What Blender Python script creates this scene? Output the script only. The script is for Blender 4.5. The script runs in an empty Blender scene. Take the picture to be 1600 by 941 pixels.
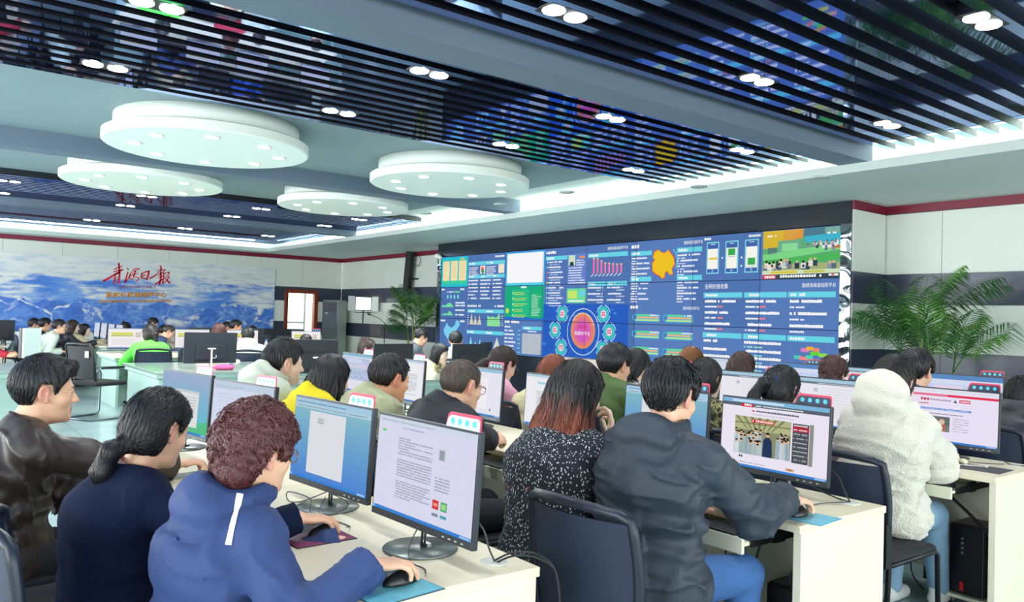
import bpy, math, random
import numpy as np
from mathutils import Vector, Matrix

scene = bpy.context.scene
COL = scene.collection
PI = math.pi

# ------------------------------------------------------------------ camera
FPX = 1233.408                                  # focal length in pixels of the 1600 x 941 frame
YAW, PITCH, ROLL = -0.9173373, 0.02243634, 0.02966922
EYE = np.array([0.0, 0.0, 1.45])
def cam_axes():
    cy, sy, cp, sp, cr, sr = math.cos(YAW), math.sin(YAW), math.cos(PITCH), math.sin(PITCH), math.cos(ROLL), math.sin(ROLL)
    fw = np.array([sy*cp, cy*cp, sp]); rt = np.array([cy, -sy, 0.0]); up = np.cross(rt, fw)
    return np.stack([cr*rt + sr*up, -sr*rt + cr*up, fw])
CAM = cam_axes()
cam_data = bpy.data.cameras.new('camera')
cam_data.sensor_width = 36.0
cam_data.lens = FPX/1600.0*36.0
cam_data.clip_start = 0.05
cam_data.clip_end = 200
cam = bpy.data.objects.new('camera', cam_data)
COL.objects.link(cam)
m = Matrix.Identity(4)
for i in range(3):
    m[i][0], m[i][1], m[i][2], m[i][3] = CAM[0][i], CAM[1][i], -CAM[2][i], EYE[i]
cam.matrix_world = m
scene.camera = cam
# measuring helpers: the survey of the room was read off the photograph, these turn a sight line into a place
def sight(x, y):
    return CAM.T @ np.array([(x-800.0)/FPX, -(y-470.5)/FPX, 1.0])
def on_z(x, y, z): d = sight(x, y); return EYE + d*((z-EYE[2])/d[2])
def on_y(x, y, Y): d = sight(x, y); return EYE + d*(Y/d[1])
def on_x(x, y, X): d = sight(x, y); return EYE + d*(X/d[0])
def at_depth(x, y, D): return EYE + sight(x, y)*D

# ------------------------------------------------------------------ view and world
vs = scene.view_settings
scene.display_settings.display_device = 'sRGB'
vs.view_transform = 'Standard'
vs.look = 'None'
EXPOSURE = 0.54
vs.exposure = EXPOSURE
vs.gamma = 1.0
vs.use_curve_mapping = False
cy_ = scene.cycles
cy_.max_bounces = 6
cy_.diffuse_bounces = 3
cy_.glossy_bounces = 4
cy_.transmission_bounces = 4
cy_.sample_clamp_indirect = 4.0
cy_.caustics_reflective = False
cy_.caustics_refractive = False
cy_.use_denoising = True
world = bpy.data.worlds.new('daylight')
scene.world = world
world.use_nodes = True
wn = world.node_tree.nodes
wn['Background'].inputs[0].default_value = (0.90, 0.97, 1.0, 1)
wn['Background'].inputs[1].default_value = 1.2

def area(name, loc, rot, sx, sy, power, color=(1, 1, 1), shape='RECTANGLE', spread=None):
    l = bpy.data.lights.new(name, 'AREA')
    l.shape = shape; l.size = sx; l.size_y = sy; l.energy = power; l.color = color
    if spread: l.spread = spread
    o = bpy.data.objects.new(name, l); COL.objects.link(o)
    o.location = loc; o.rotation_euler = rot
    return o
# daylight through the window walls behind and to the right of the camera
for k, x in enumerate((-18.5, -14.0, -9.5, -5.0, -0.5)):
    area('window_daylight', (x, -4.25, 1.75), (math.radians(90), 0, 0), 3.4, 2.0, 150 if x > -8 else 200, (0.95, 0.985, 1.0))
for k, y in enumerate((-1.6, 2.6, 6.8)):
    area('window_daylight', (4.55, y, 1.75), (math.radians(90), 0, math.radians(90)), 3.2, 2.0, 100, (0.96, 0.99, 1.0))
# ------------------------------------------------------------------ small helpers
def lin(c):
    if isinstance(c, str):
        c = c.lstrip('#'); c = [int(c[i:i+2], 16)/255 for i in (0, 2, 4)]
    return tuple((v/12.92 if v <= 0.04045 else ((v+0.055)/1.055)**2.4) for v in c[:3])

def thing(name, label, cat, loc=(0, 0, 0), rz=0.0, group=None):
    o = bpy.data.objects.new(name, None); COL.objects.link(o)
    o.empty_display_size = 0.1
    o.location = loc; o.rotation_euler = (0, 0, rz)
    o['label'] = label; o['category'] = cat
    if group: o['group'] = group
    return o
def tag(o, label, cat, group=None, kind=None):
    o['label'] = label; o['category'] = cat
    if group: o['group'] = group
    if kind: o['kind'] = kind
    return o
def kids(o): return [c for c in COL.objects if c.parent == o]
CHILD = {}
def dup(root, loc, rz, label, group=None):
    def cp(o, par):
        c = o.copy(); COL.objects.link(c)
        if par is not None: c.parent = par
        for ch in CHILD.get(o.name, []):
            CHILD.setdefault(c.name, []).append(cp(ch, c))
        return c
    r = cp(root, None)
    r.location = loc; r.rotation_euler = (0, 0, rz); r['label'] = label
    if group: r['group'] = group
    return r

class MB:
    """collects shapes; build() links them as one mesh object"""
    def __init__(s):
        s.v = []; s.f = []; s.mi = []; s.sm = []; s.col = None
    def add(s, vs, fs, mi=0, smooth=False, M=None):
        b = len(s.v)
        if M is not None: vs = [tuple(M @ Vector(p)) for p in vs]
        s.v.extend([tuple(map(float, p)) for p in vs])
        s.f.extend([tuple(b+i for i in f) for f in fs])
        s.mi.extend([mi]*len(fs)); s.sm.extend([smooth]*len(fs))
        return s
    def box(s, x0, x1, y0, y1, z0, z1, mi=0, M=None, bev=0.0):
        if bev <= 0:
            vs = [(x, y, z) for z in (z0, z1) for y in (y0, y1) for x in (x0, x1)]
            return s.add(vs, [(0, 2, 3, 1), (4, 5, 7, 6), (0, 1, 5, 4), (2, 6, 7, 3), (0, 4, 6, 2), (1, 3, 7, 5)], mi, False, M)
        b = min(bev, (x1-x0)/2.01, (y1-y0)/2.01, (z1-z0)/2.01)
        bm = bmesh_box(x0, x1, y0, y1, z0, z1, b)
        return s.add(bm[0], bm[1], mi, False, M)
    def tube(s, pts, r, n=8, mi=0, M=None, closed=False, cap=True, flat=1.0, smooth=True):
        P = [np.array(p, float) for p in pts]; k = len(P)
        rr = r if hasattr(r, '__len__') else [r]*k
        vs = []; prev = None
        for i in range(k):
            if closed: t = P[(i+1) % k]-P[i-1]
            else: t = P[min(i+1, k-1)]-P[max(i-1, 0)]
            t = t/(np.linalg.norm(t)+1e-9)
            if prev is None:
                u = np.cross(t, [0, 0, 1.0])
                if np.linalg.norm(u) < 1e-3: u = np.array([1.0, 0, 0])
            else: u = prev-t*(prev@t)
            u = u/(np.linalg.norm(u)+1e-9); prev = u; w = np.cross(t, u)
            for j in range(n):
                a = 2*PI*j/n
                vs.append(P[i]+rr[i]*(math.cos(a)*u+math.sin(a)*w*flat))
        fs = []
        for i in range(k if closed else k-1):
            i2 = (i+1) % k
            for j in range(n):
                j2 = (j+1) % n
                fs.append((i*n+j, i*n+j2, i2*n+j2, i2*n+j))
        if cap and not closed:
            fs.append(tuple(range(n-1, -1, -1))); fs.append(tuple((k-1)*n+j for j in range(n)))
        return s.add(vs, fs, mi, smooth, M)
    def lathe(s, prof, n=32, mi=0, M=None, c=(0, 0), smooth=True):
        vs = []; fs = []; k = len(prof)
        for (r, z) in prof:
            for j in range(n):
                a = 2*PI*j/n; vs.append((c[0]+r*math.cos(a), c[1]+r*math.sin(a), z))
        for i in range(k-1):
            for j in range(n):
                j2 = (j+1) % n
                fs.append((i*n+j, i*n+j2, (i+1)*n+j2, (i+1)*n+j))
        if prof[0][0] > 1e-6: fs.append(tuple(range(n-1, -1, -1)))
        if prof[-1][0] > 1e-6: fs.append(tuple((k-1)*n+j for j in range(n)))
        return s.add(vs, fs, mi, smooth, M)
    def prism(s, poly, axis, a, b, mi=0, M=None):
        """poly of 2-D points extruded along axis from a to b"""
        n = len(poly)
        def P(p, t):
            if axis == 'x': return (t, p[0], p[1])
            if axis == 'y': return (p[0], t, p[1])
            return (p[0], p[1], t)
        vs = [P(p, a) for p in poly]+[P(p, b) for p in poly]
        fs = [tuple(range(n-1, -1, -1)), tuple(range(n, 2*n))]
        for i in range(n):
            j = (i+1) % n; fs.append((i, j, n+j, n+i))
        return s.add(vs, fs, mi, False, M)
    def ell(s, c, r, n=16, k=10, mi=0, M=None):
        vs = []; fs = []
        for i in range(k+1):
            th = PI*i/k
            for j in range(n):
                a = 2*PI*j/n
                vs.append((c[0]+r[0]*math.sin(th)*math.cos(a), c[1]+r[1]*math.sin(th)*math.sin(a), c[2]-r[2]*math.cos(th)))
        for i in range(k):
            for j in range(n):
                j2 = (j+1) % n
                fs.append((i*n+j, i*n+j2, (i+1)*n+j2, (i+1)*n+j))
        return s.add(vs, fs, mi, True, M)
    def build(s, name, mats, parent=None, fix=True):
        me = bpy.data.meshes.new(name)
        me.from_pydata(s.v, [], s.f)
        if not isinstance(mats, (list, tuple)): mats = [mats]
        for mt in mats: me.materials.append(mt)
        me.polygons.foreach_set('material_index', s.mi)
        me.polygons.foreach_set('use_smooth', s.sm)
        if fix:
            import bmesh
            bm = bmesh.new(); bm.from_mesh(me)
            bmesh.ops.recalc_face_normals(bm, faces=bm.faces); bm.to_mesh(me); bm.free()
        me.update()
        return link(name, me, parent)

def link(name, me, parent=None):
    o = bpy.data.objects.new(name, me); COL.objects.link(o)
    if parent is not None:
        o.parent = parent
        CHILD.setdefault(parent.name, []).append(o)
    return o
def struct(o):
    o['kind'] = 'structure'; return o

def bmesh_box(x0, x1, y0, y1, z0, z1, b):
    import bmesh
    bm = bmesh.new()
    bmesh.ops.create_cube(bm, size=1.0)
    for v in bm.verts:
        v.co = ((x0+x1)/2+v.co.x*(x1-x0), (y0+y1)/2+v.co.y*(y1-y0), (z0+z1)/2+v.co.z*(z1-z0))
    bmesh.ops.bevel(bm, geom=list(bm.edges), offset=b, segments=2, affect='EDGES', profile=0.5)
    bm.verts.index_update()
    r = ([tuple(v.co) for v in bm.verts], [tuple(v.index for v in f.verts) for f in bm.faces])
    bm.free()
    return r

# ------------------------------------------------------------------ materials
MATS = {}
def mat(name, color, rough=0.5, metal=0.0, spec=0.5, emit=None, estr=1.0, bump=None, coat=0.0, var=None, alpha=None, trans=0.0, sheen=0.0):
    if name in MATS: return MATS[name]
    mt = bpy.data.materials.new(name); mt.use_nodes = True
    nt = mt.node_tree; b = nt.nodes['Principled BSDF']
    c = lin(color)
    b.inputs['Base Color'].default_value = (*c, 1)
    b.inputs['Roughness'].default_value = rough
    b.inputs['Metallic'].default_value = metal
    b.inputs['Specular IOR Level'].default_value = spec
    if coat: b.inputs['Coat Weight'].default_value = coat; b.inputs['Coat Roughness'].default_value = 0.08
    if sheen: b.inputs['Sheen Weight'].default_value = sheen; b.inputs['Sheen Roughness'].default_value = 0.4
    if trans: b.inputs['Transmission Weight'].default_value = trans
    if alpha is not None: b.inputs['Alpha'].default_value = alpha
    if emit:
        b.inputs['Emission Color'].default_value = (*lin(emit), 1); b.inputs['Emission Strength'].default_value = estr
    tc = None
    if bump or var:
        tc = nt.nodes.new('ShaderNodeTexCoord')
    if bump:
        sc, st = bump
        n = nt.nodes.new('ShaderNodeTexNoise'); n.inputs['Scale'].default_value = sc; n.inputs['Detail'].default_value = 3
        nt.links.new(tc.outputs['Object'], n.inputs['Vector'])
        bp = nt.nodes.new('ShaderNodeBump'); bp.inputs['Strength'].default_value = st; bp.inputs['Distance'].default_value = 0.01
        nt.links.new(n.outputs['Fac'], bp.inputs['Height']); nt.links.new(bp.outputs['Normal'], b.inputs['Normal'])
    if var:
        sc, amt = var
        n = nt.nodes.new('ShaderNodeTexNoise'); n.inputs['Scale'].default_value = sc; n.inputs['Detail'].default_value = 4
        nt.links.new(tc.outputs['Object'], n.inputs['Vector'])
        mx = nt.nodes.new('ShaderNodeMix'); mx.data_type = 'RGBA'
        mx.inputs[6].default_value = (*[v*(1-amt) for v in c], 1); mx.inputs[7].default_value = (*[min(1, v*(1+amt)) for v in c], 1)
        nt.links.new(n.outputs['Fac'], mx.inputs[0]); nt.links.new(mx.outputs[2], b.inputs['Base Color'])
    MATS[name] = mt
    return mt
def attr_emission(name, strength):
    """a lit display: each patch of the picture carries its own colour"""
    mt = bpy.data.materials.new(name); mt.use_nodes = True
    nt = mt.node_tree; nt.nodes.clear()
    out = nt.nodes.new('ShaderNodeOutputMaterial'); e = nt.nodes.new('ShaderNodeEmission')
    a = nt.nodes.new('ShaderNodeAttribute'); a.attribute_name = 'picture'
    nt.links.new(a.outputs['Color'], e.inputs['Color']); e.inputs['Strength'].default_value = strength
    nt.links.new(e.outputs[0], out.inputs[0])
    MATS[name] = mt
    return mt
def attr_matte(name, rough=0.6):
    mt = bpy.data.materials.new(name); mt.use_nodes = True
    nt = mt.node_tree; b = nt.nodes['Principled BSDF']
    a = nt.nodes.new('ShaderNodeAttribute'); a.attribute_name = 'picture'
    nt.links.new(a.outputs['Color'], b.inputs['Base Color']); b.inputs['Roughness'].default_value = rough
    MATS[name] = mt
    return mt

class Flat:
    """a flat picture made of coloured patches on a plane; (u right, v up), later patches lie on top"""
    def __init__(s, step=0.0004):
        s.p = []; s.step = step; s.cur = 0
    def poly(s, pts, c, lay=None):
        if lay is None: lay = s.cur
        s.p.append(([tuple(q) for q in pts], lin(c), lay))
    def rect(s, u0, v0, u1, v1, c, lay=None):
        s.poly([(u0, v0), (u1, v0), (u1, v1), (u0, v1)], c, lay)
    def disc(s, u, v, r, c, lay=None, n=20, r2=None, a0=0, a1=2*PI):
        if r2 is None:
            s.poly([(u+r*math.cos(2*PI*i/n), v+r*math.sin(2*PI*i/n)) for i in range(n)], c, lay)
        else:
            m_ = max(3, int(n*(a1-a0)/(2*PI)))
            for i in range(m_):
                a, b = a0+(a1-a0)*i/m_, a0+(a1-a0)*(i+1)/m_
                s.poly([(u+r2*math.cos(a), v+r2*math.sin(a)), (u+r*math.cos(a), v+r*math.sin(a)), (u+r*math.cos(b), v+r*math.sin(b)), (u+r2*math.cos(b), v+r2*math.sin(b))], c, lay)
    def dashes(s, u0, v, u1, h, c, rnd, lay=None, gap=0.25):
        """a line of writing too small to read, as a row of strokes"""
        u = u0
        while u < u1-h*0.4:
            w = h*rnd.uniform(0.6, 1.0)
            if rnd.random() > 0.06: s.rect(u, v, min(u+w, u1), v+h*rnd.uniform(0.8, 1.0), c, lay)
            u += w+h*gap
    def text(s, txt, u, v, h, c, lay=None, width=None, bold=0.0):
        for poly in text_polys(txt, h, width, bold):
            s.poly([(u+a, v+b) for a, b in poly], c, lay)
    def mesh(s, name, M, material, parent=None):
        vs = []; fs = []; cols = []
        for pts, c, lay in s.p:
            b = len(vs)
            for (u, v) in pts: vs.append(tuple(M @ Vector((u, v, lay*s.step))))
            fs.append(tuple(range(b, b+len(pts)))); cols.extend([(*c, 1.0)]*len(pts))
        me = bpy.data.meshes.new(name); me.from_pydata(vs, [], fs)
        at = me.color_attributes.new('picture', 'FLOAT_COLOR', 'CORNER')
        at.data.foreach_set('color', np.array(cols, dtype=np.float32).ravel())
        me.materials.append(material); me.update()
        return link(name, me, parent)
TEXTS = {}
def text_polys(txt, h, width=None, bold=0.0):
    key = (txt, bold)
    if key not in TEXTS:
        cu = bpy.data.curves.new('lettering', 'FONT'); cu.body = txt; cu.size = 1.0; cu.resolution_u = 2; cu.offset = bold
        ob = bpy.data.objects.new('lettering', cu)
        me = bpy.data.meshes.new_from_object(ob)
        co = [(v.co.x, v.co.y) for v in me.vertices]
        polys = [[co[i] for i in p.vertices] for p in me.polygons]
        bpy.data.objects.remove(ob); bpy.data.meshes.remove(me); bpy.data.curves.remove(cu)
        TEXTS[key] = polys
    polys = TEXTS[key]
    xs = [a for p in polys for a, b in p]; ys = [b for p in polys for a, b in p]
    if not xs: return []
    x0, x1, y0, y1 = min(xs), max(xs), min(ys), max(ys)
    k = h/(y1-y0); kx = k if width is None else width/(x1-x0)
    return [[((a-x0)*kx, (b-y0)*k) for a, b in p] for p in polys]
def frame3(o, ux, uy):
    """matrix taking (u, v, w) to o + u*ux + v*uy + w*normal"""
    ux = Vector(ux).normalized(); uy = Vector(uy).normalized(); n = ux.cross(uy)
    M = Matrix.Identity(4)
    for i in range(3): M[i][0], M[i][1], M[i][2], M[i][3] = ux[i], uy[i], n[i], o[i]
    return M
# ------------------------------------------------------------------ the room
XL, XR, YN, YF = -21.84, 4.7, -4.4, 10.29       # mural wall, right wall, near wall, far wall
ZS, ZB, ZC = 3.08, 3.17, 3.38                   # soffit, beam undersides, raised ceiling
YV, XV0, XV1 = 9.45, -15.13, -5.32              # front of the display-wall casing and its two sides
white_p = mat('white_panel', '#e3e9e1', 0.45, var=(0.6, 0.04))
dark_p = mat('dark_panel', '#343d50', 0.25, var=(1.2, 0.15))
groove = mat('panel_groove', '#6f7a7a', 0.8)
red_t = mat('red_trim', '#7a1230', 0.35)
white_c = mat('white_ceiling', '#e4efea', 0.7)
soff = mat('soffit_paint', '#ccdad6', 0.6)
beam_m = mat('beam_paint', '#67788a', 0.55)
plain_c = mat('plain_ceiling', '#84999f', 0.6)

def floor_material():
    mt = bpy.data.materials.new('floor_tiles'); mt.use_nodes = True
    nt = mt.node_tree; b = nt.nodes['Principled BSDF']
    tc = nt.nodes.new('ShaderNodeTexCoord')
    br = nt.nodes.new('ShaderNodeTexBrick'); br.offset = 0.0
    br.inputs['Scale'].default_value = 1.0; br.inputs['Brick Width'].default_value = 0.8; br.inputs['Row Height'].default_value = 0.8
    br.inputs['Mortar Size'].default_value = 0.003
    br.inputs['Color1'].default_value = (*lin('#b4cdcf'), 1); br.inputs['Color2'].default_value = (*lin('#abc6ca'), 1); br.inputs['Mortar'].default_value = (*lin('#6b8288'), 1)
    nz = nt.nodes.new('ShaderNodeTexNoise'); nz.inputs['Scale'].default_value = 2.5; nz.inputs['Detail'].default_value = 5
    mx = nt.nodes.new('ShaderNodeMix'); mx.data_type = 'RGBA'; mx.blend_type = 'MULTIPLY'; mx.inputs[0].default_value = 0.35
    nt.links.new(tc.outputs['Object'], br.inputs['Vector']); nt.links.new(tc.outputs['Object'], nz.inputs['Vector'])
    nt.links.new(br.outputs['Color'], mx.inputs[6]); nt.links.new(nz.outputs['Fac'], mx.inputs[7])
    nt.links.new(mx.outputs[2], b.inputs['Base Color'])
    b.inputs['Roughness'].default_value = 0.16
    return mt
fl = MB().box(XL-0.2, XR+0.2, YN-0.2, YF+0.2, -0.1, 0.0)
struct(fl.build('floor', floor_material()))

BANDS = [(0.10, 0.81, 0), (0.81, 1.19, 1), (1.19, 1.78, 0), (1.78, 2.18, 1), (2.18, 2.97, 0)]
def banded_wall(name, horiz, at_, inward, a0, a1, holes=(), pw=1.2):
    """wall of white and dark panels with open joints; horiz 'x' runs along X at Y=at_, 'y' along Y at X=at_"""
    mb = MB()
    def bx(u0, u1, d0, d1, z0, z1, mi):
        d0, d1 = sorted((at_+inward*d0, at_+inward*d1))
        if horiz == 'x': mb.box(u0, u1, d0, d1, z0, z1, mi)
        else: mb.box(d0, d1, u0, u1, z0, z1, mi)
    def span(u0, u1, d0, d1, z0, z1, mi):
        for (h0, h1, hz0, hz1) in holes:
            if h0 < u1 and h1 > u0 and hz0 < z1 and hz1 > z0:
                if u0 < h0: span(u0, h0, d0, d1, z0, z1, mi)
                if h1 < u1: span(h1, u1, d0, d1, z0, z1, mi)
                if z0 < hz0: bx(max(u0, h0), min(u1, h1), d0, d1, z0, hz0, mi)
                if z1 > hz1: bx(max(u0, h0), min(u1, h1), d0, d1, hz1, z1, mi)
                return
        bx(u0, u1, d0, d1, z0, z1, mi)
    span(a0, a1, -0.15, 0.0, 0.0, ZC+0.1, 2)
    for z0, z1, k in BANDS:
        n = max(1, round((a1-a0)/pw)); w = (a1-a0)/n
        for i in range(n):
            span(a0+i*w+0.003, a0+(i+1)*w-0.003, 0.0, 0.018, z0+0.002, z1-0.002, k)
    return struct(mb.build(name, [white_p, dark_p, groove]))
DOOR = (8.63, 9.46, 0.0, 2.02)
banded_wall('wall_left', 'y', XL-0.018, 1, YN, YF, holes=[DOOR])
banded_wall('wall_back', 'x', YF+0.018, -1, XL, XR, pw=1.36)
mb = MB()
for k in range(9):                              # the window wall behind the camera: piers, sill and head
    x = XL+k*(XR-XL)/8
    mb.box(x-0.3, x+0.3, YN-0.15, YN, 0, ZC)
mb.box(XL, XR, YN-0.15, YN, 0, 0.7); mb.box(XL, XR, YN-0.15, YN, 2.8, ZC+0.1)
struct(mb.build('wall_front', white_p))
mb = MB()
for y in (YN, -0.1, 4.8, YF): mb.box(XR, XR+0.15, y-0.35, y+0.35, 0, ZC)
mb.box(XR, XR+0.15, YN, YF, 0, 0.7); mb.box(XR, XR+0.15, YN, YF, 2.8, ZC+0.1)
struct(mb.build('wall_right', white_p))
k = 0
frame_m = mat('window_frame', '#e8ecea', 0.4)
for i in range(8):
    x0 = XL+i*(XR-XL)/8+0.3; x1 = XL+(i+1)*(XR-XL)/8-0.3
    w = MB()
    for x in (x0, (x0+x1)/2-0.02, x1-0.04): w.box(x, x+0.04, YN-0.12, YN-0.04, 0.7, 2.8)
    w.box(x0, x1, YN-0.12, YN-0.04, 0.7, 0.75); w.box(x0, x1, YN-0.12, YN-0.04, 2.75, 2.8)
    k += 1; struct(w.build('window_%d' % k, frame_m))
# red band under the ceiling
def trim(n, mb, m_): return struct(mb.build('trim_%d' % n, m_))
trim(1, MB().box(XL, XL+0.03, YN, YF, 2.975, ZS), red_t)
trim(2, MB().box(XL+0.03, XV0, YF-0.03, YF, 2.975, ZS), red_t)
trim(3, MB().box(XV1, XR, YF-0.03, YF, 2.975, ZS), red_t)
trim(4, MB().box(XV1, XV1+0.03, YV+0.01, YF-0.03, 2.975, ZS), red_t)
sk = mat('skirting', '#c6d2d0', 0.5)
struct(MB().box(XL, XL+0.02, YN, 8.6, 0, 0.1).build('baseboard_left', sk))
struct(MB().box(XL, XR, YF-0.02, YF, 0, 0.1).build('baseboard_back', sk))

# ---- ceiling: low soffit round a raised field, beams, slat bays
SY = 7.76; SX = -21.2
mb = MB().box(XL, XR, SY+0.04, YF, ZS, ZS+0.05).box(XL, SX-0.04, YN, SY+0.04, ZS, ZS+0.05)
mb.box(SX-0.03, XR, SY, SY+0.04, ZS, ZB+0.005).box(SX-0.04, SX, YN, SY+0.04, ZS, ZB+0.005)
struct(mb.build('ceiling', soff))
mb = MB().box(SX-0.5, XR, YN, SY+0.62, ZC, ZC+0.06).box(SX-0.5, XR, SY+0.55, SY+0.62, ZS+0.05, ZC).box(SX-0.55, SX-0.48, YN, SY+0.62, ZS+0.05, ZC)
struct(mb.build('ceiling_field', white_c))
def gloss_ceiling():
    mt = bpy.data.materials.new('glossy_dark_ceiling'); mt.use_nodes = True
    nt = mt.node_tree; nt.nodes.clear()
    out = nt.nodes.new('ShaderNodeOutputMaterial'); mix = nt.nodes.new('ShaderNodeMixShader')
    d = nt.nodes.new('ShaderNodeBsdfDiffuse'); d.inputs[0].default_value = (*lin('#0d1030'), 1)
    g = nt.nodes.new('ShaderNodeBsdfGlossy'); g.inputs[0].default_value = (0.50, 0.62, 1.0, 1); g.inputs['Roughness'].default_value = 0.03
    mix.inputs[0].default_value = 0.78
    tc = nt.nodes.new('ShaderNodeTexCoord'); n = nt.nodes.new('ShaderNodeTexNoise'); n.inputs['Scale'].default_value = 1.6
    bp = nt.nodes.new('ShaderNodeBump'); bp.inputs['Strength'].default_value = 0.05; bp.inputs['Distance'].default_value = 0.02
    nt.links.new(tc.outputs['Object'], n.inputs['Vector']); nt.links.new(n.outputs['Fac'], bp.inputs['Height']); nt.links.new(bp.outputs['Normal'], g.inputs['Normal'])
    nt.links.new(d.outputs[0], mix.inputs[1]); nt.links.new(g.outputs[0], mix.inputs[2]); nt.links.new(mix.outputs[0], out.inputs[0])
    return mt
gloss_c = gloss_ceiling()
slat_m = mat('black_slat', '#0a0b16', 0.35)
slat0 = None
BEAMS = [(-4.53, -4.2), (-10.4, -10.09), (-16.3, -15.98)]
for i, (a, b) in enumerate(BEAMS):
    struct(MB().box(a, b, YN, SY+0.08, ZB, ZC).build('ceiling_beam', beam_m))
BAYS = [(-4.02, 1.9, 'nearest bay, right of the first beam'), (-7.1, -4.62, 'bay between the first beam and the nearest disc lamps'),
        (-15.88, -13.3, 'bay beyond the farther disc lamps'), (-20.9, -16.45, 'far bay along the mural wall')]
for x0, x1, where in BAYS:
    struct(MB().box(x0-0.09, x1+0.09, YN, 7.28, ZC-0.012, ZC).build('ceiling_gloss_panel', gloss_c))
    n = round((x1-x0)/0.19)
    for j in range(n+1):
        x = x0+(x1-x0)*j/n
        if slat0 is None:
            o = MB().box(-0.04, 0.04, YN, 7.88, ZC-0.10, ZC-0.012).box(-0.0395, 0.0395, YN+0.001, 7.879, ZC-0.1008, ZC-0.0995, 1).build('ceiling_slat', [slat_m, gloss_c]); slat0 = o
        else:
            o = slat0.copy(); COL.objects.link(o)
        o.location = (x, 0, 0)
        tag(o, 'long black ceiling slat in the '+where, 'ceiling slat', 'black slats of the '+where)
for x0, x1 in ((-10.05, -7.25), (-13.2, -10.42)):
    struct(MB().box(x0, x1, YN, 7.2, ZC-0.012, ZC).build('ceiling_plain_panel', plain_c))

# cove lighting: strips lying on the soffit behind its lip
strip_m = mat('cove_strip', '#ffffff', emit='#f2fff8', estr=6.0)
def strip(label, x0, x1, y0, y1):
    t = thing('cove_light_strip', label, 'cove light', ((x0+x1)/2, (y0+y1)/2, ZS+0.05))
    cx, cy = (x0+x1)/2, (y0+y1)/2
    p = MB().box(x0-cx, x1-cx, y0-cy, y1-cy, 0, 0.012).build('channel', mat('strip_channel', '#c9cfd0', 0.4), t)
    p = MB().box(x0-cx, x1-cx, y0-cy+0.005, y1-cy-0.005, 0.012, 0.022).build('diffuser', strip_m, t)
strip('long white cove light strip above the soffit of the display wall side', SX, XR-0.1, 8.02, 8.06)
strip('white cove light strip above the soffit of the mural side', SX-0.3, SX-0.26, YN+0.1, 7.9)
for k in range(6):
    a = area('cove_glow', (SX+2.2+k*4.3, 8.04, ZS+0.09), (math.radians(160), 0, 0), 4.2, 0.05, 30, (0.93, 1.0, 0.96))
area('cove_glow', (SX-0.25, 2.0, ZS+0.09), (math.radians(180), math.radians(20), 0), 0.05, 11.0, 60, (0.93, 1.0, 0.96))

# ---- disc lamps
disc_m = mat('disc_white', '#eef6ee', 0.55)
lens_m = mat('lamp_lens', '#ffffff', emit='#ffffff', estr=7.0)
ring_m = mat('lens_ring', '#d9dddc', 0.3, metal=0.3)
def disc_lamp():
    t = thing('ceiling_disc_lamp', '', 'ceiling lamp', (0, 0, ZC-0.012))
    MB().lathe([(0.90, 0.0), (0.90, -0.17)], 72).build('upper_ring', disc_m, t)
    MB().lathe([(0.0, -0.165), (0.985, -0.165), (1.0, -0.175), (1.0, -0.255), (0.985, -0.268), (0.0, -0.268)], 96, smooth=False).build('disc', disc_m, t)
    for i in range(8):
        a = 2*PI*(i+0.5)/8+0.15
        c = (0.70*math.cos(a), 0.70*math.sin(a))
        s_ = MB().lathe([(0.075, -0.268), (0.075, -0.272), (0.062, -0.274)], 24, c=c).build('spotlight', ring_m, t)
        MB().lathe([(0.0, -0.2745), (0.061, -0.2745), (0.058, -0.277), (0.0, -0.277)], 24, c=c).build('lens', lens_m, s_)
    return t
d0 = disc_lamp()
DISCS = [(-8.40, 2.42, 'large round white disc lamp nearest the camera'), (-8.40, 5.39, 'round white disc lamp nearest the display wall, in front of the second beam'),
         (-11.42, 2.46, 'round white disc lamp behind the second beam, on the mural side at left'), (-11.42, 5.37, 'round white disc lamp behind the second beam, farther towards the display wall')]
for i, (x, y, lb) in enumerate(DISCS):
    o = d0 if i == 0 else dup(d0, (0, 0, 0), 0, lb)
    o.location = (x, y, ZC-0.012); o['label'] = lb; o['group'] = 'round disc lamps on the ceiling'
    area('disc_lamp_light', (x, y, ZC-0.30), (0, 0, 0), 1.7, 1.7, 75, (0.96, 1.0, 0.97), 'DISK')
# ---- twin downlights between the slats
lens2_m = mat('downlight_lens', '#ffffff', emit='#f6fbff', estr=14.0)
def downlight():
    t = thing('twin_downlight', '', 'downlight', (0, 0, ZC-0.104))
    MB().box(-0.09, 0.09, -0.17, 0.17, 0.001, 0.088, bev=0.008).build('housing', slat_m, t)
    for s in (-1, 1):
        MB().lathe([(0.0, -0.006), (0.066, -0.006), (0.07, -0.002), (0.07, 0.001)], 24, c=(0, s*0.085)).build('lens', lens2_m, t)
    return t
dl0 = downlight(); first = True
ROWN = {-2.0: 'two rows right of first beam', -3.55: 'just right of first beam', -5.09: 'just left of first beam', -6.65: 'beside the nearest discs',
        -13.9: 'beyond the farther discs', -15.5: 'beside the third beam', -18.75: 'nearest the mural wall'}
ORD = {1.13: 'farthest from the display wall', 3.05: 'second-farthest from the display wall', 4.95: 'second-nearest the display wall', 6.87: 'nearest the display wall'}
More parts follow.
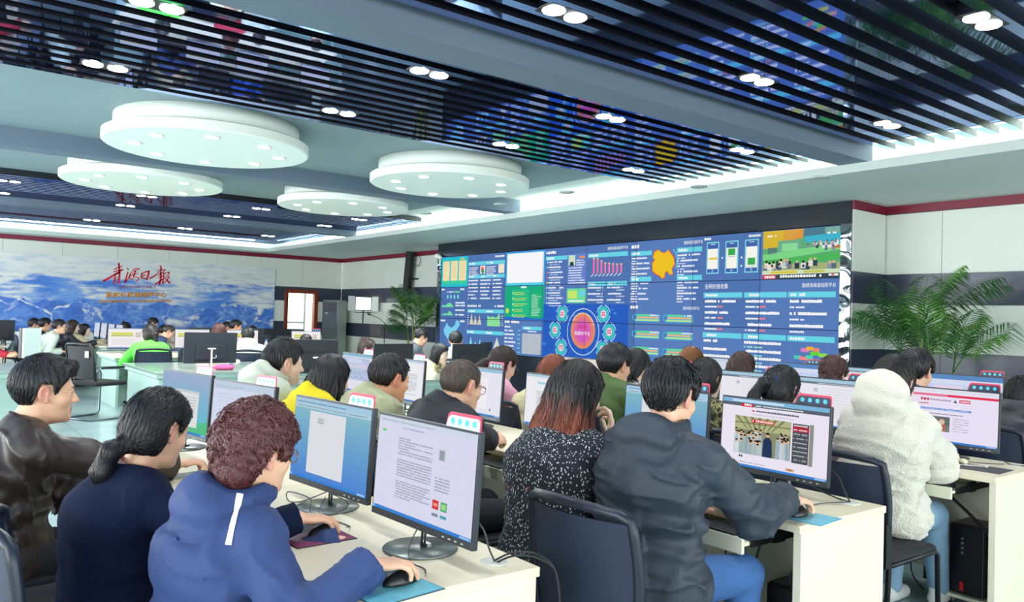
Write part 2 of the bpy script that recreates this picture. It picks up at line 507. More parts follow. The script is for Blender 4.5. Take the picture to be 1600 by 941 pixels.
for x in ROWN:
    for y in ORD:
        lb = 'twin downlight %s, %s' % (ROWN[x], ORD[y])
        o = dl0 if first else dup(dl0, (0, 0, 0), 0, lb)
        first = False
        o.location = (x, y, ZC-0.104); o['label'] = lb; o['group'] = 'twin downlights in the slatted ceiling'
        if x > -8:
            l = bpy.data.lights.new('downlight_beam', 'SPOT'); l.energy = 45; l.spot_size = math.radians(110); l.spot_blend = 0.8; l.shadow_soft_size = 0.08; l.color = (0.96, 1, 1)
            lo = bpy.data.objects.new('downlight_beam', l); COL.objects.link(lo); lo.location = (x, y, ZC-0.15)

# unlit recessed lights in the soffit before the display wall
rec0 = None
for i, (px_, py_) in enumerate(((1285, 278), (1092, 292), (886, 301), (782, 320), (665, 334))):
    p = on_z(px_, py_, ZS)
    lb = 'unlit recessed light in the soffit, %s counted from the right' % ('first', 'second', 'third', 'fourth', 'fifth')[i]
    if rec0 is None:
        rec0 = thing('recessed_light', lb, 'recessed light', (p[0], p[1], ZS), 0, 'recessed lights in the soffit')
        MB().lathe([(0.10, 0.012), (0.10, -0.006), (0.085, -0.008), (0.08, -0.001)], 28).build('trim_ring', mat('recess_ring', '#bfcbc6', 0.5), rec0)
        MB().lathe([(0.0, -0.002), (0.08, -0.002)], 24).build('glass', mat('recess_glass', '#dfe8e4', 0.3), rec0)
    else: dup(rec0, (p[0], p[1], ZS), 0, lb)
# ---- door in the mural wall
wood_r = mat('red_brown_wood', '#7c2d12', 0.35, var=(9, 0.25))
y0, y1, _, zt = DOOR
mb = MB().box(XL-0.12, XL+0.035, y0-0.09, y0+0.02, 0, zt+0.09, bev=0.008).box(XL-0.12, XL+0.035, y1-0.02, y1+0.09, 0, zt+0.09, bev=0.008).box(XL-0.12, XL+0.036, y0, y1, zt-0.02, zt+0.09, bev=0.008)
struct(mb.build('trim_5', wood_r))
# bright glazed lobby beyond the doorway
lob = mat('lobby_wall', '#eef7ec', 0.6)
mb = MB().box(XL-2.3, XL-2.2, y0-1.6, y1+1.6, 0, 2.6).box(XL-2.2, XL-0.15, y0-1.7, y0-1.6, 0, 2.6).box(XL-2.2, XL-0.15, y1+1.6, y1+1.7, 0, 2.6).box(XL-2.2, XL-0.15, y0-1.6, y1+1.6, 2.6, 2.7).box(XL-2.2, XL-0.15, y0-1.6, y1+1.6, -0.1, 0)
struct(mb.build('wall_lobby', lob))
alu = mat('grey_aluminium', '#6f7672', 0.35, metal=0.6)
mb = MB()
for y in (y0-0.5, y0+0.45, y0+0.52, y1+0.5): mb.box(XL-2.0, XL-1.95, y, y+0.045, 0, 2.5)
mb.box(XL-2.0, XL-1.95, y0-0.5, y1+0.5, 1.1, 1.16).box(XL-2.0, XL-1.95, y0-0.5, y1+0.5, 2.1, 2.16)
struct(mb.build('window_lobby', alu))
area('lobby_daylight', (XL-1.1, (y0+y1)/2, 2.5), (0, 0, 0), 1.6, 2.0, 110, (0.97, 1, 0.93))
t = thing('door_leaf', 'red-brown wooden door standing open beside the mural', 'door', (XL-0.10, y0+0.07, 0))
MB().box(-0.78, 0.0, -0.045, 0.0, 0.01, zt-0.03, bev=0.006).build('panel', wood_r, t)
MB().tube([(-0.70, -0.05, 1.0), (-0.70, -0.10, 1.0), (-0.58, -0.10, 1.0)], 0.012, 8).build('handle', alu, t)

# ---- display wall casing
case_m = mat('display_casing', '#161b28', 0.12, spec=0.6, coat=0.4, var=(0.8, 0.2))
def wavy_gloss():
    mt = bpy.data.materials.new('wavy_black_gloss'); mt.use_nodes = True
    nt = mt.node_tree; b = nt.nodes['Principled BSDF']
    b.inputs['Base Color'].default_value = (*lin('#8d959a'), 1); b.inputs['Metallic'].default_value = 0.95; b.inputs['Roughness'].default_value = 0.04
    tc = nt.nodes.new('ShaderNodeTexCoord'); n = nt.nodes.new('ShaderNodeTexNoise'); n.inputs['Scale'].default_value = 2.2; n.inputs['Detail'].default_value = 1
    bp = nt.nodes.new('ShaderNodeBump'); bp.inputs['Strength'].default_value = 1.0; bp.inputs['Distance'].default_value = 0.07
    nt.links.new(tc.outputs['Object'], n.inputs['Vector']); nt.links.new(n.outputs['Fac'], bp.inputs['Height']); nt.links.new(bp.outputs['Normal'], b.inputs['Normal'])
    return mt
wavy = wavy_gloss()
SX0, SX1, SZ0, SZ1 = -14.985, -5.465, 0.745, 2.775
mb = MB().box(XV0, XV1, YV+0.02, YF, 0, SZ0-0.01).box(XV0, XV1, YV+0.02, YF, SZ1+0.01, ZS).box(XV0, SX0-0.005, YV+0.02, YF, SZ0-0.01, SZ1+0.01).box(SX1+0.005, XV1, YV+0.02, YF, SZ0-0.01, SZ1+0.01)
mb.box(XV0, XV1, YV, YV+0.02, SZ1+0.01, ZS-0.002).box(XV0, XV1, YV, YV+0.02, 0, SZ0-0.01)
struct(mb.build('wall_display', case_m))
trim(6, MB().box(SX1+0.005, XV1, YV-0.004, YV+0.02, SZ0-0.01, SZ1+0.01), wavy)
trim(7, MB().box(XV0, SX0-0.005, YV-0.004, YV+0.02, SZ0-0.01, SZ1+0.01), wavy)
mb = MB()
for z0, z1, k in BANDS: mb.box(XV1, XV1+0.018, YV+0.02, YF-0.02, z0+0.002, z1-0.002, k)
struct(mb.build('wall_return', [white_p, dark_p]))
# ------------------------------------------------------------------ display wall, 8 x 3 panels
scr_m = attr_emission('lit_display', 0.96*2**-EXPOSURE)
print_m = attr_matte('printed_picture', 0.5)
BG, CY, WT, TXT = '#587cb8', '#6cd8ea', '#ffffff', '#f4f8ff'
def video_wall():
    R = random.Random(4)
    t = thing('video_wall', 'large wall of blue data screens in a dark casing', 'video wall', (SX0, YV+0.02, 0))
    PW, PH = (SX1-SX0)/8, (SZ1-SZ0)/3
    pm = mat('panel_shell', '#11141c', 0.4)
    for r in range(3):
        for c in range(8):
            MB().box(c*PW+0.002, (c+1)*PW-0.002, 0.0, 0.08, SZ0+r*PH+0.002, SZ0+(r+1)*PH-0.002).build('display_panel', pm, t)
    f = Flat(0.0008)
    W, H = 8*PW, 3*PH
    f.rect(0, 0, W, H, BG, 0)
    for c in range(8):                               # slight differences between panels
        for r in range(3):
            v = R.uniform(-8, 8); b = [88+v, 124+v, 186+v]
            f.rect(c*PW, r*PH, (c+1)*PW, (r+1)*PH, '#%02x%02x%02x' % tuple(int(x) for x in b), 1)
    def bar(u0, v1, u1, h=0.075, n=1):
        f.rect(u0, v1-h, u1, v1, CY, 3)
        w = (u1-u0)/n
        for i in range(n):
            f.dashes(u0+i*w+0.04, v1-h*0.75, u0+i*w+0.04+min(0.22, w*0.35), h*0.5, WT, R, 4)
    def lines(u0, u1, v, n, dv, c=TXT, h=0.03, ragged=0.3, lay=4):
        for i in range(n):
            f.dashes(u0, v-i*dv, u1-(u1-u0)*R.uniform(0, ragged), h, c, R, lay, gap=0.15)
    # left: teal table page
    f.rect(0.0, 1.36, 1.04, 2.02, '#2bc0d8', 2)
    f.rect(0.02, 1.40, 1.02, 1.98, '#35c6c6', 3)
    for u0, u1 in ((0.06, 0.33), (0.38, 0.65), (0.70, 0.98)):
        f.rect(u0, 1.44, u1, 1.93, '#41d39a', 4); f.rect(u0, 1.50, u1, 1.93, '#f3e3b4', 5)
        lines(u0+0.03, u1-0.03, 1.88, 8, 0.045, '#d8c89a', 0.014, 0.3, 6)
    f.rect(0.74, 1.955, 0.9, 1.985, '#f0d060', 5)
    # left, second column
    f.dashes(1.05, 1.93, 1.17, 0.05, WT, R, 4); f.dashes(2.02, 1.945, 2.33, 0.04, WT, R, 4)
    bar(1.06, 1.88, 2.36, 0.075, 2)
    lines(1.08, 1.45, 1.75, 6, 0.035, TXT, 0.018); lines(1.72, 2.08, 1.75, 6, 0.035, TXT, 0.018)
    f.rect(1.5, 1.62, 1.68, 1.79, '#f6e7e0', 4); f.rect(1.53, 1.66, 1.63, 1.76, '#e86a5a', 5); f.disc(1.6, 1.67, 0.05, '#2f9f72', 6)
    f.rect(2.14, 1.62, 2.34, 1.80, '#f3ead2', 4)
    bar(1.07, 1.60, 2.37, 0.07, 3)
    for k in range(3): lines(1.08+k*0.44, 1.46+k*0.44, 1.47, 6, 0.075, TXT, 0.032)
    f.dashes(1.07, 0.93, 1.55, 0.045, TXT, R, 4); f.dashes(2.05, 0.93, 2.36, 0.045, WT, R, 4)
    bar(1.08, 0.88, 2.38, 0.075, 2); bar(1.07, 0.44, 2.39, 0.075, 2)
    def peaks(u0, u1, v0, vs, c):
        n = len(vs); f.poly([(u0, v0)]+[(u0+(u1-u0)*(i+0.5)/n, v0+h) for i, h in enumerate(vs)]+[(u1, v0)], c, 4)
    def spikes(u0, u1, v0, hs, c):
        n = len(hs)
        for i, h in enumerate(hs):
            w = (u1-u0)/n; f.poly([(u0+i*w, v0), (u0+(i+1)*w, v0), (u0+(i+0.5)*w, v0+h)], c, 4)
    spikes(1.16, 1.6, 0.56, [0.24, 0.19, 0.2], '#d9d2c2'); f.poly([(1.80, 0.54), (1.81, 0.76), (1.9, 0.72), (2.0, 0.74), (2.12, 0.71), (2.2, 0.80), (2.24, 0.76), (2.25, 0.54)], '#8fe6a0', 4)
    spikes(1.15, 1.65, 0.05, [0.26, 0.17, 0.22], '#8fdcf2'); spikes(2.02, 2.3, 0.05, [0.27], '#d9dcd6')
    lines(1.09, 1.13, 0.74, 5, 0.045, WT, 0.02); lines(2.3, 2.36, 0.74, 5, 0.045, WT, 0.02)
    # left column lower
    f.dashes(0.03, 1.29, 0.15, 0.04, WT, R, 4); f.dashes(0.78, 1.29, 1.0, 0.04, WT, R, 4)
    f.rect(0.58, 1.235, 0.76, 1.27, '#69e08a', 4); f.dashes(0.24, 1.24, 0.56, 0.03, TXT, R, 4)
    for u in (0.27, 0.4, 0.54, 0.68): f.poly([(u, 1.10), (u+0.05, 1.12), (u+0.03, 1.19), (u-0.02, 1.18)], '#8fe8f4', 4)
    peaks(0.04, 0.52, 0.92, [0.05, 0.03, 0.07, 0.1, 0.06], '#79e0a6'); peaks(0.04, 0.52, 0.74, [0.02, 0.04, 0.03, 0.1, 0.05], '#79e0a6')
    for v in (1.0, 0.94, 0.84, 0.74): lines(0.6, 0.98, v, 1, 0.05, TXT, 0.035, 0.2)
    f.dashes(0.03, 0.6, 0.22, 0.045, WT, R, 4); f.dashes(0.76, 0.6, 1.0, 0.045, WT, R, 4)
    f.poly([(0.20, 0.32), (0.16, 0.42), (0.25, 0.52), (0.28, 0.58), (0.36, 0.50), (0.48, 0.47), (0.60, 0.52), (0.66, 0.64), (0.76, 0.62), (0.80, 0.54), (0.74, 0.48), (0.68, 0.44), (0.72, 0.34), (0.70, 0.22), (0.58, 0.12), (0.44, 0.13), (0.34, 0.22)], '#7fd4f4', 4)
    f.poly([(0.56, 0.34), (0.64, 0.42), (0.68, 0.33), (0.63, 0.22), (0.58, 0.26)], '#e7b9d2', 5)
    f.poly([(0.60, 0.20), (0.66, 0.24), (0.68, 0.16), (0.62, 0.14)], '#e8dd90', 5)
    # white page and green page
    f.rect(2.39, 1.35, 3.61, 2.02, '#35a6ee', 2); f.rect(2.43, 1.41, 3.57, 1.99, '#fbfbfd', 3); f.rect(2.41, 1.35, 3.6, 1.405, '#58d6ee', 3)
    f.rect(2.39, 0.69, 3.60, 1.345, '#1fae86', 2); f.rect(2.39, 0.69, 3.6, 0.74, '#2a6fd0', 3)
    f.rect(2.62, 0.74, 3.16, 1.28, '#2cc088', 3); f.rect(3.2, 0.72, 3.57, 1.28, '#23b37e', 3)
    f.rect(2.9, 1.305, 3.07, 1.34, '#d8fff0', 4)
    for v in (1.21, 1.1, 0.99, 0.88, 0.77): lines(2.68, 3.12, v, 2, 0.035, '#d8e85a', 0.016, 0.4); f.disc(2.65, v, 0.018, '#bff8d8', 4)
    lines(3.24, 3.53, 1.16, 14, 0.03, '#c8f4da', 0.014, 0.5)
    f.disc(2.48, 0.86, 0.05, '#d8e85a', 4)
    # below: list and pale block
    f.dashes(2.41, 0.62, 2.88, 0.05, WT, R, 4)
    lines(2.41, 2.78, 0.53, 7, 0.075, TXT, 0.033, 0.5)
    for k in range(6): f.rect(2.83, 0.47-k*0.085, 2.92, 0.49-k*0.085, CY, 4)
    bar(2.98, 0.565, 3.57, 0.065); f.dashes(3.15, 0.46, 3.42, 0.025, TXT, R, 4)
    f.rect(2.98, 0.04, 3.56, 0.43, '#c3cbd4', 4)
    for k in range(16): f.dashes(3.0, 0.06+k*0.0225, 3.54, 0.012, '#98a4b4', R, 5, gap=0.6)
    # centre top
    f.dashes(3.64, 1.93, 3.93, 0.055, WT, R, 4); bar(3.63, 1.885, 4.24, 0.075)
    for k in range(9):
        v = 1.76-k*0.095
        f.disc(3.68, v+0.015, 0.022, ['#7fd8f0', '#7fd8f0', '#f05a8a', '#f05a8a', '#d0c83a'][k] if k < 5 else '#7fd8f0', 4)
        lines(3.72, 4.18, v, 1, 0.1, TXT, 0.03); lines(3.75, 4.08, v-0.04, 1, 0.1, '#c8d6ee', 0.018)
    f.rect(4.25, 1.35, 4.76, 1.90, '#6a86cf', 3)
    f.rect(4.27, 1.69, 4.45, 1.88, '#bfe9d0', 4); f.disc(4.36, 1.80, 0.04, '#f3d9c4', 5); f.poly([(4.3, 1.69), (4.42, 1.69), (4.4, 1.76), (4.32, 1.76)], '#39424e', 5)
    f.rect(4.56, 1.82, 4.7, 1.855, '#f09a5a', 4); lines(4.48, 4.74, 1.77, 3, 0.04, TXT, 0.02); lines(4.28, 4.74, 1.64, 7, 0.045, TXT, 0.02)
    f.rect(4.25, 1.02, 4.76, 1.28, '#6fe0a0', 4); f.rect(4.28, 1.10, 4.52, 1.24, '#c8ea70', 5); f.rect(4.58, 1.14, 4.73, 1.24, '#70d8e8', 5); f.dashes(4.3, 1.04, 4.7, 0.035, WT, R, 5)
    f.text('融媒体报道指挥平台', 5.27, 1.925, 0.055, WT, 4, 0.48)
    bar(4.78, 1.885, 5.75, 0.075)
    for k in range(8):
        u = 4.91+k*0.095; hh = [0.27, 0.26, 0.22, 0.18, 0.17, 0.16, 0.15, 0.15][k]
        f.rect(u, 1.53, u+0.045, 1.53+hh, '#e86aa0', 4); f.rect(u, 1.53+hh-0.015, u+0.05, 1.53+hh+0.008, '#f2c59a', 5); f.rect(u+0.035, 1.53, u+0.045, 1.53+hh, '#f4b2cc', 5)
        f.poly([(u, 1.52), (u+0.03, 1.52), (u-0.03, 1.48), (u-0.05, 1.48)], TXT, 4)
    bar(4.79, 1.39, 5.24, 0.075); bar(5.26, 1.39, 5.75, 0.075)
    for k in range(3):
        for u0, u1 in ((4.8, 5.2), (5.28, 5.7)):
            lines(u0, u1, 1.27-k*0.105, 1, 0.1, TXT, 0.03, 0.2); lines(u0+0.22, u1, 1.23-k*0.105, 1, 0.1, '#d0dcf0', 0.02, 0.1)
    # centre: glowing hub with six satellites
    f.rect(3.60, 0.02, 5.80, 1.0, '#2c62c4', 2)
    for k in range(60):
        u, v, r = R.uniform(3.64, 5.74), R.uniform(0.05, 0.96), R.uniform(0.012, 0.07)
        f.poly([(u, v-r*0.4), (u+r, v), (u, v+r*0.4), (u-r, v)], R.choice(['#3a76d6', '#2a58b4', '#4f8ce4']), 3)
    C = (4.70, 0.51)
    f.disc(*C, 0.415, '#dff4ff', 4, 56, 0.402)
    for i in range(14):                              # the hub's own glow
        q = i/13.0; col = [int(a+(b-a)*q) for a, b in zip((240, 150, 90), (214, 96, 190))]
        f.disc(C[0], C[1]+0.02*(1-q), 0.315-0.17*q*0.9, '#%02x%02x%02x' % tuple(col), 5+i, 48)
    f.disc(C[0], C[1]+0.03, 0.31, '#ffe6c0', 19, 40, 0.295, 0.3, 2.6)
    f.text('青海日报', C[0]-0.12, C[1]+0.05, 0.08, '#d82038', 20, 0.24)
    f.text('融媒体平台', C[0]-0.2, C[1]-0.06, 0.07, WT, 20, 0.4)
    for (u, v) in ((4.14, 0.82), (3.95, 0.52), (4.13, 0.21), (5.21, 0.83), (5.36, 0.53), (5.21, 0.22)):
        for a in range(4): f.disc(u, v, 0.165, '#cfeff8', 5, 24, 0.15, a*PI/2+0.2, a*PI/2+1.4)
        f.disc(u, v, 0.135, '#3fc8c8', 5, 28, 0.075); f.disc(u, v, 0.072, '#f2d6e6', 6); f.dashes(u-0.045, v-0.03, u+0.045, 0.03, '#d05070', R, 7); f.dashes(u-0.045, v+0.01, u+0.045, 0.03, '#d05070', R, 7)
    # right of centre: province map and lists
    f.dashes(5.83, 1.92, 6.02, 0.06, WT, R, 4); bar(5.82, 1.87, 6.28, 0.075); bar(5.82, 1.45, 6.28, 0.075)
    for k in range(4):
        lines(5.84, 6.24, 1.74-k*0.085, 1, 0.1, TXT, 0.03, 0.15); lines(5.84, 6.0, 1.70-k*0.085, 1, 0.1, TXT, 0.018)
        lines(5.84, 6.24, 1.33-k*0.085, 1, 0.1, TXT, 0.03, 0.15); lines(5.84, 6.0, 1.29-k*0.085, 1, 0.1, TXT, 0.018)
    pts = [(6.34, 1.84), (6.31, 1.76), (6.35, 1.71), (6.30, 1.66), (6.31, 1.54), (6.38, 1.49), (6.46, 1.46), (6.52, 1.41), (6.56, 1.44), (6.57, 1.51), (6.62, 1.53), (6.66, 1.47), (6.73, 1.48), (6.70, 1.56), (6.76, 1.63), (6.74, 1.73), (6.68, 1.80), (6.62, 1.86), (6.56, 1.81), (6.48, 1.83), (6.42, 1.87)]
    f.poly([(u+0.012*(1 if u > 6.5 else -1), v+0.012*(1 if v > 1.65 else -1)) for u, v in pts], '#e2543a', 4); f.poly(pts, '#f2c62a', 5)
    f.disc(6.58, 1.68, 0.24, CY, 4, 40, 0.225, -0.5, 0.9)
    f.text('融媒体报道指挥平台', 6.94, 1.925, 0.055, WT, 4, 0.36)
    bar(6.80, 1.88, 7.29, 0.075); bar(6.81, 1.45, 7.30, 0.075)
    for k in range(4):
        lines(6.82, 7.26, 1.75-k*0.085, 1, 0.1, TXT, 0.03, 0.15); lines(6.82, 7.0, 1.71-k*0.085, 1, 0.1, TXT, 0.018)
        lines(6.82, 7.26, 1.33-k*0.085, 1, 0.1, TXT, 0.03, 0.15); lines(6.82, 7.0, 1.29-k*0.085, 1, 0.1, TXT, 0.018)
    f.dashes(5.84, 0.93, 6.03, 0.055, WT, R, 4); f.text('融媒体报道指挥平台', 6.95, 0.92, 0.05, WT, 4, 0.32)
    for v in (0.78, 0.51, 0.25):
        for u0, u1 in ((5.94, 6.48), (6.6, 7.15)):
            f.rect(u0, v-0.06, u1, v+0.055, '#3fb8e0', 4); f.disc(u0, v+0.01, 0.055, '#3fb8e0', 4); f.disc(u0, v+0.01, 0.036, BG, 5)
            f.rect(u0+0.05, v+0.03, u1-0.2, v+0.062, '#66dca0', 5); f.dashes(u1-0.2, v+0.035, u1, 0.026, TXT, R, 5)
            f.rect(u0+0.05, v-0.005, u1-0.02, v+0.022, '#f0b67e', 6); f.rect(u0+0.02, v-0.045, u1-0.01, v-0.02, '#c8e88a', 6)
    # phones
    for k, u0 in enumerate((7.38, 7.72, 8.06)):
        u1 = u0+0.225
        f.rect(u0, 1.46, u1, 1.93, '#8fe9f0', 4); f.rect(u0+0.015, 1.475, u1-0.015, 1.915, '#4468b0', 5)
        f.rect(u0+0.02, 1.53, u1-0.02, 1.83, '#fbfaf2', 6); f.disc((u0+u1)/2, 1.503, 0.018, '#9fe0f0', 6, 14, 0.01); f.rect(u0+0.07, 1.89, u1-0.07, 1.9, '#cfe8f8', 6)
        if k == 0: f.rect(u0+0.04, 1.67, u1-0.03, 1.70, '#eccb4a', 7)
        else:
            v = 1.77 if k == 1 else 1.62
            f.rect(u0+0.05, v-0.05, u1-0.05, v+0.05, '#3fae5a', 7); f.dashes(u0+0.05, v-0.075, u1-0.05, 0.012, '#8a94a0', R, 7)
    for u, v in ((7.665, 1.69), (8.005, 1.68), (8.0, 1.56)): f.disc(u, v, 0.014, WT, 4)
    f.dashes(7.33, 1.965, 7.46, 0.04, WT, R, 4); f.dashes(8.12, 1.965, 8.34, 0.035, WT, R, 4)
    # news broadcast
    a, b, c, d = 8.36, 1.36, 9.515, 2.025
    f.rect(a, b, c, d, '#5fae78', 4)
    f.poly([(a, 1.78), (8.66, 1.80), (8.98, d), (a, d)], '#d9b93a', 5); f.poly([(8.66, 1.86), (8.98, 1.90), (9.0, d), (8.7, d)], '#e09a4a', 5)
    f.poly([(8.98, 1.9), (c, 1.85), (c, d), (8.98, d)], '#4f7f92', 5); f.poly([(9.0, 1.84), (c, 1.80), (c, 1.94), (9.0, 1.92)], '#43b6cf', 6)
    f.rect(8.6, 1.72, 8.95, 1.88, '#6fb08f', 6); f.rect(8.66, 1.74, 8.9, 1.84, '#8fdc9c', 7); f.rect(8.44, 1.69, 8.58, 1.79, '#5c7f78', 7)
    f.poly([(a, 1.60), (c, 1.72), (c, 1.80), (9.2, 1.78), (a, 1.70)], '#7fd88a', 7); f.poly([(a, 1.55), (c, 1.60), (c, 1.68), (a, 1.62)], '#4fb85c', 8)
    f.rect(a, 1.47, c, 1.56, '#a8b07a', 8); f.rect(9.36, 1.74, c, 1.78, '#d07a4a', 8)
    for k in range(46):
        u = R.uniform(a+0.02, c-0.03); v = R.choice([R.uniform(1.48, 1.58), R.uniform(1.74, 1.84)])
        if v > 1.7 and u < 9.05: u = R.uniform(9.05, c-0.03)
        s_ = 0.02 if v > 1.7 else 0.035
        f.rect(u-s_, v-s_*1.6, u+s_, v+s_*0.6, R.choice(['#2f3f52', '#dfe7ee', '#5a6f80', '#8a9aa8', '#33475c', '#e8e2d8']), 9); f.disc(u, v+s_*1.1, s_*0.55, R.choice(['#3a2a22', '#e0b89a']), 10, 10)
    f.rect(a, 1.42, c, 1.475, '#cfe6c0', 11); f.rect(8.5, 1.43, 8.9, 1.465, '#e2cc4a', 12); f.rect(9.0, 1.43, 9.3, 1.465, '#c8c860', 12)
    f.rect(a, b, c, 1.42, '#3a4a55', 11); f.rect(a, b, 8.58, 1.415, '#e03a5a', 12); f.dashes(8.4, 1.37, 8.56, 0.035, WT, R, 13); f.dashes(8.6, 1.375, 9.26, 0.036, WT, R, 13)
    f.rect(9.36, 1.385, c-0.02, 1.41, WT, 13); f.rect(9.4, 1.39, 9.44, 1.408, '#e04040', 14); f.dashes(8.43, 1.94, 8.57, 0.03, '#fff8d8', R, 9); f.rect(9.3, 1.94, c-0.01, 2.02, '#7fb0a0', 9); f.dashes(9.33, 1.93, 9.47, 0.025, WT, R, 10)
    # headline table
    f.text('全网热搜收集', 7.36, 1.235, 0.075, WT, 4, 0.42); f.text('融媒体报道指挥平台', 8.98, 1.235, 0.06, WT, 4, 0.48)
    for k, u in enumerate((7.34, 8.06, 8.77)):
        for v in (1.18, 0.59): bar(u, v, u+0.69, 0.075)
        for j in range(3):
            v = 1.045-j*0.165
            f.dashes(u+0.03, v-0.012, u+0.03+R.uniform(0.42, 0.56), 0.04, WT, R, 4, gap=0.08)
            f.dashes(u+0.03, v-0.085, u+0.25, 0.026, TXT, R, 4, gap=0.1)
            if k < 2: f.rect(u+0.26, v-0.085, u+0.36, v-0.06, '#e8848a', 4)
    for v, w in ((0.45, 0.26), (0.33, 0.42), (0.23, 0.58), (0.12, 0.6)):
        f.dashes(7.36, v, 7.36+w, 0.04, WT, R, 4, gap=0.12); f.dashes(8.08, v, 8.08+0.6, 0.04, WT, R, 4, gap=0.12)
        f.dashes(8.08, v-0.055, 8.08+0.3, 0.024, '#a8f0e0', R, 4)
    for k, (u, v, w, cc) in enumerate(((8.98, 0.40, 0.12, '#e884c0'), (9.06, 0.425, 0.1, '#f0b43a'), (9.16, 0.41, 0.09, '#f09070'), (9.12, 0.36, 0.14, '#6ad83a'), (9.24, 0.345, 0.12, '#8fe050'), (8.88, 0.30, 0.1, '#4fd0c0'), (8.96, 0.29, 0.13, '#f08a8a'), (9.06, 0.31, 0.1, '#50d8b0'), (9.2, 0.24, 0.14, '#e0d24a'), (9.3, 0.245, 0.1, '#f0b0a0'), (8.9, 0.19, 0.16, '#6ae03a'), (9.02, 0.20, 0.1, '#f09a8a'), (9.1, 0.14, 0.18, '#e4e04a'))):
        f.rect(u, v-0.02, u+w, v+0.028, cc, 4+k)
    # joints between the panels
    for c in range(1, 8): f.rect(c*PW-0.004, 0, c*PW+0.004, H, '#26304a', 24)
    for r in range(1, 3): f.rect(0, r*PH-0.005, W, r*PH+0.005, '#26304a', 24)
    f.mesh('screen_picture', frame3((0, -0.002, SZ0), (1, 0, 0), (0, 0, 1)), scr_m, t)
    return t
video_wall()

